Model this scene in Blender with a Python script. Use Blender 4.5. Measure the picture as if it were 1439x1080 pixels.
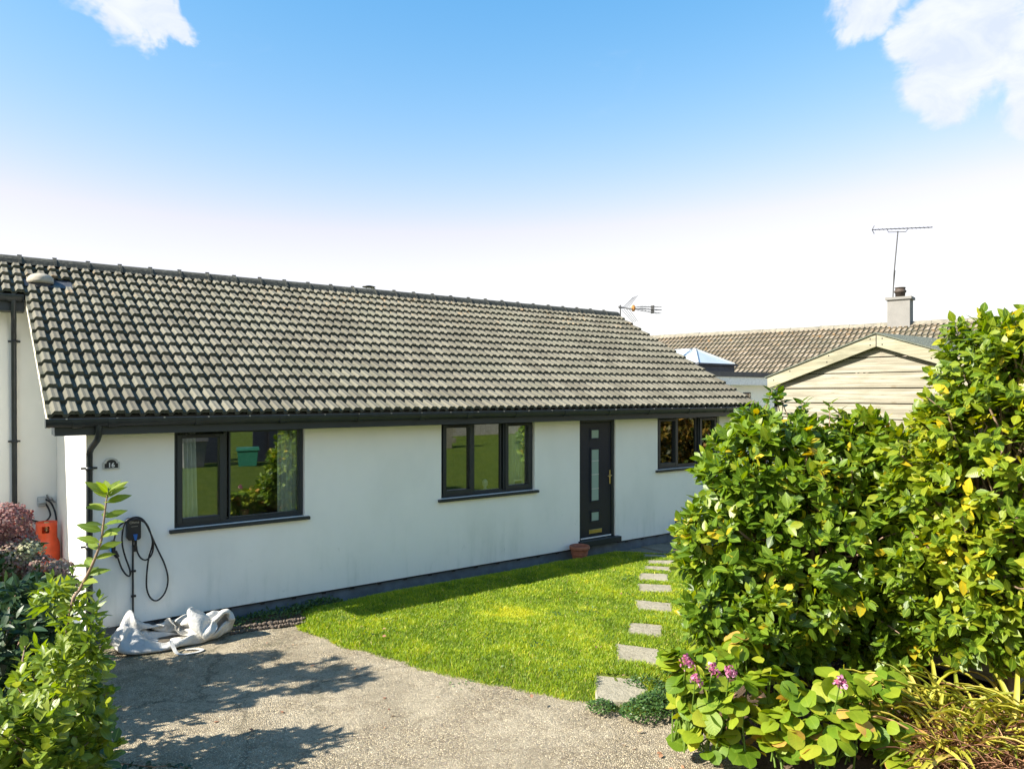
import bpy, math, random
import numpy as np
from mathutils import Vector, Matrix, noise as mnoise

random.seed(7)
RNG = np.random.default_rng(11)
R = math.radians
for o in list(bpy.data.objects):
    bpy.data.objects.remove(o)
SC = bpy.context.scene
COL = SC.collection

# ------------------------------------------------------------------ camera
CAMP = Vector((0.0, -9.52, 2.667))
cam = bpy.data.cameras.new('camera')
cam.sensor_fit = 'HORIZONTAL'
cam.sensor_width = 36.0
cam.lens = 36.0 * 1040.0 / 1439.0
cam.shift_y = 13.0 / 1439.0
cam.clip_end = 2000.0
cam.clip_start = 0.05
camo = bpy.data.objects.new('camera', cam)
camo.location = CAMP
camo.rotation_euler = (R(90), 0, -R(37.05))
COL.objects.link(camo)
SC.camera = camo

# ------------------------------------------------------------------ sun and sky
SUN_EL, SUN_AZ = R(36.0), R(12.5)          # azimuth: from -X towards +Y
S_DIR = Vector((-math.cos(SUN_EL) * math.cos(SUN_AZ), math.cos(SUN_EL) * math.sin(SUN_AZ), math.sin(SUN_EL)))
sun = bpy.data.lights.new('sun', 'SUN')
sun.energy = 5.0
sun.angle = R(0.53)
sun.color = (1.0, 0.93, 0.82)
suno = bpy.data.objects.new('sun', sun)
suno.rotation_euler = S_DIR.to_track_quat('Z', 'Y').to_euler()
suno.location = (-30, 5, 30)
COL.objects.link(suno)

SC.view_settings.view_transform = 'Standard'
SC.view_settings.look = 'None'
SC.view_settings.gamma = 1.0
SC.view_settings.exposure = 1.42
SC.view_settings.use_curve_mapping = False

world = bpy.data.worlds.new('World')
SC.world = world
world.use_nodes = True


class NT:
    """small node-tree writer"""
    def __init__(s, tree):
        s.t = tree; s.n = tree.nodes; s.l = tree.links
    def node(s, typ, **kw):
        n = s.n.new(typ)
        for k, v in kw.items():
            setattr(n, k, v)
        return n
    def put(s, sock, v):
        if isinstance(v, bpy.types.NodeSocket):
            s.l.new(v, sock)
        elif v is not None:
            if sock.type == 'RGBA' and len(v) == 3:
                v = (*v, 1.0)
            sock.default_value = v
    def math(s, op, a, b=0.0, c=0.0, clamp=False):
        n = s.node('ShaderNodeMath', operation=op); n.use_clamp = clamp
        s.put(n.inputs[0], a); s.put(n.inputs[1], b); s.put(n.inputs[2], c)
        return n.outputs[0]
    def vmath(s, op, a, b=None, out=0):
        n = s.node('ShaderNodeVectorMath', operation=op)
        s.put(n.inputs[0], a)
        if b is not None: s.put(n.inputs[1], b)
        return n.outputs[out]
    def scale(s, a, v):
        n = s.node('ShaderNodeVectorMath', operation='MULTIPLY')
        s.put(n.inputs[0], a); s.put(n.inputs[1], v)
        return n.outputs[0]
    def noise(s, vec, sc=5.0, det=3.0, rough=0.55, dist=0.0, col=False):
        n = s.node('ShaderNodeTexNoise')
        s.put(n.inputs['Vector'], vec); n.inputs['Scale'].default_value = sc
        n.inputs['Detail'].default_value = det; n.inputs['Roughness'].default_value = rough
        n.inputs['Distortion'].default_value = dist
        return n.outputs[1 if col else 0]
    def voro(s, vec, sc=5.0, feature='F1', out=0, rnd=1.0):
        n = s.node('ShaderNodeTexVoronoi', feature=feature)
        s.put(n.inputs['Vector'], vec); n.inputs['Scale'].default_value = sc
        n.inputs['Randomness'].default_value = rnd
        return n.outputs[out]
    def ramp(s, fac, stops, interp='LINEAR'):
        n = s.node('ShaderNodeValToRGB')
        cr = n.color_ramp; cr.interpolation = interp
        while len(cr.elements) < len(stops): cr.elements.new(0.5)
        for e, (p, c) in zip(cr.elements, stops):
            e.position = p
            e.color = (*c, 1.0) if isinstance(c, (tuple, list)) else (c, c, c, 1.0)
        s.put(n.inputs[0], fac)
        return n.outputs[0]
    def mix(s, fac, a, b, mode='MIX'):
        n = s.node('ShaderNodeMix', data_type='RGBA', blend_type=mode)
        s.put(n.inputs[0], fac); s.put(n.inputs[6], a); s.put(n.inputs[7], b)
        return n.outputs[2]
    def maprange(s, v, a, b, c=0.0, d=1.0, smooth=True):
        n = s.node('ShaderNodeMapRange', interpolation_type='SMOOTHSTEP' if smooth else 'LINEAR')
        s.put(n.inputs[0], v)
        for i, q in enumerate((a, b, c, d)): n.inputs[i + 1].default_value = q
        return n.outputs[0]
    def bump(s, h, strength=0.5, dist=0.01, nrm=None):
        n = s.node('ShaderNodeBump')
        n.inputs['Strength'].default_value = strength; n.inputs['Distance'].default_value = dist
        s.put(n.inputs['Height'], h)
        if nrm is not None: s.put(n.inputs['Normal'], nrm)
        return n.outputs[0]


# ---- sky shader: Nishita plus a few drifting clouds all round the horizon
w = NT(world.node_tree)
w.n.clear()
sky = w.node('ShaderNodeTexSky', sky_type='NISHITA')
sky.sun_disc = False
sky.sun_elevation = SUN_EL
sky.sun_rotation = math.atan2(S_DIR.x, S_DIR.y) % (2 * math.pi)
sky.air_density = 1.2
sky.dust_density = 0.25
sky.ozone_density = 2.2
geo = w.node('ShaderNodeTexCoord')
D = w.vmath('NORMALIZE', geo.outputs['Generated'])
CLOUDS = [  # direction, angular size, weight
    ((0.122, 0.884, 0.452), 0.078, 1.0), ((0.156, 0.90, 0.415), 0.050, 0.95), ((0.19, 0.89, 0.41), 0.036, 0.9),
    ((0.86, 0.35, 0.372), 0.085, 1.1), ((0.895, 0.27, 0.355), 0.07, 1.1), ((0.80, 0.41, 0.435), 0.06, 0.9), ((0.90, 0.28, 0.30), 0.05, 1.0),
    ((0.942, 0.212, 0.262), 0.04, 1.0), ((0.92, 0.2, 0.42), 0.09, 1.0),
    ((0.7, -0.6, 0.4), 0.12, 1.0), ((-0.4, -0.8, 0.45), 0.14, 1.0), ((0.1, -0.92, 0.33), 0.1, 1.0),
    ((-0.8, -0.4, 0.5), 0.1, 1.0), ((-0.6, 0.7, 0.5), 0.09, 1.0), ((0.3, -0.2, 0.93), 0.12, 1.0),
]
warp = w.noise(D, 9.0, 5.0, 0.62, 0.4, col=True)
Dw = w.vmath('ADD', D, w.scale(w.vmath('SUBTRACT', warp, (0.5, 0.5, 0.5)), (0.12, 0.12, 0.12)))
acc = None
for c, sz, wt in CLOUDS:
    cv = Vector(c).normalized()
    dd = w.vmath('DISTANCE', Dw, tuple(cv), out=1)
    g = w.math('MULTIPLY', w.math('SUBTRACT', 1.0, w.math('DIVIDE', dd, sz), clamp=True), wt)
    acc = g if acc is None else w.math('MAXIMUM', acc, g)
fine = w.noise(w.scale(D, (1, 1, 1.7)), 17.0, 7.0, 0.62, 0.6)
dens = w.math('MULTIPLY', acc, w.math('ADD', 0.35, w.math('MULTIPLY', fine, 1.3)))
cm = w.maprange(dens, 0.13, 0.44)
wisp = w.math('MULTIPLY', w.maprange(w.noise(w.scale(D, (1, 1, 3)), 4.0, 6.0, 0.6, 0.8), 0.60, 0.80), 0.10)
cm = w.math('MAXIMUM', cm, wisp)
hs = w.node('ShaderNodeHueSaturation'); hs.inputs['Saturation'].default_value = 1.25
w.put(hs.inputs['Color'], sky.outputs[0])
sp = w.node('ShaderNodeSeparateColor'); w.put(sp.inputs[0], hs.outputs[0])
cb = w.node('ShaderNodeCombineColor')       # the picture's colour response, the same over the whole sky
chs = [w.math('MULTIPLY', w.math('POWER', sp.outputs[i_], pw_), k_) for i_, (pw_, k_) in enumerate(((1.72, 1.24), (0.96, 1.045), (0.8, 1.30)))]
chs[0] = w.math('MINIMUM', chs[0], w.math('MULTIPLY', chs[1], 0.97))
KS = 4.3          # soft highlight shoulder
for i_ in range(3):
    q_ = w.math('POWER', w.math('ADD', 1.0, w.math('POWER', w.math('DIVIDE', chs[i_], KS), 4.0)), 0.25)
    w.put(cb.inputs[i_], w.math('DIVIDE', chs[i_], q_))
shade = w.ramp(fine, [(0.35, (2.75, 3.0, 3.5)), (0.65, (3.4, 3.5, 3.75))])
skyc = w.mix(w.math('MULTIPLY', cm, 0.93), cb.outputs[0], shade)
bg = w.node('ShaderNodeBackground')
bg.inputs['Strength'].default_value = 0.108
w.put(bg.inputs['Color'], skyc)
wo = w.node('ShaderNodeOutputWorld')
w.l.new(bg.outputs[0], wo.inputs[0])

# ------------------------------------------------------------------ materials
def mat(name):
    m = bpy.data.materials.new(name); m.use_nodes = True
    t = NT(m.node_tree); t.n.clear()
    out = t.node('ShaderNodeOutputMaterial')
    b = t.node('ShaderNodeBsdfPrincipled')
    t.l.new(b.outputs[0], out.inputs[0])
    return m, t, b, out

def coords(t, kind='Object'):
    return t.node('ShaderNodeTexCoord').outputs[kind]

def plain(name, c, rough=0.5, metal=0.0, var=0.12, vs=14.0, bump=0.0, spec=0.5):
    m, t, b, _ = mat(name)
    co = coords(t)
    n = t.noise(co, vs, 4.0)
    lo = tuple(x * (1 - var) for x in c); hi = tuple(min(1, x * (1 + var)) for x in c)
    t.put(b.inputs['Base Color'], t.ramp(n, [(0.3, lo), (0.7, hi)]))
    b.inputs['Roughness'].default_value = rough
    b.inputs['Metallic'].default_value = metal
    b.inputs['Specular IOR Level'].default_value = spec
    if bump:
        t.put(b.inputs['Normal'], t.bump(t.noise(co, vs * 6, 3.0), bump, 0.004))
    return m

M = {}
# white masonry paint on render, faint grey-green weathering towards the foot
m, t, b, _ = mat('white_render'); M['render'] = m
co = t.node('ShaderNodeNewGeometry').outputs['Position']
sx = t.node('ShaderNodeSeparateXYZ'); t.put(sx.inputs[0], co)
big = t.noise(t.scale(co, (0.8, 0.8, 0.5)), 1.6, 4.0, 0.6)
streak = t.noise(t.scale(co, (6, 6, 0.7)), 1.5, 4.0, 0.6)
base = t.mix(t.maprange(big, 0.35, 0.7), (0.90, 0.885, 0.815), (0.845, 0.835, 0.765))
low = t.maprange(sx.outputs[2], 1.0, 0.0)
dirt = t.math('MULTIPLY', t.maprange(t.math('ADD', t.math('MULTIPLY', streak, 0.6), t.math('MULTIPLY', big, 0.5)), 0.52, 0.75), low)
base = t.mix(t.math('MULTIPLY', dirt, 0.30), base, (0.45, 0.50, 0.42))
blot = t.maprange(t.noise(t.scale(co, (2.5, 2.5, 1.6)), 2.6, 7.0, 0.75, 0.7), 0.60, 0.74)
base = t.mix(t.math('MULTIPLY', t.math('MULTIPLY', blot, t.maprange(sx.outputs[2], 1.3, 0.2)), 0.45), base, (0.36, 0.40, 0.33))
t.put(b.inputs['Base Color'], base)
b.inputs['Roughness'].default_value = 0.9
b.inputs['Specular IOR Level'].default_value = 0.2
t.put(b.inputs['Normal'], t.bump(t.math('ADD', t.noise(co, 160, 3.0), t.math('MULTIPLY', t.noise(co, 7, 3.0), 1.4)), 0.35, 0.004))

M['plinth'] = plain('plinth_paint', (0.115, 0.14, 0.165), 0.75, var=0.25, vs=6, bump=0.4)
M['upvc'] = plain('anthracite_upvc', (0.016, 0.023, 0.028), 0.42, var=0.10, vs=5)
M['gutter'] = plain('gutter_plastic', (0.019, 0.025, 0.029), 0.38, var=0.2, vs=9)
M['black'] = plain('black_plastic', (0.012, 0.012, 0.014), 0.45)
M['door'] = plain('door_navy', (0.0045, 0.009, 0.028), 0.35, var=0.2, vs=20, bump=0.15)
M['brass'] = plain('brass', (0.55, 0.42, 0.20), 0.35, metal=1.0)
M['steel'] = plain('grey_metal', (0.35, 0.35, 0.35), 0.4, metal=1.0)
M['whitep'] = plain('white_plastic', (0.78, 0.78, 0.76), 0.5)
M['cream'] = plain('cream_verge', (0.62, 0.58, 0.47), 0.8, var=0.2)
M['blue'] = plain('blue_plastic', (0.01, 0.12, 0.42), 0.4)
M['orange'] = plain('orange_red_paint', (0.72, 0.085, 0.020), 0.42, var=0.14, vs=8)
M['darkred'] = plain('dark_red_paint', (0.36, 0.04, 0.025), 0.5, var=0.15, vs=8)
M['terracotta'] = plain('terracotta', (0.32, 0.115, 0.065), 0.8, var=0.2, bump=0.3)
M['curtain'] = plain('curtain_cloth', (0.66, 0.69, 0.62), 0.9, var=0.05)
M['interior'] = plain('room_wall', (0.30, 0.28, 0.25), 0.9)
M['flint'] = plain('edging_stone', (0.13, 0.10, 0.075), 0.85, var=0.4, vs=12, bump=0.6)
M['ventbuff'] = plain('vent_buff', (0.36, 0.32, 0.25), 0.8, var=0.2, vs=10)
M['leadgrey'] = plain('flashing', (0.05, 0.055, 0.065), 0.55, var=0.3)
M['lantframe'] = plain('lantern_frame', (0.42, 0.45, 0.45), 0.4)
M['chimney'] = plain('chimney_render', (0.205, 0.20, 0.187), 0.9, var=0.08, vs=4, bump=0.3)
M['pot'] = plain('chimney_pot', (0.055, 0.04, 0.03), 0.7, var=0.3)
M['aerialmetal'] = plain('aerial_metal', (0.10, 0.10, 0.10), 0.5, metal=0.6)
M['balun'] = plain('aerial_orange', (0.50, 0.22, 0.05), 0.5)
M['greenbin'] = plain('green_bin', (0.02, 0.15, 0.095), 0.5)
M['greybin'] = plain('grey_bin', (0.16, 0.15, 0.15), 0.6)
M['bark'] = plain('bark', (0.20, 0.145, 0.095), 0.9, var=0.35, vs=25, bump=0.6)
M['twig'] = plain('twig', (0.22, 0.15, 0.10), 0.85, var=0.3, vs=30)
M['silverplate'] = plain('plaque_rim', (0.5, 0.5, 0.47), 0.45, metal=0.3)

# window glass: clear pane with a mirror component
def glass(name, refl, tint=(0.92, 0.96, 0.94)):
    m = bpy.data.materials.new(name); m.use_nodes = True
    t = NT(m.node_tree); t.n.clear()
    out = t.node('ShaderNodeOutputMaterial')
    tr = t.node('ShaderNodeBsdfTransparent'); tr.inputs[0].default_value = (*tint, 1)
    gl = t.node('ShaderNodeBsdfGlossy'); gl.inputs['Roughness'].default_value = 0.0
    gl.inputs[0].default_value = (1, 1, 1, 1)
    lw = t.node('ShaderNodeFresnel'); lw.inputs[0].default_value = 1.5
    co = coords(t)
    t.put(gl.inputs['Normal'], t.bump(t.noise(co, 1.3, 1.0), 0.05, 0.01))
    mx = t.node('ShaderNodeMixShader')
    t.put(mx.inputs[0], t.math('ADD', t.math('MULTIPLY', lw.outputs[0], 1.6), refl, clamp=True))
    t.l.new(tr.outputs[0], mx.inputs[1]); t.l.new(gl.outputs[0], mx.inputs[2])
    t.l.new(mx.outputs[0], out.inputs[0])
    return m
M['glass'] = glass('window_glass', 0.10)
M['lantglass'] = plain('lantern_glass', (0.42, 0.47, 0.50), 0.12, var=0.06, vs=3)
m, t, b, _ = mat('frosted_glass'); M['frost'] = m
b.inputs['Base Color'].default_value = (0.30, 0.40, 0.34, 1); b.inputs['Roughness'].default_value = 0.22
t.put(b.inputs['Normal'], t.bump(t.noise(coords(t), 60, 3), 0.3, 0.004))

# concrete interlocking roof tile, weathered buff-grey
def tile_mat(name, c0, c1, lichen):
    m, t, b, _ = mat(name)
    pos = t.node('ShaderNodeNewGeometry').outputs['Position']
    at = t.node('ShaderNodeAttribute', attribute_name='tint')
    fine = t.noise(pos, 90, 4.0, 0.7)
    mid = t.noise(pos, 9, 5.0, 0.65)
    v = t.math('ADD', t.math('MULTIPLY', at.outputs['Fac'], 0.55), t.math('MULTIPLY', mid, 0.45))
    c = t.mix(t.maprange(v, 0.2, 0.8), c0, c1)
    c = t.mix(t.math('MULTIPLY', t.maprange(fine, 0.52, 0.72), 0.55), c, tuple(x * 0.55 for x in c0))
    big = t.noise(pos, 0.9, 4.0, 0.6)
    c = t.mix(t.math('MULTIPLY', t.maprange(big, 0.45, 0.7), 0.35), c, (0.16, 0.165, 0.12))
    chn = t.node('ShaderNodeAttribute', attribute_name='pan_edge_shade')
    alg_shade = t.math('MULTIPLY', chn.outputs['Fac'], t.maprange(t.noise(pos, 7.0, 5.0, 0.7), 0.30, 0.55))
    c = t.mix(t.math('MULTIPLY', alg_shade, 0.75), c, (0.055, 0.062, 0.042))  # algae tone that also paints in the shade of pans and row edges
    sz = t.node('ShaderNodeSeparateXYZ'); t.put(sz.inputs[0], pos)
    top = t.maprange(sz.outputs[2], 3.7, 4.5)
    li = t.math('MULTIPLY', t.maprange(t.noise(pos, 5.5, 5.0, 0.7, 0.5), 0.56, 0.68), top)
    c = t.mix(t.math('MULTIPLY', li, lichen), c, (0.36, 0.22, 0.10))
    t.put(b.inputs['Base Color'], c)
    b.inputs['Roughness'].default_value = 0.88; b.inputs['Specular IOR Level'].default_value = 0.3
    t.put(b.inputs['Normal'], t.bump(t.math('ADD', fine, mid), 0.5, 0.004))
    return m
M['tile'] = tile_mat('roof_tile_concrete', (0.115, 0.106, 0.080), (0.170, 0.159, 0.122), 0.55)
M['fartile'] = tile_mat('far_roof_tile', (0.185, 0.150, 0.105), (0.29, 0.24, 0.175), 0.75)
m, t, b, _ = mat('ridge_tile_dark'); M['ridge'] = m
pos = t.node('ShaderNodeNewGeometry').outputs['Position']
n1 = t.noise(pos, 18, 6.0, 0.7)
t.put(b.inputs['Base Color'], t.ramp(n1, [(0.35, (0.022, 0.024, 0.02)), (0.55, (0.05, 0.052, 0.042)), (0.72, (0.15, 0.15, 0.11))]))
b.inputs['Roughness'].default_value = 0.9
t.put(b.inputs['Normal'], t.bump(n1, 0.5, 0.01))
m, t, b, _ = mat('far_ridge_tile'); M['farridge'] = m
pos = t.node('ShaderNodeNewGeometry').outputs['Position']
n1 = t.noise(pos, 6, 6.0, 0.7)
t.put(b.inputs['Base Color'], t.ramp(n1, [(0.35, (0.14, 0.13, 0.10)), (0.6, (0.24, 0.22, 0.17)), (0.75, (0.34, 0.24, 0.12))]))
b.inputs['Roughness'].default_value = 0.9

# drive: worn exposed-aggregate concrete
m, t, b, _ = mat('drive_aggregate'); M['drive'] = m
pos = t.node('ShaderNodeNewGeometry').outputs['Position']
sx = t.node('ShaderNodeSeparateXYZ'); t.put(sx.inputs[0], pos)
peb = t.voro(pos, 62, 'F1', 0)
pebc = t.voro(pos, 62, 'F1', 1)
edge = t.voro(pos, 62, 'DISTANCE_TO_EDGE', 0)
patch = t.noise(pos, 1.1, 5.0, 0.65, 0.3)
mid = t.noise(pos, 7.0, 5.0, 0.7)
hv = t.node('ShaderNodeSeparateColor'); t.put(hv.inputs[0], pebc)
c = t.ramp(hv.outputs[0], [(0.0, (0.26, 0.205, 0.135)), (0.4, (0.50, 0.415, 0.27)), (0.8, (0.62, 0.525, 0.355)), (1.0, (0.34, 0.285, 0.225))])
c = t.mix(t.maprange(edge, 0.10, 0.0), c, (0.13, 0.11, 0.08))
wear = t.maprange(t.math('ADD', patch, t.math('MULTIPLY', mid, 0.5)), 0.62, 0.9)
c = t.mix(t.math('MULTIPLY', wear, 0.6), c, (0.56, 0.49, 0.355))
pit = t.maprange(t.voro(pos, 34, 'F1', 0), 0.16, 0.07)
pitn = t.maprange(t.noise(pos, 3.0, 4.0, 0.7), 0.42, 0.62)
c = t.mix(t.math('MULTIPLY', t.math('MULTIPLY', pit, t.math('ADD', 0.35, t.math('MULTIPLY', pitn, 0.65))), 0.9), c, (0.06, 0.052, 0.038))
lite = t.math('MULTIPLY', t.maprange(t.voro(t.vmath('ADD', pos, (3.1, 1.7, 0.4)), 27, 'F1', 0), 0.20, 0.10), 0.6)
c = t.mix(lite, c, (0.62, 0.55, 0.40))
darkp = t.maprange(t.noise(pos, 20, 5.0, 0.75), 0.56, 0.70)
c = t.mix(t.math('MULTIPLY', darkp, 0.6), c, (0.13, 0.112, 0.08))
crk = t.voro(t.vmath('ADD', t.scale(pos, (1, 1, 0)), t.scale(t.noise(pos, 2.2, 6.0, 0.7, col=True), (0.9, 0.9, 0))), 0.24, 'DISTANCE_TO_EDGE', 0)
c = t.mix(t.math('MULTIPLY', t.maprange(crk, 0.006, 0.001), 0.5), c, (0.06, 0.055, 0.035))
stain = t.maprange(t.noise(pos, 0.75, 5.0, 0.62, 0.5), 0.50, 0.68)
c = t.mix(t.math('MULTIPLY', stain, 0.45), c, (0.22, 0.185, 0.125))
moss = t.math('MULTIPLY', t.maprange(t.noise(pos, 2.4, 6.0, 0.7, 0.4), 0.45, 0.66), t.maprange(sx.outputs[1], -2.3, -0.3))
c = t.mix(t.math('MULTIPLY', moss, 0.75), c, (0.075, 0.08, 0.04))
moss2 = t.maprange(t.noise(pos, 1.7, 6.0, 0.7, 0.8), 0.57, 0.72)
c = t.mix(t.math('MULTIPLY', moss2, 0.35), c, (0.14, 0.14, 0.08))
t.put(b.inputs['Base Color'], c)
b.inputs['Roughness'].default_value = 0.9; b.inputs['Specular IOR Level'].default_value = 0.25
h = t.math('ADD', t.math('MULTIPLY', t.maprange(edge, 0.0, 0.25), 0.8), t.math('MULTIPLY', mid, 1.5))
h = t.math('SUBTRACT', h, t.math('MULTIPLY', pit, 1.2))
t.put(b.inputs['Normal'], t.bump(h, 1.0, 0.016))

def ground_mat(name, stops, sc, bump=0.6, rough=0.95, dist=0.02):
    m, t, b, _ = mat(name)
    pos = t.node('ShaderNodeNewGeometry').outputs['Position']
    n = t.math('ADD', t.math('MULTIPLY', t.noise(pos, sc, 6.0, 0.7), 0.6), t.math('MULTIPLY', t.noise(pos, sc * 0.12, 4.0, 0.6), 0.4))
    t.put(b.inputs['Base Color'], t.ramp(n, stops))
    b.inputs['Roughness'].default_value = rough; b.inputs['Specular IOR Level'].default_value = 0.15
    t.put(b.inputs['Normal'], t.bump(t.noise(pos, sc * 2.0, 5.0, 0.7), bump, dist))
    return m
M['soil'] = ground_mat('bed_soil', [(0.35, (0.045, 0.032, 0.022)), (0.55, (0.10, 0.07, 0.045)), (0.7, (0.17, 0.125, 0.085))], 26, 1.0)
M['turf'] = ground_mat('turf_under_grass', [(0.38, (0.06, 0.085, 0.014)), (0.55, (0.13, 0.165, 0.022)), (0.66, (0.19, 0.20, 0.035))], 30, 1.0)
M['field'] = ground_mat('field_grass', [(0.36, (0.05, 0.085, 0.010)), (0.52, (0.11, 0.165, 0.016)), (0.66, (0.20, 0.21, 0.03))], 22, 1.0, 0.95, 0.10)
M['slab'] = ground_mat('stone_slab', [(0.33, (0.19, 0.17, 0.122)), (0.52, (0.30, 0.275, 0.205)), (0.7, (0.38, 0.35, 0.27))], 14, 0.9)
M['patio'] = ground_mat('patio_slab', [(0.35, (0.12, 0.115, 0.095)), (0.52, (0.19, 0.18, 0.145)), (0.7, (0.27, 0.255, 0.20))], 9, 0.6)
M['felt'] = ground_mat('shed_felt', [(0.35, (0.11, 0.125, 0.10)), (0.52, (0.16, 0.175, 0.14)), (0.7, (0.21, 0.225, 0.185))], 70, 0.8)
M['hedge'] = ground_mat('hedge_leaf', [(0.35, (0.02, 0.04, 0.008)), (0.55, (0.06, 0.09, 0.015)), (0.7, (0.20, 0.17, 0.03))], 5, 1.0)

# weathered pale shed boards, grain along local Y
def wood(name, c0, c1, knots=True):
    m, t, b, _ = mat(name)
    pos = t.node('ShaderNodeNewGeometry').outputs['Position']
    oi = t.node('ShaderNodeObjectInfo')
    off = t.node('ShaderNodeCombineXYZ'); t.put(off.inputs[2], t.math('MULTIPLY', oi.outputs['Random'], 7.0))
    p = t.vmath('ADD', pos, off.outputs[0])
    g = t.noise(t.scale(p, (3, 0.8, 44)), 1.7, 6.0, 0.68, 0.15)
    g2 = t.noise(t.scale(p, (2, 2.2, 9)), 1.0, 4.0, 0.6, 0.4)
    c = t.mix(t.maprange(g, 0.32, 0.68), c0, c1)
    c = t.mix(t.math('MULTIPLY', t.maprange(g2, 0.5, 0.72), 0.6), c, (0.17, 0.165, 0.115))
    if knots:
        k = t.voro(t.scale(p, (1, 1.9, 3.4)), 0.85, 'F1', 0)
        ring = t.math('SINE', t.math('MULTIPLY', k, 120.0))
        kk = t.maprange(k, 0.10, 0.05)
        c = t.mix(t.math('MULTIPLY', kk, t.math('ADD', 0.35, t.math('MULTIPLY', ring, 0.2))), c, (0.13, 0.095, 0.05))
    c = t.mix(t.math('MULTIPLY', t.maprange(t.noise(t.scale(p, (3, 3, 60)), 1.4, 3.0, 0.6), 0.62, 0.70), 0.6), c, (0.11, 0.09, 0.055))
    t.put(b.inputs['Base Color'], c)
    b.inputs['Roughness'].default_value = 0.85; b.inputs['Specular IOR Level'].default_value = 0.25
    t.put(b.inputs['Normal'], t.bump(g, 0.35, 0.006))
    return m
M['board'] = wood('shed_board', (0.17, 0.155, 0.115), (0.36, 0.335, 0.265))
M['barge'] = wood('shed_bargeboard', (0.22, 0.205, 0.14), (0.34, 0.325, 0.235))
M['fence'] = wood('fence_wood', (0.30, 0.28, 0.24), (0.44, 0.41, 0.35), False)

def leaf_mat(name, stops, rough=0.34, transl=0.25, midrib=0.5, tcol=None, spec=0.5):
    """colour by the 'leaf' attribute: R = tint of the leaf, G = distance from midrib, B = along"""
    m, t, b, out = mat(name)
    at = t.node('ShaderNodeAttribute', attribute_name='leaf')
    s = t.node('ShaderNodeSeparateColor'); t.put(s.inputs[0], at.outputs['Color'])
    pos = t.node('ShaderNodeNewGeometry').outputs['Position']
    n = t.noise(pos, 45, 3.0, 0.6)
    v = t.math('ADD', s.outputs[0], t.math('MULTIPLY', t.math('SUBTRACT', n, 0.5), 0.16))
    c = t.ramp(v, stops)
    rib = t.maprange(s.outputs[1], 0.16, 0.02)
    c = t.mix(t.math('MULTIPLY', rib, midrib), c, tuple(min(1, x * 1.7 + 0.03) for x in stops[len(stops) // 2][1]))
    t.put(b.inputs['Base Color'], c)
    b.inputs['Roughness'].default_value = rough
    b.inputs['Specular IOR Level'].default_value = spec
    t.put(b.inputs['Normal'], t.bump(t.math('ADD', n, t.math('MULTIPLY', t.math('SINE', t.math('ADD', t.math('MULTIPLY', s.outputs[2], 60.0), t.math('MULTIPLY', s.outputs[1], -14.0))), 0.35)), 0.18, 0.004))
    tl = t.node('ShaderNodeBsdfTranslucent')
    hs = t.node('ShaderNodeHueSaturation'); hs.inputs['Value'].default_value = 1.9; hs.inputs['Saturation'].default_value = 1.1
    hs.inputs['Hue'].default_value = 0.485
    t.put(hs.inputs['Color'], c)
    t.put(tl.inputs[0], hs.outputs[0])
    mx = t.node('ShaderNodeMixShader'); mx.inputs[0].default_value = transl
    t.l.new(b.outputs[0], mx.inputs[1]); t.l.new(tl.outputs[0], mx.inputs[2])
    t.l.new(mx.outputs[0], out.inputs[0])
    return m
M['camellia'] = leaf_mat('camellia_leaf', [(0.0, (0.030, 0.070, 0.008)), (0.45, (0.075, 0.145, 0.012)), (0.75, (0.150, 0.225, 0.016)), (0.93, (0.27, 0.30, 0.02)), (1.0, (0.48, 0.36, 0.02))], 0.36, 0.36, spec=0.45)
M['camyellow'] = leaf_mat('yellowing_leaf', [(0.0, (0.040, 0.085, 0.008)), (0.4, (0.095, 0.165, 0.011)), (0.68, (0.20, 0.255, 0.016)), (0.88, (0.36, 0.35, 0.022)), (1.0, (0.58, 0.43, 0.02))], 0.38, 0.37, spec=0.45)
M['griselinia'] = leaf_mat('apple_green_leaf', [(0.0, (0.05, 0.10, 0.015)), (0.5, (0.13, 0.20, 0.022)), (1.0, (0.27, 0.31, 0.05))], 0.32, 0.38)
M['darkleaf'] = leaf_mat('dark_leaf', [(0.0, (0.012, 0.032, 0.012)), (0.6, (0.025, 0.058, 0.02)), (1.0, (0.05, 0.09, 0.03))], 0.40, 0.15)
M['serrate'] = leaf_mat('serrated_leaf', [(0.0, (0.05, 0.10, 0.01)), (0.5, (0.12, 0.19, 0.016)), (1.0, (0.24, 0.29, 0.035))], 0.38, 0.38)
M['bergenia'] = leaf_mat('bergenia_leaf', [(0.0, (0.035, 0.085, 0.008)), (0.45, (0.115, 0.20, 0.012)), (0.75, (0.24, 0.30, 0.020)), (0.93, (0.40, 0.36, 0.04)), (1.0, (0.50, 0.27, 0.08))], 0.52, 0.32, 0.10, spec=0.3)
M['strap'] = leaf_mat('strap_blade', [(0.0, (0.16, 0.20, 0.02)), (0.35, (0.38, 0.36, 0.04)), (0.6, (0.55, 0.45, 0.09)), (0.78, (0.48, 0.30, 0.12)), (1.0, (0.26, 0.13, 0.08))], 0.5, 0.25, 0.2)
M['dead'] = leaf_mat('dead_leaf', [(0.0, (0.14, 0.06, 0.035)), (0.5, (0.30, 0.15, 0.08)), (1.0, (0.46, 0.30, 0.16))], 0.8, 0.1, 0.3)
M['hydr'] = leaf_mat('hydrangea_floret', [(0.0, (0.22, 0.09, 0.085)), (0.25, (0.30, 0.165, 0.145)), (0.5, (0.31, 0.235, 0.175)), (0.8, (0.27, 0.30, 0.15)), (1.0, (0.40, 0.38, 0.25))], 0.8, 0.15, 0.1)
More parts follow.
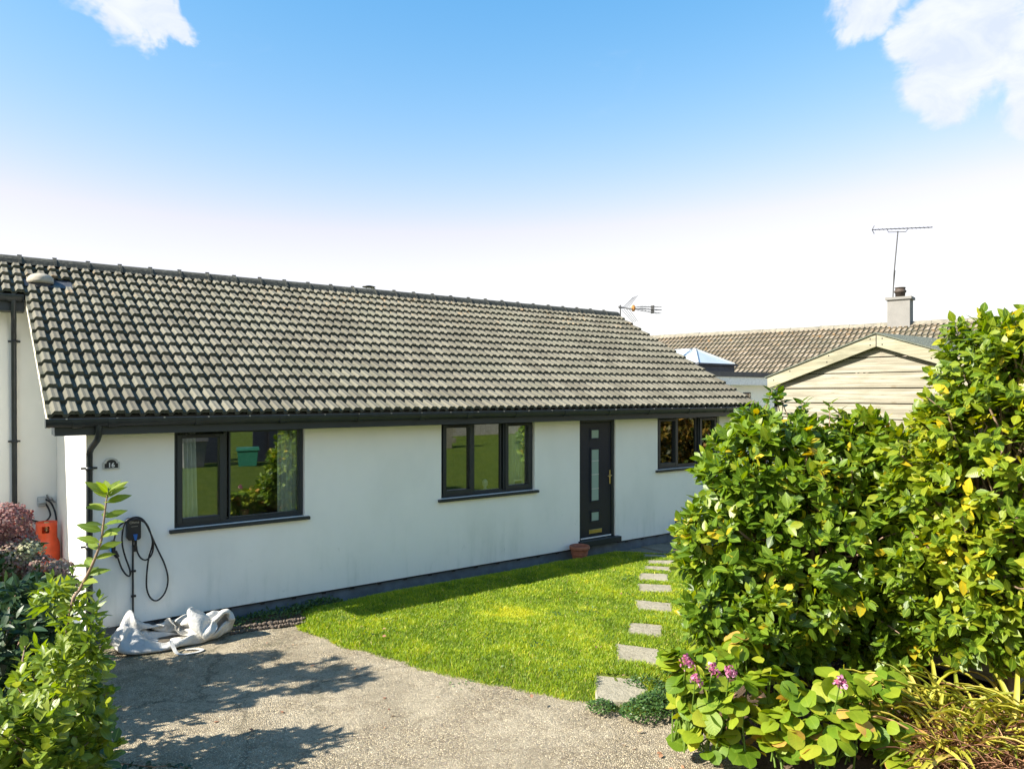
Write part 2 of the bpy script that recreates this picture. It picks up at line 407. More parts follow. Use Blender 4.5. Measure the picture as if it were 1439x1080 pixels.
M['pink'] = leaf_mat('pink_petal', [(0.0, (0.30, 0.06, 0.14)), (0.5, (0.48, 0.15, 0.28)), (1.0, (0.62, 0.36, 0.46))], 0.6, 0.3, 0.0)
M['cover'] = leaf_mat('ground_cover_leaf', [(0.0, (0.02, 0.055, 0.010)), (0.5, (0.045, 0.10, 0.018)), (1.0, (0.09, 0.15, 0.03))], 0.4, 0.2)
M['grass'] = leaf_mat('grass_blade', [(0.0, (0.070, 0.130, 0.010)), (0.45, (0.19, 0.295, 0.018)), (0.72, (0.32, 0.41, 0.028)), (0.9, (0.52, 0.50, 0.03)), (1.0, (0.56, 0.47, 0.20))], 0.45, 0.36, 0.0, spec=0.35)
M['autumn'] = leaf_mat('autumn_leaf', [(0.0, (0.03, 0.055, 0.008)), (0.4, (0.10, 0.11, 0.015)), (0.75, (0.26, 0.18, 0.03)), (1.0, (0.36, 0.20, 0.03))], 0.5, 0.25, 0.2)

# bag cloth
m, t, b, _ = mat('woven_bag'); M['bag'] = m
co = coords(t)
n1 = t.noise(co, 3.0, 5.0, 0.6)
c = t.mix(t.maprange(n1, 0.35, 0.7), (0.46, 0.46, 0.44), (0.56, 0.54, 0.48))
c = t.mix(t.math('MULTIPLY', t.maprange(t.noise(co, 5.0, 6.0, 0.75, 0.5), 0.54, 0.72), 0.6), c, (0.22, 0.21, 0.17))
t.put(b.inputs['Base Color'], c); b.inputs['Roughness'].default_value = 0.48
cr = t.noise(co, 9.0, 5.0, 0.55, 1.2)
t.put(b.inputs['Normal'], t.bump(t.math('ADD', t.math('ABSOLUTE', t.math('SUBTRACT', cr, 0.5)), t.math('MULTIPLY', t.math('ABSOLUTE', t.math('SUBTRACT', t.noise(co, 26.0, 3.0, 0.5, 0.8), 0.5)), 0.5)), 0.75, 0.025))
M['bagdark'] = plain('bag_contents', (0.09, 0.075, 0.055), 0.9, var=0.4, vs=20, bump=0.8)

# ------------------------------------------------------------------ mesh helpers
class MB:
    def __init__(s):
        s.v = []; s.f = []; s.smooth = []
    def add(s, vs, fs, smooth=False):
        k = len(s.v)
        s.v.extend([tuple(p) for p in vs])
        for f in fs:
            s.f.append(tuple(i + k for i in f)); s.smooth.append(smooth)
        return s
    def box(s, x0, x1, y0, y1, z0, z1):
        vs = [(x0, y0, z0), (x1, y0, z0), (x1, y1, z0), (x0, y1, z0), (x0, y0, z1), (x1, y0, z1), (x1, y1, z1), (x0, y1, z1)]
        return s.add(vs, [(0, 3, 2, 1), (4, 5, 6, 7), (0, 1, 5, 4), (1, 2, 6, 5), (2, 3, 7, 6), (3, 0, 4, 7)])
    def bbox(s, x0, x1, y0, y1, z0, z1, e=0.004):
        """box with chamfered edges (44 tris)"""
        bm_v = []; idx = {}
        xs = (x0, x1); ys = (y0, y1); zs = (z0, z1); fs = []
        sg = (1, -1)
        for i in (0, 1):
            for j in (0, 1):
                for k in (0, 1):
                    p = (xs[i], ys[j], zs[k])
                    q = [p[0] + sg[i] * e, p[1] + sg[j] * e, p[2] + sg[k] * e]
                    idx[i, j, k, 0] = len(bm_v); bm_v.append((p[0], q[1], q[2]))
                    idx[i, j, k, 1] = len(bm_v); bm_v.append((q[0], p[1], q[2]))
                    idx[i, j, k, 2] = len(bm_v); bm_v.append((q[0], q[1], p[2]))
                    fs.append((idx[i, j, k, 0], idx[i, j, k, 1], idx[i, j, k, 2]))
        for i in (0, 1):
            fs.append(tuple(idx[i, j, k, 0] for j, k in ((0, 0), (1, 0), (1, 1), (0, 1))))
            fs.append(tuple(idx[j, i, k, 1] for j, k in ((0, 0), (1, 0), (1, 1), (0, 1))))
            fs.append(tuple(idx[j, k, i, 2] for j, k in ((0, 0), (1, 0), (1, 1), (0, 1))))
        for a in (0, 1):
            for c in (0, 1):
                fs.append((idx[a, c, 0, 0], idx[a, c, 0, 1], idx[a, c, 1, 1], idx[a, c, 1, 0]))
                fs.append((idx[a, 0, c, 0], idx[a, 0, c, 2], idx[a, 1, c, 2], idx[a, 1, c, 0]))
                fs.append((idx[0, a, c, 1], idx[0, a, c, 2], idx[1, a, c, 2], idx[1, a, c, 1]))
        return s.add(bm_v, fs)
    def prism(s, poly, axis, a0, a1):
        """extrude a 2D polygon along an axis; poly in the other two axes in order"""
        n = len(poly)
        def P(p, a):
            q = list(p); q.insert(axis, a); return tuple(q)
        vs = [P(p, a0) for p in poly] + [P(p, a1) for p in poly]
        fs = [tuple(range(n)), tuple(range(2 * n - 1, n - 1, -1))]
        fs += [(i, (i + 1) % n, n + (i + 1) % n, n + i) for i in range(n)]
        return s.add(vs, fs)
    def tube(s, pts, r, n=6, caps=True):
        pts = [Vector(p) for p in pts]
        rs = r if isinstance(r, (list, tuple)) else [r] * len(pts)
        vs = []; fs = []
        up = None
        for i, p in enumerate(pts):
            d = (pts[min(i + 1, len(pts) - 1)] - pts[max(i - 1, 0)])
            d = d.normalized() if d.length > 1e-9 else Vector((0, 0, 1))
            if up is None:
                up = Vector((0, 0, 1)) if abs(d.z) < 0.9 else Vector((1, 0, 0))
            a = d.cross(up); a.normalize(); c = a.cross(d); up = c
            for k in range(n):
                th = 2 * math.pi * k / n
                vs.append(p + (a * math.cos(th) + c * math.sin(th)) * rs[i])
        for i in range(len(pts) - 1):
            for k in range(n):
                fs.append((i * n + k, i * n + (k + 1) % n, (i + 1) * n + (k + 1) % n, (i + 1) * n + k))
        s.add(vs, fs, True)
        if caps:
            s.add(vs[:n], [tuple(range(n - 1, -1, -1))]); s.add(vs[-n:], [tuple(range(n))])
        return s
    def lathe(s, prof, c, n=20, smooth=True):
        vs = []; fs = []
        for r, z in prof:
            for k in range(n):
                th = 2 * math.pi * k / n
                vs.append((c[0] + r * math.cos(th), c[1] + r * math.sin(th), c[2] + z))
        for i in range(len(prof) - 1):
            for k in range(n):
                fs.append((i * n + k, i * n + (k + 1) % n, (i + 1) * n + (k + 1) % n, (i + 1) * n + k))
        return s.add(vs, fs, smooth)
    def mesh(s, name, org=(0, 0, 0), attr=None):
        me = bpy.data.meshes.new(name)
        vs = [(p[0] - org[0], p[1] - org[1], p[2] - org[2]) for p in s.v]
        me.from_pydata(vs, [], s.f)
        me.polygons.foreach_set('use_smooth', s.smooth)
        me.update()
        return me

ORG = {}
def setmeta(o, label=None, cat=None, group=None, kind=None):
    if label: o['label'] = label
    if cat: o['category'] = cat
    if group: o['group'] = group
    if kind: o['kind'] = kind
    return o
def link(o, parent=None):
    COL.objects.link(o)
    if parent is not None:
        o.parent = parent
        ORG[o.name] = ORG[parent.name]
    return o
def thing(name, loc, label, cat, group=None):
    o = bpy.data.objects.new(name, None)
    o.empty_display_size = 0.2
    o.location = loc
    COL.objects.link(o); ORG[o.name] = Vector(loc)
    return setmeta(o, label, cat, group)
def part(name, mb, material, parent, **kw):
    """mesh given in world metres, linked under parent (thing or part)"""
    me = mb.mesh(name, ORG[parent.name]) if isinstance(mb, MB) else mb
    if not me.materials: me.materials.append(material)
    o = bpy.data.objects.new(name, me)
    link(o, parent)
    return setmeta(o, **kw)
def solo(name, mb, material, loc=(0, 0, 0), **kw):
    me = mb.mesh(name, loc) if isinstance(mb, MB) else mb
    if not me.materials: me.materials.append(material)
    o = bpy.data.objects.new(name, me)
    o.location = loc
    COL.objects.link(o); ORG[o.name] = Vector(loc)
    return setmeta(o, **kw)

def np_mesh(name, V, loops, starts, totals, smooth=True, attrs=None):
    me = bpy.data.meshes.new(name)
    me.vertices.add(len(V)); me.vertices.foreach_set('co', V.astype(np.float32).ravel())
    me.loops.add(len(loops)); me.loops.foreach_set('vertex_index', loops.astype(np.int32))
    me.polygons.add(len(starts))
    me.polygons.foreach_set('loop_start', starts.astype(np.int32))
    me.polygons.foreach_set('loop_total', totals.astype(np.int32))
    me.polygons.foreach_set('use_smooth', np.full(len(starts), smooth))
    if attrs:
        for an, (typ, data) in attrs.items():
            a = me.attributes.new(an, typ, 'POINT')
            a.data.foreach_set('color' if typ == 'FLOAT_COLOR' else 'value', data.astype(np.float32).ravel())
    me.update(calc_edges=True)
    return me

# ------------------------------------------------------------------ leaves
def leaf_template(width=0.48, wpos=0.42, fold=0.18, curl=0.12, nseg=4, tipw=0.0, wavy=0.0, pw=1.0):
    """unit-length leaf along +X, face +Z; returns verts, faces, (across, along)"""
    V = [(0, 0, 0)]; uv = [(0, 0)]; F = []
    for i in range(1, nseg):
        s_ = i / nseg
        q = s_ / wpos if s_ < wpos else (1 - s_) / (1 - wpos)
        wd = width * 0.5 * math.sin(math.pi / 2 * max(q, tipw)) ** pw
        z = -curl * s_ * s_
        wz = wavy * math.sin(s_ * 9.0)
        V += [(s_, wd, z + fold * wd + wz), (s_, 0, z), (s_, -wd, z + fold * wd - wz)]
        uv += [(1, s_), (0, s_), (1, s_)]
    V.append((1, 0, -curl)); uv.append((0, 1))
    F += [(0, 2, 1), (0, 3, 2)]
    for i in range(nseg - 2):
        a = 1 + 3 * i; c = a + 3
        F += [(a, a + 1, c + 1, c), (a + 1, a + 2, c + 2, c + 1)]
    a = 1 + 3 * (nseg - 2); tp = len(V) - 1
    F += [(a, a + 1, tp), (a + 1, a + 2, tp)]
    return np.array(V, float), F, np.array(uv, float)

def frames(d, n):
    """x along leaf, z facing; arrays (N,3)"""
    d = d / np.linalg.norm(d, axis=1, keepdims=True)
    n = n - d * (n * d).sum(1, keepdims=True)
    n = n / np.maximum(np.linalg.norm(n, axis=1, keepdims=True), 1e-6)
    y = np.cross(n, d)
    return np.stack([d, y, n], axis=1)      # (N,3 axes,3)

def leaf_cloud_mesh(name, tpl, P, Dv, Nv, L, tint, org):
    TV, TF, TU = tpl
    Fm = frames(Dv, Nv)
    N = len(P); k = len(TV)
    V = np.einsum('vj,njk->nvk', TV, Fm) * L[:, None, None] + P[:, None, :] - np.array(org)[None, None, :]
    base = (np.arange(N) * k)
    fl = np.concatenate([np.array(f) for f in TF]); tot = np.array([len(f) for f in TF])
    loops = (base[:, None] + fl[None, :]).ravel()
    totals = np.tile(tot, N)
    starts = np.concatenate([[0], np.cumsum(totals)[:-1]])
    A = np.zeros((N, k, 4)); A[:, :, 0] = tint[:, None]; A[:, :, 1] = TU[None, :, 0]; A[:, :, 2] = TU[None, :, 1]; A[:, :, 3] = 1
    return np_mesh(name, V.reshape(-1, 3), loops, starts, totals, True, {'leaf': ('FLOAT_COLOR', A.reshape(-1, 4))})

def leaf_variants(name, tpl, material, tints):
    out = []
    for q in tints:
        me = leaf_cloud_mesh(name, tpl, np.zeros((1, 3)), np.array([[1., 0, 0]]), np.array([[0., 0, 1]]), np.ones(1), np.array([q]), (0, 0, 0))
        me.materials.append(material); out.append((q, me))
    return out

def place_leaves(parent, tpl, material, P, Dv, Nv, L, tint, nobj=300, name='leaf', rest='leaves', toward=0.35):
    """the nObj leaves that show largest become objects, the others one joined part"""
    cp = np.array(CAMP)
    vec = cp - P
    dist = np.linalg.norm(vec, axis=1)
    ctr = P.mean(0)
    out = ((P - ctr) * (cp - ctr)).sum(1) / np.linalg.norm(cp - ctr)
    spread = np.percentile(np.linalg.norm(P - ctr, axis=1), 80)
    n_ = Nv / np.linalg.norm(Nv, axis=1, keepdims=True)
    facing = np.abs((n_ * vec).sum(1)) / dist
    score = L / dist * (0.4 + facing) * (1 + toward * 3 * out / spread)
    order = np.argsort(-score)
    nobj = min(nobj, len(P))
    big, small = order[:nobj], order[nobj:]
    org = ORG[parent.name]
    if nobj:
        tq = np.linspace(0.02, 0.98, 12)
        var = leaf_variants(name, tpl, material, tq)
        Fm = frames(Dv[big], Nv[big])
        for j, i in enumerate(big):
            me = var[int(np.argmin(abs(tq - tint[i])))][1]
            o = bpy.data.objects.new(name, me)
            mt = Matrix(((Fm[j, 0, 0], Fm[j, 1, 0], Fm[j, 2, 0]), (Fm[j, 0, 1], Fm[j, 1, 1], Fm[j, 2, 1]), (Fm[j, 0, 2], Fm[j, 1, 2], Fm[j, 2, 2]))) * float(L[i])
            o.matrix_local = Matrix.Translation(Vector(P[i]) - org) @ mt.to_4x4()
            COL.objects.link(o); o.parent = parent
    if len(small):
        me = leaf_cloud_mesh(rest, tpl, P[small], Dv[small], Nv[small], L[small], tint[small], org)
        me.materials.append(material)
        o = bpy.data.objects.new(rest, me); COL.objects.link(o); o.parent = parent
        ORG[o.name] = org; o['kind'] = 'stuff'

def unit(v):
    return v / np.maximum(np.linalg.norm(v, axis=1, keepdims=True), 1e-9)

def crown(blobs, n_tips, per, L, zmin, up=0.45, lvar=0.25, tmean=0.5, tsd=0.2, inner=0.15, seed=1, spread=0.9, droop=0.15, twig_len=0.12, lump=0.18, bright_out=0.0):
    """twig tips through a lumpy crown, leaves spiralling round each tip. -> P,D,N,L,tint,tips,axes"""
    rng = np.random.default_rng(seed)
    B = np.array(blobs)
    wgt = B[:, 3] ** 2; wgt = wgt / wgt.sum()
    tips = []; axes = []
    tries = 0
    while len(tips) < n_tips and tries < 60:
        tries += 1
        m_ = n_tips
        bi = rng.choice(len(B), m_, p=wgt)
        d = unit(rng.normal(size=(m_, 3)))
        r = np.where(rng.random(m_) < inner, rng.uniform(0.35, 0.75, m_), rng.uniform(0.74, 1.06, m_))
        for i in range(m_):
            b_ = B[bi[i]]
            lum = 1 + lump * mnoise.noise(Vector(d[i] * 2.6) + Vector((bi[i] * 3.1, seed, 0)))
            p = b_[:3] + d[i] * b_[3] * r[i] * lum
            if p[2] < zmin: continue
            q = np.linalg.norm(B[:, :3] - p, axis=1) / B[:, 3]
            q[bi[i]] = 9
            if r[i] > 0.74 and q.min() < 0.70: continue
            tips.append(p); ax = d[i] * 0.8 + np.array([0, 0, up]) + rng.normal(size=3) * 0.32
            axes.append(ax / np.linalg.norm(ax))
            if len(tips) >= n_tips: break
    tips = np.array(tips); axes = np.array(axes); n = len(tips)
    P = []; Dv = []; Nv = []; LL = []; T = []
    # colour drifts slowly over the bush
    tb = np.array([mnoise.noise(Vector(p) * 1.7 + Vector((seed, 0, 0))) for p in tips]) * tsd * 1.1 + tmean
    h = np.cross(axes, rng.normal(size=(n, 3))); h = unit(h); g = np.cross(axes, h)
    for j in range(per):
        th = j * 2.4 + rng.uniform(-0.4, 0.4, n)
        rad = h * np.cos(th)[:, None] + g * np.sin(th)[:, None]
        f = (j + 0.5) / per
        sp = spread * (1.15 - 0.75 * f)
        d = axes * (1.0 - 0.35 * sp) + rad * sp - np.array([0, 0, droop]) + rng.normal(size=(n, 3)) * 0.18
        d = unit(d)
        nn = axes * 0.9 + np.array([0, 0, 0.45]) - rad * 0.15 + rng.normal(size=(n, 3)) * 0.30
        P.append(tips - axes * twig_len * (1 - f) + rad * 0.004)
        Dv.append(d); Nv.append(nn)
        LL.append(L * (1 + rng.uniform(-lvar, lvar, n)) * (0.75 + 0.35 * (1 - f)))
        T.append(np.clip(tb + rng.normal(size=n) * tsd + bright_out * f, 0, 1))
    return np.concatenate(P), np.concatenate(Dv), np.concatenate(Nv), np.concatenate(LL), np.concatenate(T), tips, axes

def branch_path(a, c, wob, n=5, rng=random):
    a = Vector(a); c = Vector(c); pts = []
    L_ = (c - a).length
    for i in range(n + 1):
        f = i / n
        p = a.lerp(c, f) + Vector((rng.uniform(-1, 1), rng.uniform(-1, 1), rng.uniform(-1, 1))) * wob * L_ * math.sin(math.pi * f)
        p.z += 0.10 * L_ * math.sin(math.pi * f)
        pts.append(p)
    return pts

# ------------------------------------------------------------------ terrain
def gz(y):
    s_ = -y
    return -0.20 + 0.05 * min(max(0.0, s_ - 6.5), 40.0)
ys = [400, 60, 0, -6.5, -10, -20, -46.5, -120, -400]
mb = MB()
vs = []; fs = []
for y in ys:
    for x in (-400, -20, 0, 20, 60, 400): vs.append((x, y, gz(y)))
for i in range(len(ys) - 1):
    for j in range(5): fs.append((i * 6 + j, (i + 1) * 6 + j, (i + 1) * 6 + j + 1, i * 6 + j + 1))
mb.add(vs, fs)
solo('ground', mb, M['field'], kind='structure')

def poly_sd(px, py, poly):
    """signed distance to polygon, + inside (numpy)"""
    P = np.array(poly); n = len(P)
    d = np.full(px.shape, 1e9); ins = np.zeros(px.shape, bool)
    for i in range(n):
        a = P[i]; c = P[(i + 1) % n]
        ex, ey = c - a
        tt = np.clip(((px - a[0]) * ex + (py - a[1]) * ey) / (ex * ex + ey * ey), 0, 1)
        d = np.minimum(d, np.hypot(px - a[0] - tt * ex, py - a[1] - tt * ey))
        cond = ((a[1] > py) != (c[1] > py)) & (px < (c[0] - a[0]) * (py - a[1]) / (c[1] - a[1] + 1e-12) + a[0])
        ins ^= cond
    return np.where(ins, d, -d)

def nz(x, y, s_, k=0.0):
    return mnoise.noise(Vector((x * s_, y * s_, k)))

def sheet(name, poly, grid, hfun, material, kind='structure', margin=0.12):
    P = np.array(poly)
    x0, y0 = P.min(0) - margin - grid; x1, y1 = P.max(0) + margin + grid
    nx = int((x1 - x0) / grid) + 1; ny = int((y1 - y0) / grid) + 1
    gx, gy = np.meshgrid(x0 + np.arange(nx) * grid, y0 + np.arange(ny) * grid)
    sd = poly_sd(gx, gy, poly)
    H = hfun(gx, gy, sd)
    V = np.stack([gx, gy, H], -1).reshape(-1, 3)
    keep = sd > -margin
    idx = np.arange(nx * ny).reshape(ny, nx)
    ok = keep[:-1, :-1] & keep[1:, :-1] & keep[:-1, 1:] & keep[1:, 1:]
    q = np.stack([idx[:-1, :-1][ok], idx[:-1, 1:][ok], idx[1:, 1:][ok], idx[1:, :-1][ok]], -1)
    n = len(q)
    me = np_mesh(name, V, q.ravel(), np.arange(n) * 4, np.full(n, 4), True)
    me.materials.append(material)
    o = bpy.data.objects.new(name, me); COL.objects.link(o); ORG[o.name] = Vector((0, 0, 0))
    o['kind'] = kind
    return o
def sstep(t_): t_ = np.clip(t_, 0, 1); return t_ * t_ * (3 - 2 * t_)

# drive
DRIVE = [(-6.0, 2.98), (1.185, 2.98), (1.185, -0.0), (4.6, 0.015), (9.0, 0.01), (9.0, -1.0), (5.3, -5.0), (5.3, -6.2), (4.4, -6.45), (3.0, -6.3), (1.2, -7.2), (-0.5, -9.0), (-2.5, -9.0), (-6.0, -6.5)]
def drive_h(x, y, sd):
    H = np.empty(x.shape)
    for i in range(x.shape[0]):
        for j in range(x.shape[1]):
            H[i, j] = gz(y[i, j]) + 0.022 + 0.008 * nz(x[i, j], y[i, j], 1.3) + 0.004 * nz(x[i, j], y[i, j], 5)
    return H
sheet('drive', DRIVE, 0.16, drive_h, M['drive'], margin=0.0)

STONES = [
    [(5.04, -4.17), (5.34, -4.49), (5.22, -4.74), (4.93, -4.86), (4.66, -4.62)],
    [(5.80, -3.72), (6.05, -4.12), (5.86, -4.36), (5.70, -4.42), (5.44, -4.10)],
    [(6.47, -3.28), (6.72, -3.60), (6.40, -3.86), (6.16, -3.56)],
    [(7.22, -2.66), (7.50, -3.06), (7.14, -3.38), (6.91, -3.00)],
    [(7.92, -2.05), (8.24, -2.42), (7.88, -2.74), (7.57, -2.40)],
    [(8.40, -1.63), (8.70, -1.95), (8.34, -2.27), (8.05, -1.93)],
    [(8.80, -1.36), (9.08, -1.66), (8.86, -1.88), (8.60, -1.54)],
    [(9.12, -1.14), (9.46, -1.42), (9.24, -1.62), (8.93, -1.33)],
    [(9.44, -0.74), (9.72, -1.02), (9.54, -1.24), (9.26, -0.94)],
]
# lawn
LAWN = [(3.66, -0.03), (3.50, -0.30), (3.30, -0.85), (3.46, -1.59), (3.75, -2.56), (3.99, -3.25), (4.25, -3.75), (4.50, -4.22), (4.70, -4.62), (4.80, -4.95), (5.05, -5.08),
        (5.55, -4.75), (6.3, -4.35), (7.2, -4.1), (9.0, -4.0), (13.5, -4.0), (13.5, -1.3), (10.6, -1.2), (10.05, -0.95), (9.75, -0.55), (9.42, -0.02), (6.5, -0.03)]
_lw = []
for i_ in range(len(LAWN)):
    a_, c_ = np.array(LAWN[i_]), np.array(LAWN[(i_ + 1) % len(LAWN)])
    k_ = max(1, int(np.linalg.norm(c_ - a_) / 0.13)) if i_ < 13 else 1
    for q_ in range(k_):
        p_ = a_ + (c_ - a_) * q_ / k_
        if 0 < i_ < 13: p_ = p_ + np.array([mnoise.noise(Vector((p_[0] * 2.6, p_[1] * 2.6, 1.0))), mnoise.noise(Vector((p_[0] * 2.6, p_[1] * 2.6, 7.0)))]) * 0.07 + np.array([mnoise.noise(Vector((p_[0] * 9, p_[1] * 9, 2.0))), mnoise.noise(Vector((p_[0] * 9, p_[1] * 9, 8.0)))]) * 0.03
        _lw.append(tuple(p_))
LAWN = _lw
def lawn_z(x, y, sd, carve=False):
    f = sstep((sd + 0.05) / 0.38)
    wall = sstep((-y) / 0.6)
    z = -0.205 + 0.125 * f * (0.55 + 0.45 * wall)
    un = np.vectorize(lambda a, c: nz(a, c, 1.1, 3.0))(x, y)
    z = z + 0.018 * un * f
    if carve:
        for sp_ in STONES: z = np.where(poly_sd(x, y, sp_) > -0.02, np.minimum(z, z - 0.035), z)
    return z
sheet('lawn', LAWN, 0.05, lambda x, y, sd: lawn_z(x, y, sd, True), M['turf'], margin=0.05)

# planting beds
BED_R = [(4.80, -5.20), (4.88, -5.60), (4.78, -6.05), (4.72, -6.6), (4.9, -7.6), (6.0, -8.6), (11, -8.6), (13.5, -6.0), (13.5, -4.1), (9.0, -4.1), (7.2, -4.2), (6.3, -4.45), (5.6, -4.85), (5.1, -5.12)]
BED_L = [(0.98, -0.75), (0.93, -1.6), (0.86, -2.6), (0.84, -3.4), (0.92, -4.4), (0.80, -6.4), (-5.5, -6.3), (-5.5, -0.8)]
def bed_h(top):
    def f(x, y, sd):
        un = np.vectorize(lambda a, c: nz(a, c, 2.3, 9.0) + 0.5 * nz(a, c, 7.0, 4.0))(x, y)
        return -0.21 + top * sstep((sd + 0.02) / 0.8) + 0.03 * un * sstep(sd / 0.3)
    return f
sheet('planting_bed', BED_R, 0.09, bed_h(0.22), M['soil'])
sheet('planting_bed', BED_L, 0.12, bed_h(0.20), M['soil'])
# dark soil strip under the wall between drive and lawn
sheet('soil_strip', [(2.55, -0.02), (3.75, -0.02), (3.6, -0.62), (3.2, -0.60), (2.7, -0.42)], 0.06, lambda x, y, sd: -0.19 + 0.05 * sstep(sd / 0.15), M['soil'])

# ------------------------------------------------------------------ stepping stones
ORD = ['nearest the drive, largest of the row', 'second from the drive', 'third from the drive, half under the camellia', 'fourth from the drive', 'fifth from the drive, in sun',
       'sixth from the drive', 'seventh from the drive, thin sliver in sun', 'second from the paving by the door', 'closest to the paving by the door, in shade']
def inset(poly, d):
    c = np.mean(poly, 0)
    return [tuple(np.array(p) + (c - np.array(p)) / np.linalg.norm(c - np.array(p)) * d) for p in poly]
def rough_poly(poly, rng, n=4, amp=0.012):
    out = []
    for i in range(len(poly)):
        a = np.array(poly[i]); c = np.array(poly[(i + 1) % len(poly)])
        for k in range(n):
            p = a + (c - a) * k / n
            out.append(tuple(p + rng.uniform(-amp, amp, 2)))
    return out
def slab_mb(poly, z0, z1, rng, amp=0.012):
    p = rough_poly(poly, rng, 4, amp); q = inset(p, 0.012); n = len(p)
    c = np.mean(poly, 0)
    vs = [(x, y, z0) for x, y in p] + [(x, y, z1 - 0.010) for x, y in p] + [(x, y, z1 + rng.uniform(-.002, .002)) for x, y in q]
    q2 = inset(p, 0.10)
    vs += [(x, y, z1 + rng.uniform(-.004, .004)) for x, y in q2] + [(c[0], c[1], z1)]
    fs = []
    for r_ in range(3):
        fs += [(r_ * n + i, r_ * n + (i + 1) % n, (r_ + 1) * n + (i + 1) % n, (r_ + 1) * n + i) for i in range(n)]
    fs += [(3 * n + i, 3 * n + (i + 1) % n, 4 * n) for i in range(n)]
    return MB().add(vs, fs)
rg = np.random.default_rng(5)
for i, sp in enumerate(STONES):
    c = np.mean(sp, 0)
    zt = float(lawn_z(np.array([[c[0]]]), np.array([[c[1]]]), poly_sd(np.array([[c[0]]]), np.array([[c[1]]]), LAWN))[0, 0]) + 0.006
    if i == 0: zt = -0.108
    solo('stepping_stone', slab_mb(sp, -0.2, zt, rg), M['slab'], (c[0], c[1], -0.19),
         label='pale stone stepping stone in the grass, ' + ORD[i], cat='stepping stone', group='stepping stones across the lawn')

# paving by the door
pv = solo('paving', MB().box(9.5, 13.6, -1.15, 0.012, -0.30, -0.215), M['soil'], kind='structure')
for i in range(7):
    for j in range(2):
        x0 = 9.60 + i * 0.58 + (0.26 if j else 0.0); y0 = -0.56 * (j + 1) + 0.02
        if x0 < 9.9 and j == 1: x0 += 0.1
        part('slab', slab_mb([(x0, y0), (x0 + 0.55, y0), (x0 + 0.55, y0 + 0.53), (x0, y0 + 0.53)], -0.24, -0.165 + rg.uniform(-.006, .006), rg, 0.006), M['patio'], pv)

# ------------------------------------------------------------------ roof tiles
PITCH = math.atan2(2.20, 4.10)
CP, SP = math.cos(PITCH), math.sin(PITCH)
EAVE_Y, EAVE_Z = -0.35, 2.405
TW, GA = 0.298, 0.3102
def tile_profile():
    pr = [(0.0, 0.0), (0.034, 0.0), (0.058, 0.038), (0.069, 0.043), (0.100, 0.038), (0.127, 0.042), (0.137, 0.035)]
    half = TW / 2
    return pr + [(x + half, z) for x, z in pr] + [(TW, 0.0)]
def tile_geo(length=0.355, lift=0.052, drop=0.0):
    pr = tile_profile(); n = len(pr); v = []; f = []
    for x, z in pr: v.append((x, 0.0, z + lift))
    for x, z in pr: v.append((x, length, z - drop))
    for x, z in pr: v.append((x, 0.0, max(z + lift - 0.046, -0.004)))
    v += [(0, length, -0.03), (TW, length, -0.03)]
    k0 = len(v)
    for x, z in pr: v.append((x, -0.0005, z + lift - 0.002))
    for i in range(n - 1):
        f.append((i, i + 1, n + i + 1, n + i)); f.append((2 * n + i, 2 * n + i + 1, k0 + i + 1, k0 + i))
    f.append((0, n, 3 * n, 2 * n)); f.append((n - 1, 3 * n - 1, 3 * n + 1, 2 * n - 1))
    return v, f
TGV, TGF = tile_geo()
TGC = [1.0 if z_ < 0.012 else 0.0 for _ in range(2) for x_, z_ in tile_profile()] + [1.0] * (2 * len(tile_profile()) + 2)      # pans and front edges: algae, with their shade put into the colour
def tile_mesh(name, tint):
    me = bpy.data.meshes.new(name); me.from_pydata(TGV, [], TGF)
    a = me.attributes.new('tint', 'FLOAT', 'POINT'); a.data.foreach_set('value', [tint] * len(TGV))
    a = me.attributes.new('pan_edge_shade', 'FLOAT', 'POINT'); a.data.foreach_set('value', TGC)
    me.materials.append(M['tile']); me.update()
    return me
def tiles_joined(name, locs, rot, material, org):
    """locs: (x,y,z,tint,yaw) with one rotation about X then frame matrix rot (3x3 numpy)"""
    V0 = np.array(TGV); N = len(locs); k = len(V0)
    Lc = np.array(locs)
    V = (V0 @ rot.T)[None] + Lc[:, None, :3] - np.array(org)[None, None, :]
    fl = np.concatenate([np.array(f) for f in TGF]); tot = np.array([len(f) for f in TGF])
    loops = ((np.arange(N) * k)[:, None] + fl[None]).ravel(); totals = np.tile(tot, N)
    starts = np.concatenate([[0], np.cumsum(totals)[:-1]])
    me = np_mesh(name, V.reshape(-1, 3), loops, starts, totals, False, {'tint': ('FLOAT', np.repeat(Lc[:, 3], k)), 'pan_edge_shade': ('FLOAT', np.tile(np.array(TGC), N))})
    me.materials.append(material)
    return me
ROTX = np.array([[1, 0, 0], [0, CP, -SP], [0, SP, CP]])

# ------------------------------------------------------------------ the bungalow
X0H, X1H = 1.19, 13.02
house = thing('bungalow', (X0H, 0, -0.18), 'long white rendered bungalow with dark grey windows and a buff tiled roof', 'house')
WINS = [(2.115, 3.73, 1.045), (5.855, 7.655, 1.085), (10.64, 12.50, 1.225)]
DOOR = (8.655, 9.52, 0.075)
TOPZ = 2.235
mb = MB()
T = 0.28
cuts = [(WINS[0][0], WINS[0][1], WINS[0][2]), (WINS[1][0], WINS[1][1], WINS[1][2]), (DOOR[0], DOOR[1], DOOR[2]), (WINS[2][0], WINS[2][1], WINS[2][2])]
x = X0H
for a, c, z0 in cuts:
    mb.box(x, a, 0, T, 0, TOPZ)
    mb.box(a, c, 0, T, 0, z0)
    x = c
mb.box(x, X1H, 0, T, 0, TOPZ)
mb.box(X0H, X1H, 0, T, TOPZ, 2.40)
def roof_under(y):  # underside of roof at y
    return EAVE_Z - 0.07 + (y - EAVE_Y) * 2.20 / 4.10
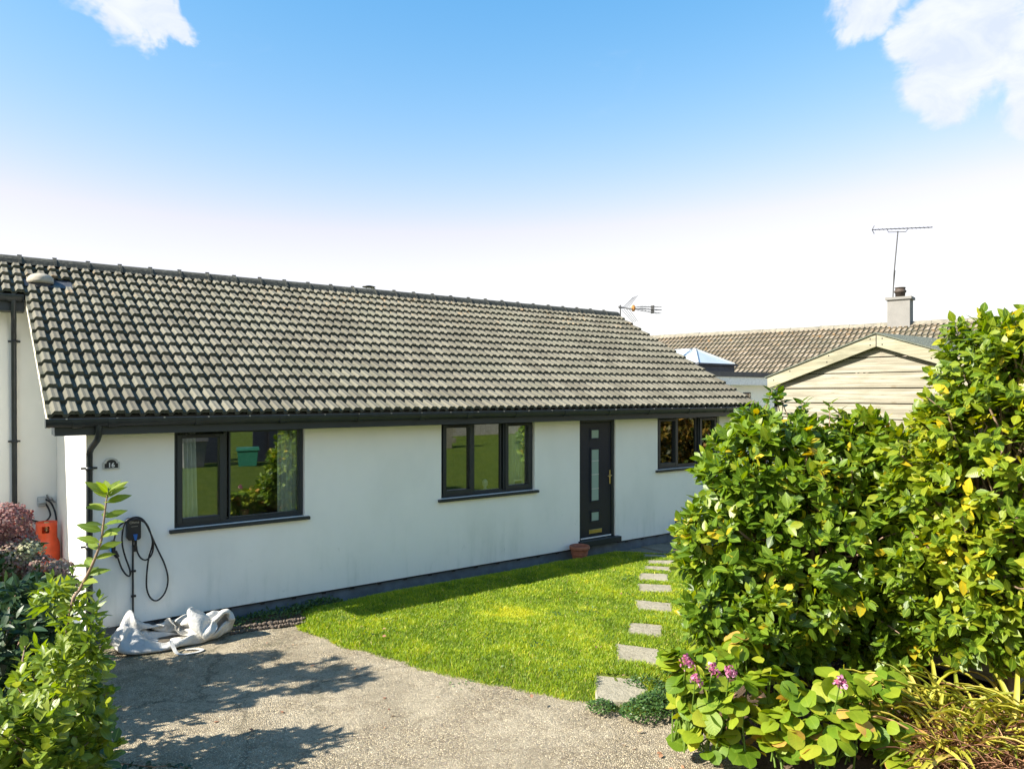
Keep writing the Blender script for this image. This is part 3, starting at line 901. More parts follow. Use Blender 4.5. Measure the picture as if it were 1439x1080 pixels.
gp = [(T, 0), (7.5, 0), (7.5, roof_under(0.0)), (3.75, roof_under(3.75)), (T, roof_under(T))]
mb.prism(gp, 0, X0H, X0H + T)
mb.prism(gp, 0, X1H - T, X1H)
mb.box(X0H + T, X1H - T, 7.22, 7.5, 0, 2.40)
wall = part('wall', mb, M['render'], house)
pl = MB().box(X0H + 0.02, X1H - 0.02, 0.02, 0.26, -0.30, -0.001).box(X0H + 0.02, X0H + 0.26, 0.26, 7.4, -0.30, -0.001).box(X1H - .26, X1H - 0.02, 0.26, 7.4, -0.30, -0.001)
part('plinth', pl, M['plinth'], house)
bd = MB().box(X0H + 0.3, DOOR[0] - 0.02, -0.012, 0.019, -0.016, -0.002).box(DOOR[1] + 0.06, X1H, -0.012, 0.019, -0.016, -0.002)
for i in range(27):
    xx = 1.9 + i * 0.415
    if not (8.5 < xx < 9.7): bd.box(xx, xx + 0.05, -0.010, 0.018, -0.034, -0.0165)
part('drip_bead', bd, M['black'], house)
# rooms
rm = MB().box(X0H + T, X1H - T, T, 7.2, 0.02, 0.06).box(X0H + T, X1H - T, T, 7.2, 2.36, 2.39)
rm.box(X0H + T + .002, X1H - T - .002, 3.5, 3.6, 0.06, 2.36)
for xx in (4.8, 8.3, 9.9): rm.box(xx, xx + 0.1, T, 3.5, 0.06, 2.36)
part('room_partitions', rm, M['interior'], house)

def make_window(x0, x1, z0, lights, zt=2.215):
    F = 0.05
    fr = MB()
    yf, yb = 0.055, 0.125
    fr.bbox(x0 + .002, x0 + F, yf, yb, z0, zt).bbox(x1 - F, x1 - .002, yf, yb, z0, zt)
    fr.bbox(x0 + F, x1 - F, yf + .001, yb, z0, z0 + F).bbox(x0 + F, x1 - F, yf + .001, yb, zt - 0.025, zt)
    inner = [q for q in lights]
    for k in range(len(lights) - 1):
        a = lights[k][1]; c = lights[k + 1][0]
        mid0, mid1 = (a + c) / 2 - 0.022, (a + c) / 2 + 0.022
        fr.bbox(mid0, mid1, yf - .002, yb, z0 + F, zt - 0.025)
    wnd = part('window', fr, M['upvc'], house)
    part('sill', MB().bbox(x0 - 0.06, x1 + 0.06, -0.055, 0.10, z0 - 0.045, z0 - 0.004), M['upvc'], wnd)
    for k, (a, c, zb, ztp, kind) in enumerate(lights):
        if kind == 'c':
            S = 0.062; yc = 0.032
            sb = MB()
            sb.bbox(a - S, a, yc, 0.10, zb - S, ztp + S * .75).bbox(c, c + S, yc, 0.10, zb - S, ztp + S * .75)
            sb.bbox(a, c, yc + .001, 0.10, zb - S, zb).bbox(a, c, yc + .001, 0.10, ztp, ztp + S * .75)
            part('casement', sb, M['upvc'], wnd)
            part('trickle_vent', MB().bbox((a + c) / 2 - 0.17, (a + c) / 2 + 0.17, yc - 0.014, yc - 0.001, ztp + 0.012, ztp + 0.034), M['black'], wnd)
        else:
            bb = 0.020
            xa = a - bb; xc = c + bb
            sb = MB()
            sb.box(xa, a, 0.066, 0.11, zb - bb, ztp + bb).box(c, xc, 0.066, 0.11, zb - bb, ztp + bb)
            sb.box(a, c, 0.067, 0.11, zb - bb, zb).box(a, c, 0.067, 0.11, ztp, ztp + bb)
            part('glazing_bead', sb, M['upvc'], wnd)
        part('pane', MB().box(a - .004, c + .004, 0.088, 0.094, zb - .004, ztp + .004), M['glass'], wnd)
    return wnd
make_window(*WINS[0], [(2.215, 2.650, 1.155, 2.125, 'c'), (2.790, 3.665, 1.115, 2.180, 'f')])
make_window(*WINS[1], [(5.970, 6.400, 1.195, 2.145, 'c'), (6.500, 7.000, 1.150, 2.185, 'f'), (7.145, 7.555, 1.190, 2.145, 'c')])
make_window(*WINS[2], [(10.76, 11.19, 1.335, 2.135, 'c'), (11.30, 11.83, 1.290, 2.180, 'f'), (11.99, 12.39, 1.335, 2.135, 'c')])

# door
dx0, dx1, dz0 = DOOR
fr = MB().bbox(dx0 + .002, dx0 + 0.048, 0.03, 0.11, dz0 + 0.045, 2.215).bbox(dx1 - 0.062, dx1 - .002, 0.03, 0.11, dz0 + 0.045, 2.215).bbox(dx0 + 0.048, dx1 - 0.062, 0.031, 0.11, 2.16, 2.215)
door = part('door', fr, M['upvc'], house)
lx0, lx1 = 8.706, 9.455
part('door_leaf', MB().bbox(lx0, lx1, 0.048, 0.095, 0.150, 2.157), M['door'], door)
part('threshold', MB().bbox(dx0 - 0.03, dx1 + 0.06, -0.10, 0.12, dz0 - 0.055, dz0 + 0.040), M['upvc'], door)
part('weather_strip', MB().box(lx0 + .01, lx1 - .01, 0.030, 0.047, 0.128, 0.147), M['whitep'], door)
for (a, c, z0, z1) in [(8.975, 9.145, 1.885, 2.025), (8.975, 9.145, 0.785, 1.680), (8.975, 9.145, 0.430, 0.575)]:
    s_ = 0.030
    part('glazing_surround', MB().bbox(a - s_, a, 0.032, 0.0475, z0 - s_, z1 + s_).bbox(c, c + s_, 0.032, 0.0475, z0 - s_, z1 + s_).bbox(a, c, 0.0325, 0.0475, z0 - s_, z0).bbox(a, c, 0.0325, 0.0475, z1, z1 + s_), M['door'], door)
    part('glazing', MB().box(a, c, 0.041, 0.0472, z0, z1), M['frost'], door)
for zz in (0.985, 1.235, 1.475): part('glazing_bar', MB().box(8.975, 9.145, 0.036, 0.0408, zz, zz + 0.014), M['silverplate'], door)
part('letter_plate', MB().bbox(8.915, 9.225, 0.036, 0.0475, 0.205, 0.278, 0.006), M['brass'], door)
hd = MB().bbox(9.405, 9.440, 0.034, 0.0475, 1.05, 1.30, 0.005)
hd.tube([(9.423, 0.04, 1.205), (9.423, -0.005, 1.205), (9.40, -0.012, 1.205), (9.32, -0.012, 1.200)], 0.010, 8)
part('handle', hd, M['brass'], door)

# roof
RX0, RX1 = 0.79, 0.79 + 42 * TW
RIDGE_Y, RIDGE_Z = 3.75, EAVE_Z + 4.10 * math.tan(PITCH)
def slope(s_, dn=0.0):   # point on the tile plane, s_ metres up from the eave, dn along the normal
    return (EAVE_Y + s_ * CP - dn * SP, EAVE_Z + s_ * SP + dn * CP)
rk = MB()
a = slope(0.03, -0.010); c = slope(4.63, -0.010); d = slope(4.63, -0.06); e = slope(0.03, -0.06)
rk.prism([a, c, d, e], 0, RX0 + 0.02, RX1 - 0.02)
bk = [(RIDGE_Y, RIDGE_Z), (7.95, EAVE_Z - 0.06), (7.95, EAVE_Z - 0.12), (RIDGE_Y, RIDGE_Z - 0.06)]
rk.prism(bk, 0, RX0 + 0.02, RX1 - 0.02)
roof = part('roof', rk, M['tile'], house)
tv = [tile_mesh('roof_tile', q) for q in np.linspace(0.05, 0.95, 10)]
tl = []
for r_ in range(15):
    for k in range(42):
        if r_ == 12 and k in (0, 1): continue      # vent tile and its flashing
        y, z = slope(r_ * GA)
        xx = RX0 + k * TW
        dist = (Vector((xx + .15, y, z)) - CAMP).length
        tl.append((dist, xx + random.uniform(-.002, .002), y, z + random.uniform(-.002, .002), random.random(), r_, k))
tl.sort()
for (_, xx, y, z, q, r_, k) in tl[:300]:
    o = bpy.data.objects.new('roof_tile', tv[int(q * 9.99)])
    o.location = Vector((xx, y, z)) - ORG[roof.name]
    o.rotation_euler = (PITCH + random.uniform(-.004, .004), random.uniform(-.006, .006), random.uniform(-.003, .003))
    COL.objects.link(o); o.parent = roof
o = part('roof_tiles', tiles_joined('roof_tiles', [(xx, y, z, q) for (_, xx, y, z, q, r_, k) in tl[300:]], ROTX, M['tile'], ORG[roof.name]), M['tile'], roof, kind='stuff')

def ridge_mesh(name, length, rad, material, cap=True):
    mb = MB(); n = 10
    prof = [(-rad * 1.05, -0.075)] + [(-rad * math.cos(math.pi * (0.12 + 0.76 * i / n)), -0.10 + rad * 1.05 * math.sin(math.pi * (0.12 + 0.76 * i / n))) for i in range(n + 1)] + [(rad * 1.05, -0.075)]
    vs = [(0.004, y, z) for y, z in prof] + [(length - 0.004, y, z) for y, z in prof]
    k = len(prof)
    fs = [(i, i + 1, k + i + 1, k + i) for i in range(k - 1)]
    fs += [tuple(range(k - 1, -1, -1)), tuple(range(k, 2 * k))]
    mb.add(vs, fs)
    if cap:      # joint clip over the gap, standing proud with a small screw cap on top
        p2 = [(y * 1.06, z + 0.008) for y, z in prof]
        vs = [(-0.018, y, z) for y, z in p2] + [(0.018, y, z) for y, z in p2]
        mb.add(vs, [(i, i + 1, k + i + 1, k + i) for i in range(k - 1)] + [tuple(range(k - 1, -1, -1)), tuple(range(k, 2 * k))])
        zt = max(z for y, z in p2)
        mb.box(-0.030, 0.030, -0.022, 0.022, zt + .001, zt + 0.012)
    me = mb.mesh(name); me.materials.append(material)
    return me
rmesh = ridge_mesh('ridge_tile', 0.4470, 0.155, M['ridge'])
for i in range(28):
    o = bpy.data.objects.new('ridge_tile', rmesh)
    o.location = Vector((RX0 + i * 0.4470, RIDGE_Y, RIDGE_Z + 0.055 + random.uniform(-.003, .003))) - ORG[roof.name]
    o.rotation_euler = (random.uniform(-.01, .01), random.uniform(-.004, .004), 0)
    COL.objects.link(o); o.parent = roof
# verge boards
for xx in (RX0 + 0.005, RX1 - 0.027):
    vb = MB()
    a = slope(-0.02, -0.004); c = slope(4.64, -0.004); d = slope(4.64, -0.11); e = slope(-0.02, -0.11)
    vb.prism([a, c, d, e], 0, xx, xx + 0.022)
    part('verge_board', vb, M['cream'], house)
# roof vent: buff cowl on its own tile with dark flashing beside it
y, z = slope(12 * GA)
vt = MB()
sy, sz = slope(12 * GA, 0.02)
a = slope(12 * GA - .03, 0.040); c = slope(13 * GA + 0.03, 0.020); d = slope(13 * GA + 0.03, 0.0); e = slope(12 * GA - .03, 0.0)
vt.prism([a, c, d, e], 0, RX0 + 0.01, RX0 + 0.60)
vent = part('roof_vent', vt, M['leadgrey'], roof)
hd = MB(); vs = []; fs = []
n = 12; mrow = 6
cx, cy, cz = RX0 + 0.21, y + 0.10, z + 0.115
for i in range(mrow + 1):
    ph = (math.pi / 2) * i / mrow
    for k in range(n + 1):
        th = math.pi * k / n
        vs.append((cx - 0.165 * math.cos(th) * math.cos(ph) * 1.0, cy - 0.19 * math.sin(th) * math.cos(ph) + 0.02, cz + 0.115 * math.sin(ph) ** 0.8))
for i in range(mrow):
    for k in range(n): fs.append((i * (n + 1) + k, i * (n + 1) + k + 1, (i + 1) * (n + 1) + k + 1, (i + 1) * (n + 1) + k))
hd.add(vs, fs, True)
hd.box(cx - 0.165, cx + 0.165, cy + 0.02, cy + 0.20, cz - 0.03, cz + 0.06)
hd.add([(cx - 0.165 * math.cos(math.pi * k / n), cy - 0.19 * math.sin(math.pi * k / n) + 0.02, cz - 0.035) for k in range(n + 1)] + [(cx - 0.165 * math.cos(math.pi * k / n), cy - 0.19 * math.sin(math.pi * k / n) + 0.02, cz) for k in range(n + 1)],
       [(k, k + 1, n + 2 + k, n + 1 + k) for k in range(n)] + [tuple(range(n, -1, -1))], True)
part('cowl', hd, M['ventbuff'], vent)
part('grille', MB().add([(cx - 0.145 * math.cos(math.pi * k / n), cy - 0.165 * math.sin(math.pi * k / n) + 0.02, zz) for zz in (cz - 0.10, cz - 0.037) for k in range(n + 1)], [(k, k + 1, n + 2 + k, n + 1 + k) for k in range(n)], True), M['black'], vent)
# flue behind the ridge
fl = MB().lathe([(0.0, 4.30), (0.075, 4.30), (0.075, 4.795), (0.0, 4.795)], (6.745, 4.25, 0), 14)
fl.lathe([(0.0, 4.83), (0.13, 4.83), (0.135, 4.842), (0.05, 4.862), (0, 4.862)], (6.745, 4.25, 0), 14).tube([(6.69, 4.25, 4.78), (6.69, 4.25, 4.835)], .008, 5).tube([(6.80, 4.25, 4.78), (6.80, 4.25, 4.835)], .008, 5)
part('flue', fl, M['black'], roof)

# fascia, soffit, gutter, downpipe
fa = MB().bbox(0.86, X1H + 0.12, -0.31, -0.285, 2.215, 2.385, 0.003).bbox(0.86, 0.885, -0.2845, 0.0, 2.215, 2.36, 0.003)
part('fascia', fa, M['upvc'], house)
part('soffit', MB().box(0.886, X1H + 0.11, -0.284, -0.002, 2.225, 2.236), M['upvc'], house)
def gutter_mb(x0, x1, yb, zt, unions, r=0.058):
    mb = MB(); n = 8
    def prof(k): return [(yb - r + k * r * math.cos(math.pi + math.pi * i / n), zt + (-0.002 if k > 1 else 0) + k * (r * 1.55) * math.sin(math.pi + math.pi * i / n)) for i in range(n + 1)]
    def seg(a, c, k):
        p = prof(k); q = prof(k * 0.9); q = [(y, zt + (z_ - zt) * 1.0 + .004) for y, z_ in q]
        ring = p + q[::-1]; m_ = len(ring)
        vs = [(a, *u) for u in ring] + [(c, *u) for u in ring]
        fs = [(i, (i + 1) % m_, m_ + (i + 1) % m_, m_ + i) for i in range(m_)]
        for base in (0, m_):
            fs += [(base + i, base + i + 1, base + m_ - 2 - i, base + m_ - 1 - i) for i in range(n)]
        mb.add(vs, fs, False)
    seg(x0, x1, 1.0)
    for u in unions: seg(u - 0.045, u + 0.045, 1.10)
    mb.box(x0 - 0.006, x0 - .001, yb - 2 * r - .004, yb - .002, zt - r * 1.6, zt + .004); mb.box(x1 + .001, x1 + 0.006, yb - 2 * r - .004, yb - .002, zt - r * 1.6, zt + .004)
    return mb
part('gutter', gutter_mb(0.775, 13.30, -0.312, 2.398, [1.06, 1.40, 2.3, 3.3, 4.35, 5.3, 6.1, 7.0, 8.0, 9.0, 10.0, 11.1, 12.2]), M['gutter'], house)
cl = MB()
for i in range(26): cl.box(0.95 + i * 0.48, 0.965 + i * 0.48, -0.432, -0.414, 2.392, 2.406)
part('gutter_clip', cl, M['steel'], house, kind='stuff')
dp = MB().tube([(1.265, -0.37, 2.33), (1.265, -0.37, 2.215), (1.255, -0.33, 2.16), (1.225, -0.12, 2.06), (1.215, -0.06, 2.00), (1.215, -0.06, -0.17)], 0.034, 10)
dpo = part('downpipe', dp, M['gutter'], house)
bk = MB()
for zz in (1.83, 0.95, 0.25): bk.lathe([(0.0, zz - .02), (0.041, zz - .02), (0.041, zz + .02), (0, zz + .02)], (1.215, -0.06, 0), 12).box(1.135, 1.30, -0.02, -0.001, zz - 0.012, zz + 0.012)
part('pipe_bracket', bk, M['gutter'], dpo)

# ------------------------------------------------------------------ curtains and window-sill things
def curtain(x0, x1, z0, z1, y, folds, label, x1b=None):
    mb = MB(); n = folds * 6; vs = []; fs = []
    x1b = x1b or x1
    rows = 6
    for r_ in range(rows + 1):
        f = r_ / rows
        for i in range(n + 1):
            u = i / n
            xe = x1 + (x1b - x1) * f
            vs.append((x0 + (xe - x0) * u, y + 0.035 * math.sin(u * folds * 2 * math.pi + 0.4 * math.sin(f * 3 + i)) , z1 + (z0 - z1) * f))
    for r_ in range(rows):
        for i in range(n): fs.append((r_ * (n + 1) + i, r_ * (n + 1) + i + 1, (r_ + 1) * (n + 1) + i + 1, (r_ + 1) * (n + 1) + i))
    mb.add(vs, fs, True)
    me = mb.mesh('curtain', ((x0 + x1) / 2, y, z0)); me.materials.append(M['curtain'])
    o = bpy.data.objects.new('curtain', me); o.location = ((x0 + x1) / 2, y, z0); COL.objects.link(o); ORG[o.name] = Vector(o.location)
    md = o.modifiers.new('cloth', 'SOLIDIFY'); md.thickness = 0.004
    return setmeta(o, label, 'curtain', 'white curtains inside the windows')
curtain(2.22, 2.40, 0.9, 2.2, 0.21, 4, 'white curtain drawn to the left side of the window beside the charger', 2.44)
curtain(3.44, 3.76, 0.9, 2.2, 0.21, 5, 'white curtain at the right side of the window beside the charger')
curtain(7.27, 7.62, 0.9, 2.2, 0.21, 5, 'white curtain behind the right casement of the window beside the door')
curtain(12.15, 12.50, 0.9, 2.2, 0.21, 4, 'pale curtain in the far window behind the camellia')
def lathe_thing(name, prof, loc, material, label, cat, n=18):
    return solo(name, MB().lathe(prof, loc, n), material, loc, label=label, cat=cat)
part('window_board', MB().box(2.1, 3.75, 0.13, 0.40, 1.045, 1.07).box(5.85, 7.66, 0.13, 0.40, 1.085, 1.11).box(10.63, 12.5, .13, .40, 1.215, 1.24), M['whitep'], house)
lathe_thing('flower_pot', [(0, 0), (0.045, 0), (0.06, 0.09), (0.055, 0.09), (0.05, 0.07), (0, 0.07)], (3.02, 0.25, 1.071), M['terracotta'], 'small terracotta pot on the inner sill of the window beside the charger', 'flower pot')
lathe_thing('ornament', [(0, 0), (0.03, 0), (0.035, 0.02), (0.02, 0.05), (0.045, 0.10), (0.045, 0.15), (0.02, 0.18), (0, 0.185)], (6.83, 0.25, 1.111), M['whitep'], 'small white ornament on the inner sill of the middle window pane', 'ornament')
pf = thing('photo_frame', (7.42, 0.16, 1.111), 'small white photo frame on the sill under the right casement by the door', 'photo frame')
part('frame', MB().box(7.33, 7.53, 0.15, 0.162, 1.111, 1.135).box(7.33, 7.53, 0.15, 0.162, 1.235, 1.26).box(7.33, 7.355, 0.15, 0.162, 1.135, 1.235).box(7.505, 7.53, 0.15, 0.162, 1.135, 1.235), M['whitep'], pf)
part('picture', MB().box(7.355, 7.505, 0.154, 0.160, 1.135, 1.235), M['flint'], pf)

# ------------------------------------------------------------------ number plaque
def text_mesh(name, body, size, extr, loc, rot, material, bold=0.0):
    cu = bpy.data.curves.new(name, 'FONT'); cu.body = body; cu.size = size; cu.extrude = extr; cu.offset = bold
    cu.align_x = 'CENTER'; cu.align_y = 'CENTER'
    tmp = bpy.data.objects.new('tmp', cu); COL.objects.link(tmp)
    dg = bpy.context.evaluated_depsgraph_get()
    me = bpy.data.meshes.new_from_object(tmp.evaluated_get(dg))
    bpy.data.objects.remove(tmp); bpy.data.curves.remove(cu)
    me.transform(Matrix.Translation(loc) @ rot); me.name = name
    me.materials.clear(); me.materials.append(material)
    return me
TXR = Matrix.Rotation(R(90), 4, 'X')
def arch(x0, x1, z0, zs, zt, n=12):
    p = [(x0, z0), (x1, z0), (x1, zs), (x1 - 0.018, zs + .002)]
    a = x1 - 0.018; c = x0 + 0.018
    for i in range(n + 1):
        th = math.pi * i / n
        p.append(((a + c) / 2 + (a - c) / 2 * math.cos(th), zs + .006 + (zt - zs - .006) * math.sin(th)))
    return p + [(c, zs + .002), (x0, zs)]
pq = thing('house_number', (1.44, -0.01, 1.80), 'black arched number plaque with pale rim reading 16 on the white wall', 'number plaque')
def ring_xz(pa, pb, y0, y1):
    n = len(pa); vs = [(x_, y0, z_) for x_, z_ in pa] + [(x_, y0, z_) for x_, z_ in pb] + [(x_, y1, z_) for x_, z_ in pa] + [(x_, y1, z_) for x_, z_ in pb]
    fs = []
    for i in range(n):
        j = (i + 1) % n
        fs += [(i, j, n + j, n + i), (2 * n + i, 3 * n + i, 3 * n + j, 2 * n + j), (i, 2 * n + i, 2 * n + j, j), (n + i, n + j, 3 * n + j, 3 * n + i)]
    return MB().add(vs, fs)
oa = arch(1.355, 1.525, 1.805, 1.885, 1.935); ia = arch(1.371, 1.509, 1.820, 1.872, 1.916)
part('rim', ring_xz(oa, ia, -0.024, -0.006), M['silverplate'], pq)
part('plate', MB().prism(ia, 1, -0.018, -0.004), M['black'], pq)
q16 = text_mesh('numerals', '16', 0.070, 0.002, Vector((1.440, -0.0215, 1.852)) - ORG[pq.name], TXR, M['whitep'], 0.0018)
# little slab serifs for the 1
part('numerals', q16, M['whitep'], pq)

# ------------------------------------------------------------------ EV charger
ev = thing('ev_charger', (1.66, 0, 0.2), 'black wall mounted car charger with coiled black cable on the white wall', 'car charger')
bx = MB()
prof = []
hw, hh, rr = 0.072, 0.125, 0.03
for cxs, czs, a0 in ((1, 1, 0), (-1, 1, 90), (-1, -1, 180), (1, -1, 270)):
    for k in range(4):
        th = R(a0 + 30 * k)
        prof.append((1.662 + cxs * (hw - rr) + rr * math.cos(th), 1.108 + czs * (hh - rr) + rr * math.sin(th)))
bx.prism(prof, 1, -0.10, -0.001)
bx.prism([((p[0] - 1.662) * 0.90 + 1.662, (p[1] - 1.108) * 0.94 + 1.108) for p in prof], 1, -0.108, -0.1005)
part('charger_box', bx, M['black'], ev)
part('logo', text_mesh('logo', 'Ohme', 0.040, 0.0006, Vector((1.662, -0.1087, 1.188)) - ORG[ev.name], TXR, M['steel'], 0.0002), M['steel'], ev)
part('lettering', MB().box(1.626, 1.698, -0.1092, -0.1085, 1.140, 1.144), M['steel'], ev)
part('blue_tab', MB().prism([(1.648, 1.052), (1.692, 1.052), (1.684, 0.985), (1.664, 0.985)], 1, -0.125, -0.1092), M['blue'], ev)
part('cable_gland', MB().tube([(1.677, -0.09, 0.985), (1.680, -0.085, 0.94), (1.680, -0.07, 0.90)], [0.016, 0.014, 0.018], 8).box(1.652, 1.700, -0.075, -0.02, 0.845, 0.905), M['black'], ev)
cd = MB().tube([(1.662, -0.025, 0.985), (1.662, -0.022, 0.6), (1.664, -0.022, 0.10)], 0.010, 8)
cdo = part('conduit', cd, M['black'], ev)
part('clip', MB().box(1.645, 1.694, -0.030, -0.001, 0.60, 0.622).box(1.645, 1.694, -0.030, -0.001, 0.31, 0.332), M['black'], cdo)
def smooth_path(pts, sub=4):
    P = [Vector(p) for p in pts]; out = []
    for i in range(len(P) - 1):
        p0 = P[max(i - 1, 0)]; p1 = P[i]; p2 = P[i + 1]; p3 = P[min(i + 2, len(P) - 1)]
        for k in range(sub):
            t_ = k / sub
            out.append(0.5 * ((2 * p1) + (-p0 + p2) * t_ + (2 * p0 - 5 * p1 + 4 * p2 - p3) * t_ ** 2 + (-p0 + 3 * p1 - 3 * p2 + p3) * t_ ** 3))
    return out + [P[-1]]
cab = [(1.50, -0.05, 0.80), (1.54, -.05, .67), (1.59, -.05, .585), (1.625, -.05, .57), (1.625, -.05, .64), (1.575, -.06, .80), (1.545, -.07, .94), (1.545, -.075, 1.08), (1.57, -.085, 1.19), (1.62, -.10, 1.236), (1.70, -.10, 1.243), (1.77, -.09, 1.19), (1.835, -.07, 1.05), (1.91, -.05, .86), (2.00, -.045, .64), (2.035, -.045, .46), (2.00, -.045, .31), (1.92, -.045, .235), (1.85, -.05, .27), (1.805, -.055, .38), (1.80, -.06, .54), (1.82, -.07, .75), (1.855, -.08, .89), (1.85, -.09, .99), (1.79, -.105, 1.16), (1.70, -.118, 1.222), (1.62, -.118, 1.215), (1.54, -.10, 1.19), (1.49, -.08, 1.13), (1.465, -.07, 1.03), (1.46, -.06, .99)]
part('cable', MB().tube(smooth_path(cab), 0.0095, 7), M['black'], ev)
cab2 = [(1.692, -.06, .90), (1.70, -.07, .84), (1.735, -.075, .765), (1.79, -.08, .735), (1.845, -.08, .78), (1.868, -.085, .88), (1.85, -.095, 1.0), (1.775, -.112, 1.17), (1.70, -.122, 1.215)]
part('cable', MB().tube(smooth_path(cab2), 0.0095, 7), M['black'], ev)
pgo = part('plug', MB().bbox(1.435, 1.475, -0.085, -0.02, 0.86, 1.00, 0.008).tube([(1.465, -.05, .865), (1.50, -.05, .80)], [0.03, 0.022], 9), M['black'], ev)
part('plug_sleeve', MB().bbox(1.425, 1.4345, -0.08, -0.025, 0.87, 0.99, 0.003), M['blue'], pgo)

# ------------------------------------------------------------------ bulk bag slumped against the wall
bag = thing('bulk_bag', (2.0, -0.38, -0.18), 'collapsed white woven bulk bag slumped on the drive against the wall', 'bag')
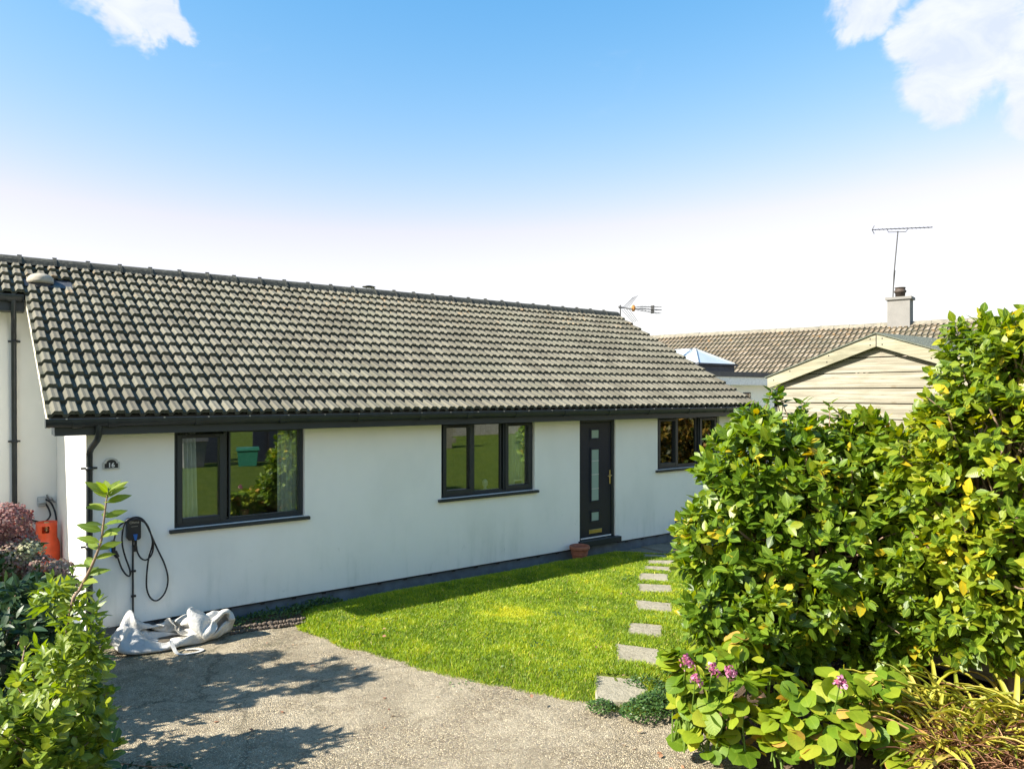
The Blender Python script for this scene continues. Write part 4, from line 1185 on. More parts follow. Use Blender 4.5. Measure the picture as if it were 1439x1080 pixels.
# a box of woven cloth settled under its own weight: vertex positions in millimetres, and its quads
BAG_V = [
-435,-198,3,-442,-170,27,-421,-190,56,-403,-204,24,-454,-143,54,-432,-162,82,-470,-119,81,-431,-122,88,-474,-95,112,-435,-86,105,-442,-72,116,-424,-98,
142,-440,-47,147,-414,-67,165,-452,-26,178,-411,-28,173,-449,14,176,-408,11,183,-446,53,175,-407,51,182,-446,93,177,-405,91,177,-446,128,159,-410,115,
145,-454,135,121,-414,138,114,-447,171,134,-410,160,146,-444,204,155,-405,196,163,-440,235,180,-399,233,175,-429,263,207,-396,272,185,-445,-231,34,
-476,-230,5,-423,239,248,-392,238,218,-483,-255,9,-526,-245,12,-423,205,279,-394,198,243,-524,-286,12,-559,-276,42,-425,163,299,-381,168,277,-557,-317,
25,-601,-305,37,-428,120,319,-387,123,288,-561,-329,63,-597,-312,81,-424,78,338,-394,79,296,-544,-304,93,-583,-293,116,-412,35,345,-420,45,295,-517,
-275,117,-558,-269,139,-398,-2,337,-414,7,290,-495,-230,117,-540,-225,134,-389,-37,316,-409,-28,271,-467,-204,150,-511,-186,148,-386,-72,284,-405,-62,
240,-434,-170,167,-476,-152,161,-393,-107,249,-357,-77,238,-399,-136,175,-441,-119,176,-364,-101,205,-320,-92,206,-365,-100,176,-404,-88,194,-338,-83,
162,-296,-80,160,-389,-200,78,-370,-211,45,-394,-165,98,-393,-126,104,-397,-89,92,-385,-97,129,-380,-61,145,-371,-29,167,-368,10,178,-366,50,177,-366,
89,169,-370,117,141,-374,143,110,-369,159,144,-369,199,146,-373,239,145,-365,275,159,-405,-240,27,-364,235,185,-440,-267,9,-355,215,226,-477,-297,18,
-345,173,244,-507,-328,12,-359,128,244,-514,-347,48,-386,93,247,-500,-310,66,-407,58,247,-476,-274,85,-412,21,240,-446,-240,108,-407,-14,222,-420,-222,
148,-366,-30,235,-388,-186,160,-320,-48,224,-358,-148,154,-280,-68,201,-332,-107,146,-251,-74,157,-354,-206,98,-340,-228,68,-353,-166,96,-354,-126,93,
-358,-90,80,-346,-94,117,-340,-67,145,-334,-28,152,-328,7,170,-327,47,166,-328,85,153,-330,123,140,-334,138,103,-330,164,133,-339,200,118,-339,240,121,
-332,277,135,-376,-256,54,-328,241,164,-407,-283,34,-317,225,205,-432,-303,3,-321,179,204,-459,-335,5,-353,146,198,-468,-361,34,-374,108,200,-454,-331,
63,-392,70,200,-430,-294,84,-385,33,197,-405,-267,119,-365,-1,194,-373,-234,142,-332,-32,196,-347,-192,136,-284,-22,202,-336,-148,113,-239,-43,193,
-313,-105,108,-207,-63,157,-317,-206,80,-312,-244,90,-321,-167,72,-317,-127,76,-320,-89,66,-310,-82,104,-299,-73,142,-294,-35,152,-291,5,154,-289,45,
151,-292,81,135,-290,121,133,-294,137,97,-292,170,120,-303,202,99,-306,242,98,-299,279,110,-338,-271,67,-291,256,149,-364,-292,38,-280,228,181,-388,
-309,7,-303,194,163,-413,-340,3,-319,152,161,-424,-372,24,-332,110,168,-413,-348,59,-340,71,180,-391,-315,88,-332,46,208,-365,-283,118,-312,13,200,
-334,-242,126,-290,-12,170,-315,-197,109,-247,-34,169,-306,-152,87,-200,-19,176,-288,-105,78,-162,-51,160,-284,-208,56,-281,-246,64,-286,-168,51,-284,
-128,52,-281,-88,56,-271,-89,95,-261,-68,128,-274,-32,117,-260,4,128,-268,42,117,-253,78,125,-250,118,126,-254,138,92,-254,175,107,-266,204,82,-271,
243,76,-265,281,89,-300,-286,73,-255,266,129,-323,-305,44,-245,234,155,-345,-319,10,-262,197,143,-370,-348,3,-270,158,162,-381,-382,20,-280,113,160,
-372,-361,56,-289,71,160,-353,-327,85,-280,64,198,-327,-291,112,-274,37,170,-302,-246,107,-249,9,147,-292,-201,81,-214,-20,136,-276,-154,66,-167,-30,
145,-255,-107,64,-120,-35,166,-248,-209,37,-248,-249,40,-248,-169,35,-247,-129,35,-241,-91,46,-232,-91,85,-239,-54,97,-235,-27,126,-231,2,99,-228,41,
108,-230,77,91,-213,107,110,-214,139,86,-216,179,92,-229,207,66,-236,244,55,-230,282,68,-257,-284,65,-220,274,109,-279,-307,38,-212,240,130,-301,-332,
12,-219,201,144,-325,-361,3,-224,160,158,-337,-393,20,-232,116,174,-329,-370,56,-239,72,177,-313,-333,82,-260,46,153,-291,-292,104,-223,37,165,-278,
-248,83,-217,-1,180,-264,-202,63,-180,-2,158,-245,-154,52,-140,1,130,-224,-115,76,-93,-10,145,-210,-210,23,-209,-249,27,-210,-170,20,-210,-130,18,-207,
-111,53,-194,-80,75,-203,-42,81,-196,-39,120,-191,-1,108,-192,35,90,-195,70,71,-179,101,90,-173,141,87,-182,176,70,-191,211,53,-201,245,35,-194,282,49,
-216,-286,53,-185,269,87,-237,-322,43,-200,233,91,-260,-352,25,-204,194,107,-279,-376,3,-203,152,121,-290,-406,24,-191,116,151,-284,-379,57,-200,72,
148,-271,-338,80,-220,43,125,-260,-288,82,-213,5,133,-244,-241,82,-199,32,158,-232,-201,54,-158,31,165,-213,-155,47,-123,36,136,-191,-115,66,-75,23,
134,-171,-210,11,-171,-250,15,-171,-170,11,-170,-130,14,-167,-107,46,-171,-67,44,-163,-42,74,-156,-40,113,-160,-12,85,-161,24,67,-160,62,53,-145,96,68,
-145,135,58,-156,168,40,-162,205,25,-164,245,18,-158,283,30,-175,-287,39,-151,264,66,-195,-322,23,-167,228,69,-214,-357,10,-174,188,80,-229,-391,2,
-163,159,113,-239,-417,28,-153,115,129,-235,-379,49,-173,78,113,-233,-331,56,-182,39,102,-218,-288,80,-172,7,123,-207,-242,70,-161,37,145,-196,-202,45,
-145,67,165,-177,-158,43,-103,63,152,-157,-118,55,-57,57,137,-131,-211,3,-132,-250,3,-130,-171,5,-135,-141,31,-127,-102,39,-132,-63,32,-123,-46,67,
-116,-41,106,-120,-13,78,-123,18,53,-123,55,37,-112,93,45,-121,126,27,-125,164,14,-125,203,6,-124,243,7,-122,283,11,-134,-288,26,-141,250,29,-149,-326,
14,-128,221,55,-164,-364,5,-137,179,63,-176,-400,4,-123,158,101,-185,-425,32,-120,113,103,-184,-382,32,-142,81,84,-185,-333,36,-145,41,82,-172,-295,67,
-134,14,108,-165,-249,53,-133,50,120,-154,-207,35,-122,84,137,-136,-165,41,-87,98,157,-117,-125,52,-40,88,151,-90,-211,4,-91,-251,3,-93,-175,21,-94,
-138,34,-95,-103,14,-92,-64,24,-84,-56,62,-76,-43,99,-80,-15,71,-84,13,42,-85,48,24,-78,88,24,-86,123,6,-85,163,3,-85,203,4,-83,242,10,-84,280,25,-98,
-294,3,-104,248,46,-104,-334,17,-102,213,23,-114,-372,3,-96,183,55,-123,-410,6,-85,153,87,-130,-426,39,-90,113,74,-138,-390,61,-109,82,58,-133,-351,35,
-107,45,65,-122,-305,50,-95,20,90,-120,-259,33,-94,56,104,-108,-214,34,-87,93,117,-93,-172,40,-73,129,136,-78,-132,53,-51,115,176,-51,-214,15,-56,-253,
22,-55,-178,33,-54,-138,32,-55,-105,10,-52,-65,16,-45,-50,52,-36,-44,91,-40,-17,62,-44,10,33,-45,45,15,-46,82,0,-45,122,5,-45,162,3,-44,202,6,-44,240,
19,-46,274,40,-56,-294,11,-64,235,47,-60,-336,6,-85,198,59,-66,-379,7,-61,171,31,-72,-419,10,-48,145,66,-77,-425,47,-66,122,39,-85,-395,75,-70,84,37,
-79,-363,42,-66,50,48,-73,-317,30,-54,34,79,-68,-268,34,-49,57,110,-60,-221,39,-46,89,134,-50,-178,51,-31,129,136,-38,-135,51,-20,137,180,-13,-216,27,
-19,-254,40,-15,-179,40,-14,-143,23,-14,-106,7,-12,-66,10,-6,-44,42,3,-49,81,-2,-25,50,-4,7,27,-5,46,18,-5,82,0,-5,122,3,-4,162,3,-4,201,12,-6,234,34,
-14,262,62,-25,-295,39,-47,247,84,-28,-338,36,-45,204,78,-30,-382,34,-39,160,71,-26,-420,17,-13,155,35,-29,-421,56,-24,120,19,-35,-396,86,-30,84,14,
-26,-372,51,-21,59,37,-25,-326,57,-47,75,57,-22,-276,60,-38,96,88,-14,-227,59,-15,115,115,-5,-181,59,11,129,148,2,-138,49,5,107,188,25,-218,42,19,-255,
28,26,-178,40,26,-139,32,26,-109,5,28,-69,6,34,-42,33,41,-57,69,38,-26,44,36,7,22,36,46,16,35,84,2,34,121,14,36,161,7,34,196,26,28,225,53,16,246,85,12,
-294,19,-15,233,110,9,-337,17,0,215,74,8,-382,14,5,174,58,18,-422,26,2,134,78,15,-415,65,13,106,49,13,-392,97,16,75,25,25,-371,63,9,90,58,27,-330,45,
-3,58,67,32,-283,63,6,96,73,37,-233,63,29,106,106,42,-185,61,35,93,147,43,-141,49,11,69,177,64,-219,31,60,-259,25,66,-179,32,57,-149,8,67,-110,4,68,
-70,3,74,-42,26,81,-62,59,79,-25,42,77,8,20,76,47,13,76,85,0,72,125,1,76,161,16,71,189,43,61,213,74,45,228,107,53,-297,11,17,220,135,51,-338,22,34,202,
103,50,-381,6,53,182,69,60,-415,33,52,142,91,59,-407,73,62,122,52,59,-386,106,59,101,16,73,-365,75,39,67,25,79,-333,44,41,77,62,73,-286,31,24,56,91,84,
-238,46,59,73,105,84,-189,41,40,51,137,85,-143,49,5,32,160,93,-219,3,94,-259,3,94,-180,3,96,-140,3,96,-112,31,106,-84,4,114,-48,18,121,-56,55,117,-17,
53,117,12,26,116,47,6,116,87,3,99,112,28,111,150,34,102,175,64,90,195,96,72,207,130,94,-301,3,43,189,150,94,-340,20,29,162,124,95,-383,3,66,153,106,
104,-404,40,103,138,83,103,-398,80,94,92,76,105,-379,115,103,82,33,111,-344,95,83,45,31,120,-314,63,50,31,51,120,-293,18,67,59,74,123,-242,17,71,30,
104,126,-193,23,45,9,131,127,-148,39,7,-7,148,134,-219,1,134,-259,1,135,-180,8,137,-141,3,136,-120,36,145,-95,6,154,-56,10,161,-52,49,157,-13,54,155,
23,37,157,49,7,147,82,28,125,100,56,143,136,55,133,159,86,120,178,118,97,184,151,136,-302,2,68,155,148,137,-344,15,40,126,150,139,-387,3,71,110,127,
139,-376,43,94,89,95,141,-375,82,141,81,98,149,-373,120,150,65,53,156,-345,90,109,55,75,149,-346,45,101,20,49,155,-296,47,65,9,67,167,-249,29,36,-2,97,
169,-200,16,47,-35,122,170,-154,31,14,-49,147,174,-221,2,172,-259,15,175,-181,1,177,-142,3,176,-127,39,183,-105,8,193,-67,3,194,-38,30,196,-8,58,185,1,
21,181,37,38,175,72,56,152,90,84,175,121,76,162,141,108,148,159,141,120,155,169,175,-303,15,90,123,168,179,-346,3,65,91,162,183,-391,3,63,64,130,183,
-383,45,100,45,117,180,-396,81,135,32,87,192,-381,116,183,30,79,198,-355,82,139,7,73,192,-351,35,101,-13,93,199,-301,46,80,-42,72,201,-250,55,38,-50,
86,211,-212,22,12,-64,117,204,-172,50,24,-90,150,215,-222,3,210,-262,2,215,-183,3,218,-144,5,216,-134,43,223,-115,9,232,-76,10,235,-40,28,201,-48,46,
213,-10,49,207,26,67,202,62,85,177,76,113,203,103,98,191,123,131,173,137,164,142,126,187,217,-304,18,112,91,184,222,-347,12,89,55,171,229,-388,3,94,32,
135,227,-403,40,93,0,109,224,-413,75,135,-15,102,236,-393,109,182,-13,110,231,-381,67,172,-38,68,235,-353,28,126,-56,71,240,-311,57,101,-77,104,207,
-280,29,61,-93,86,230,-238,48,19,-104,100,210,-203,77,-1,-119,137,247,-225,25,250,-257,2,253,-187,16,258,-148,7,255,-144,46,262,-124,11,264,-89,30,252,
-63,57,219,-58,80,213,-19,89,233,15,97,204,35,116,203,66,142,232,84,121,217,102,154,197,113,186,165,97,204,257,-302,2,134,59,200,266,-344,2,124,33,162,
277,-383,9,114,-6,143,277,-408,37,94,-40,128,271,-428,66,134,-49,133,280,-410,102,178,-58,131,269,-402,58,200,-74,90,277,-364,26,164,-89,59,263,-313,
21,120,-108,70,243,-262,19,82,-133,92,220,-273,65,35,-141,87,229,-233,93,7,-153,121,286,-228,33,291,-256,5,294,-192,18,298,-154,8,277,-175,35,271,-138,
49,291,-105,57,263,-93,83,260,-53,82,239,-39,113,241,-4,132,206,9,147,230,39,156,259,64,144,243,80,177,222,90,209,192,68,193,297,-299,16,162,28,201,
311,-337,3,142,-4,170,318,-364,31,110,-35,172,326,-391,51,125,-62,146,321,-427,50,135,-90,122,312,-445,86,169,-100,145,310,-398,80,180,-116,102,316,
-357,48,196,-124,56,303,-307,35,148,-141,57,282,-255,29,98,-157,62,258,-279,71,53,-173,75,215,-269,89,20,-184,107,326,-231,42,331,-256,11,333,-196,28,
332,-157,31,311,-179,57,287,-157,81,278,-120,93,303,-90,86,289,-59,108,268,-54,138,229,-43,138,228,-17,169,254,7,149,274,35,169,240,42,190,233,55,227,
219,38,192,338,-298,3,188,-1,188,355,-332,20,158,-38,186,366,-369,16,136,-65,160,377,-395,37,114,-99,161,372,-423,62,140,-124,147,361,-442,98,175,-140,
131,360,-397,80,217,-129,116,352,-345,74,214,-156,75,346,-300,45,171,-173,53,322,-250,43,122,-187,61,288,-254,83,74,-201,66,245,-249,103,38,-213,93,
365,-237,52,364,-270,30,359,-198,59,361,-159,61,328,-145,42,327,-148,81,307,-139,114,325,-103,116,287,-98,107,256,-93,132,257,-63,158,259,-35,187,282,
-18,163,281,5,195,242,3,204,230,16,240,200,9,214,382,-296,3,217,-31,193,396,-333,3,191,-65,177,402,-347,38,161,-97,177,410,-370,65,130,-117,197,418,
-407,81,166,-122,180,408,-430,118,201,-138,161,395,-383,113,234,-156,136,400,-343,81,223,-182,97,387,-295,61,179,-196,76,359,-249,63,140,-212,48,319,
-226,86,99,-223,69,279,-228,112,60,-239,83,404,-231,44,402,-260,17,386,-199,28,382,-159,26,366,-134,53,350,-115,85,339,-153,93,318,-143,126,283,-126,
136,297,-89,129,296,-55,148,267,-72,168,293,-48,188,264,-30,207,251,-12,240,223,-13,212,201,-17,245,423,-295,6,178,-16,205,438,-330,14,156,-54,205,441,
-365,30,156,-94,223,455,-381,62,162,-135,221,454,-385,106,172,-162,190,450,-415,142,215,-160,188,433,-369,143,237,-184,158,438,-334,108,231,-208,117,
427,-292,82,189,-223,96,399,-248,82,165,-234,57,359,-220,100,125,-246,75,316,-212,122,87,-263,81,437,-223,22,442,-263,16,422,-194,45,410,-158,56,403,
-119,62,382,-141,88,362,-137,122,337,-107,127,320,-140,142,322,-104,158,322,-68,176,292,-75,200,254,-63,191,265,-66,227,240,-38,212,237,-23,248,220,
-37,216,443,-297,42,186,-32,245,458,-332,50,167,-70,248,479,-364,45,202,-94,237,483,-360,85,209,-136,227,500,-389,119,211,-174,205,486,-396,165,200,
-192,167,472,-353,169,236,-215,181,471,-317,140,239,-238,141,468,-286,104,211,-253,107,438,-246,103,188,-266,70,399,-218,119,147,-276,60,356,-202,139,
116,-291,81,459,-226,57,460,-266,53,459,-187,61,449,-150,48,437,-131,80,415,-144,111,393,-111,117,370,-112,148,358,-149,156,361,-109,164,328,-108,184,
289,-105,174,251,-103,186,236,-94,222,233,-61,244,269,-45,238,233,-42,254,481,-306,58,200,-59,277,497,-339,42,205,-98,257,515,-368,62,163,-112,260,511,
-382,104,166,-153,243,514,-356,145,173,-192,222,513,-364,187,171,-218,187,510,-331,159,206,-242,198,494,-296,175,224,-269,168,504,-280,134,227,-291,
129,477,-241,126,196,-263,116,438,-216,143,171,-292,96,393,-206,166,149,-322,77,498,-224,48,500,-264,43,493,-186,39,485,-156,65,463,-156,98,449,-121,
111,422,-128,140,401,-123,173,396,-151,145,367,-148,173,327,-147,172,288,-145,173,284,-120,203,273,-82,212,249,-99,238,276,-79,259,243,-70,281,521,
-305,51,210,-95,302,537,-344,52,173,-117,286,544,-362,89,166,-161,270,527,-351,128,124,-174,261,524,-397,148,130,-210,235,544,-359,166,140,-244,211,
562,-321,166,172,-270,215,530,-305,145,180,-290,179,514,-290,181,176,-280,136,511,-249,159,180,-313,109,475,-216,172,222,-304,97,427,-236,177,195,-338,
84,538,-222,38,539,-262,35,516,-205,67,517,-170,87,499,-148,115,474,-130,141,448,-114,167,431,-150,170,405,-180,172,366,-189,176,326,-186,181,323,-148,
192,323,-109,200,305,-95,233,276,-119,218,263,-117,255,227,-103,262,561,-306,37,212,-136,294,557,-319,79,172,-149,318,562,-335,119,157,-192,304,560,
-362,154,117,-209,295,561,-405,167,102,-236,265,576,-375,195,122,-268,250,543,-356,195,133,-300,229,515,-327,186,129,-301,188,555,-311,188,134,-313,
146,527,-275,195,172,-332,159,504,-230,205,198,-344,121,461,-261,192,238,-356,99,550,-251,65,580,-261,41,548,-218,88,530,-196,116,508,-176,143,486,
-156,170,464,-137,197,427,-145,210,407,-179,213,373,-198,215,343,-168,210,364,-144,190,345,-132,223,319,-128,254,286,-148,244,247,-152,241,230,-141,
276,593,-303,65,189,-169,284,595,-340,95,184,-188,331,589,-375,124,149,-223,337,577,-408,157,109,-243,328,586,-425,191,93,-269,301,559,-414,183,86,
-296,271,530,-392,167,85,-316,236,530,-368,202,88,-333,199,518,-332,204,99,-351,160,540,-300,233,135,-363,137,526,-248,238,178,-385,145,475,-267,232,
225,-392,131,-471,-216,35,583,-282,88,-526,-226,30,583,-325,111,-566,-262,36,593,-363,137,-610,-289,41,594,-399,166,-611,-293,80,601,-451,192,-593,
-275,113,556,-429,182,-571,-258,150,525,-410,171,-529,-241,153,510,-388,199,-509,-207,176,502,-354,219,-491,-172,197,510,-311,206,-474,-133,213,489,
-273,221,-460,-90,213,508,-302,259,-468,-193,69,568,-255,117,-519,-209,68,581,-295,143,-562,-240,74,580,-335,169,-582,-255,31,598,-371,198,-607,-254,
65,591,-408,222,-571,-245,87,550,-410,220,-562,-220,125,517,-398,210,-562,-217,170,548,-380,212,-540,-186,194,540,-351,240,-523,-154,213,508,-322,245,
-510,-115,221,477,-311,210,-498,-73,222,485,-338,252,-466,-166,102,536,-239,141,-513,-188,106,562,-266,172,-537,-202,64,579,-300,201,-564,-209,27,574,
-342,227,-607,-213,33,588,-374,253,-612,-215,79,550,-374,246,-611,-207,127,544,-410,241,-583,-179,154,513,-390,232,-567,-153,185,519,-372,267,-558,
-132,217,493,-361,237,-545,-96,229,468,-351,201,-533,-57,238,451,-357,248,-463,-136,133,512,-218,169,-492,-150,95,534,-245,200,-524,-156,61,562,-269,
230,-557,-157,33,564,-307,259,-600,-159,27,549,-349,262,-631,-166,63,546,-378,292,-644,-170,112,528,-411,283,-626,-157,157,503,-425,258,-607,-133,189,
491,-392,241,-592,-107,214,457,-373,252,-578,-72,225,473,-389,215,-541,-84,208,439,-352,210,-475,-95,141,491,-196,197,-508,-108,108,520,-214,227,-521,
-106,66,544,-238,257,-552,-104,41,529,-280,270,-594,-104,31,512,-322,274,-636,-113,53,504,-355,298,-666,-124,94,488,-386,278,-664,-125,146,466,-417,
286,-639,-103,177,464,-427,249,-605,-81,183,433,-406,247,-568,-93,191,437,-373,224,-539,-123,200,431,-367,175,-483,-54,129,470,-175,224,-525,-68,121,
497,-194,253,-532,-60,80,511,-228,233,-551,-53,48,492,-259,259,-593,-54,43,475,-296,281,-638,-61,52,474,-336,266,-678,-77,81,445,-362,279,-675,-79,133,
426,-395,271,-628,-86,135,417,-423,248,-590,-99,145,416,-424,210,-559,-122,162,398,-387,220,-544,-158,181,392,-371,173,-495,-24,158,448,-156,251,-523,
-21,123,465,-191,231,-548,-16,92,480,-223,210,-555,-6,58,460,-253,234,-595,-9,55,438,-286,257,-639,-17,61,448,-319,230,-657,-42,101,418,-345,244,-632,
-82,118,390,-369,255,-646,-127,126,381,-398,234,-606,-140,136,372,-424,207,-566,-155,136,371,-386,185,-540,-187,153,406,-403,151,-493,19,159,414,-175,
260,-525,24,130,437,-212,247,-553,29,103,440,-221,205,-560,38,70,435,-263,201,-597,28,79,410,-292,221,-634,10,94,403,-332,233,-623,-33,75,409,-352,198,
-624,-82,74,374,-359,213,-623,-127,86,342,-376,227,-614,-167,100,353,-389,190,-580,-191,116,360,-401,145,-541,-212,122,392,-444,144,-491,61,159,380,
-194,263,-516,67,126,397,-228,243,-539,71,96,395,-221,198,-569,79,83,390,-261,185,-594,60,108,385,-302,180,-598,18,116,365,-310,214,-590,-27,104,371,
-330,182,-581,-70,85,364,-366,169,-579,-115,78,329,-381,184,-576,-158,74,331,-426,192,-571,-202,74,330,-433,142,-549,-237,92,368,-462,114,-487,102,154,
385,-163,234,-497,105,115,356,-200,246,-528,112,94,358,-244,221,-540,88,113,338,-268,189,-564,68,137,342,-300,210,-556,28,125,324,-327,190,-548,-17,
119,337,-359,197,-546,-63,117,322,-350,162,-546,-107,114,315,-390,143,-547,-149,110,295,-427,167,-548,-193,111,311,-470,140,-515,-217,91,337,-463,91,
-470,116,120,345,-150,236,-498,144,111,322,-192,219,-530,140,125,306,-240,212,-518,110,138,289,-284,209,-521,71,147,299,-302,241,-521,29,156,296,-335,
231,-526,-16,163,295,-369,217,-535,-60,167,281,-362,180,-550,-100,164,271,-382,139,-536,-140,156,261,-431,142,-516,-166,127,279,-473,116,-492,-205,121,
306,-459,70,-483,132,156,312,-166,211,-493,169,142,287,-194,249,-515,148,162,266,-243,245,-529,121,179,241,-283,235,-531,80,192,252,-304,265,-534,38,
204,250,-338,254,-537,-6,214,250,-371,238,-539,-50,219,247,-390,201,-517,-81,198,241,-410,158,-505,-105,163,230,-430,113,-485,-144,148,247,-475,93,
-461,-180,127,275,-455,53,-455,153,176,292,-168,249,-482,183,180,244,-187,236,-501,157,201,219,-233,247,-504,124,217,199,-276,259,-507,85,235,207,-305,
285,-509,43,251,203,-337,267,-515,2,264,202,-367,242,-497,-36,249,200,-393,209,-482,-46,207,199,-422,171,-470,-75,173,199,-450,131,-451,-118,157,223,
-447,86,-429,-160,137,243,-453,39,-432,181,194,271,-167,286,-467,192,217,221,-177,273,-483,161,240,198,-223,287,-483,124,257,179,-265,299,-478,84,273,
165,-303,301,-481,44,293,160,-330,273,-483,4,305,159,-355,242,-458,-11,273,158,-379,207,-442,-29,233,159,-408,171,-433,-48,187,175,-419,127,-417,-94,
172,189,-432,81,-403,-129,134,238,-435,68,-417,213,216,229,-160,287,-436,185,245,210,-205,304,-460,163,275,160,-211,301,-460,123,293,144,-252,316,-456,
82,312,127,-287,302,-451,41,328,122,-312,272,-440,1,326,120,-337,240,-431,-35,305,120,-361,205,-427,-62,266,125,-384,167,-414,-77,219,137,-404,127,
-381,-68,179,183,-407,111,-370,-105,140,231,-419,101,]
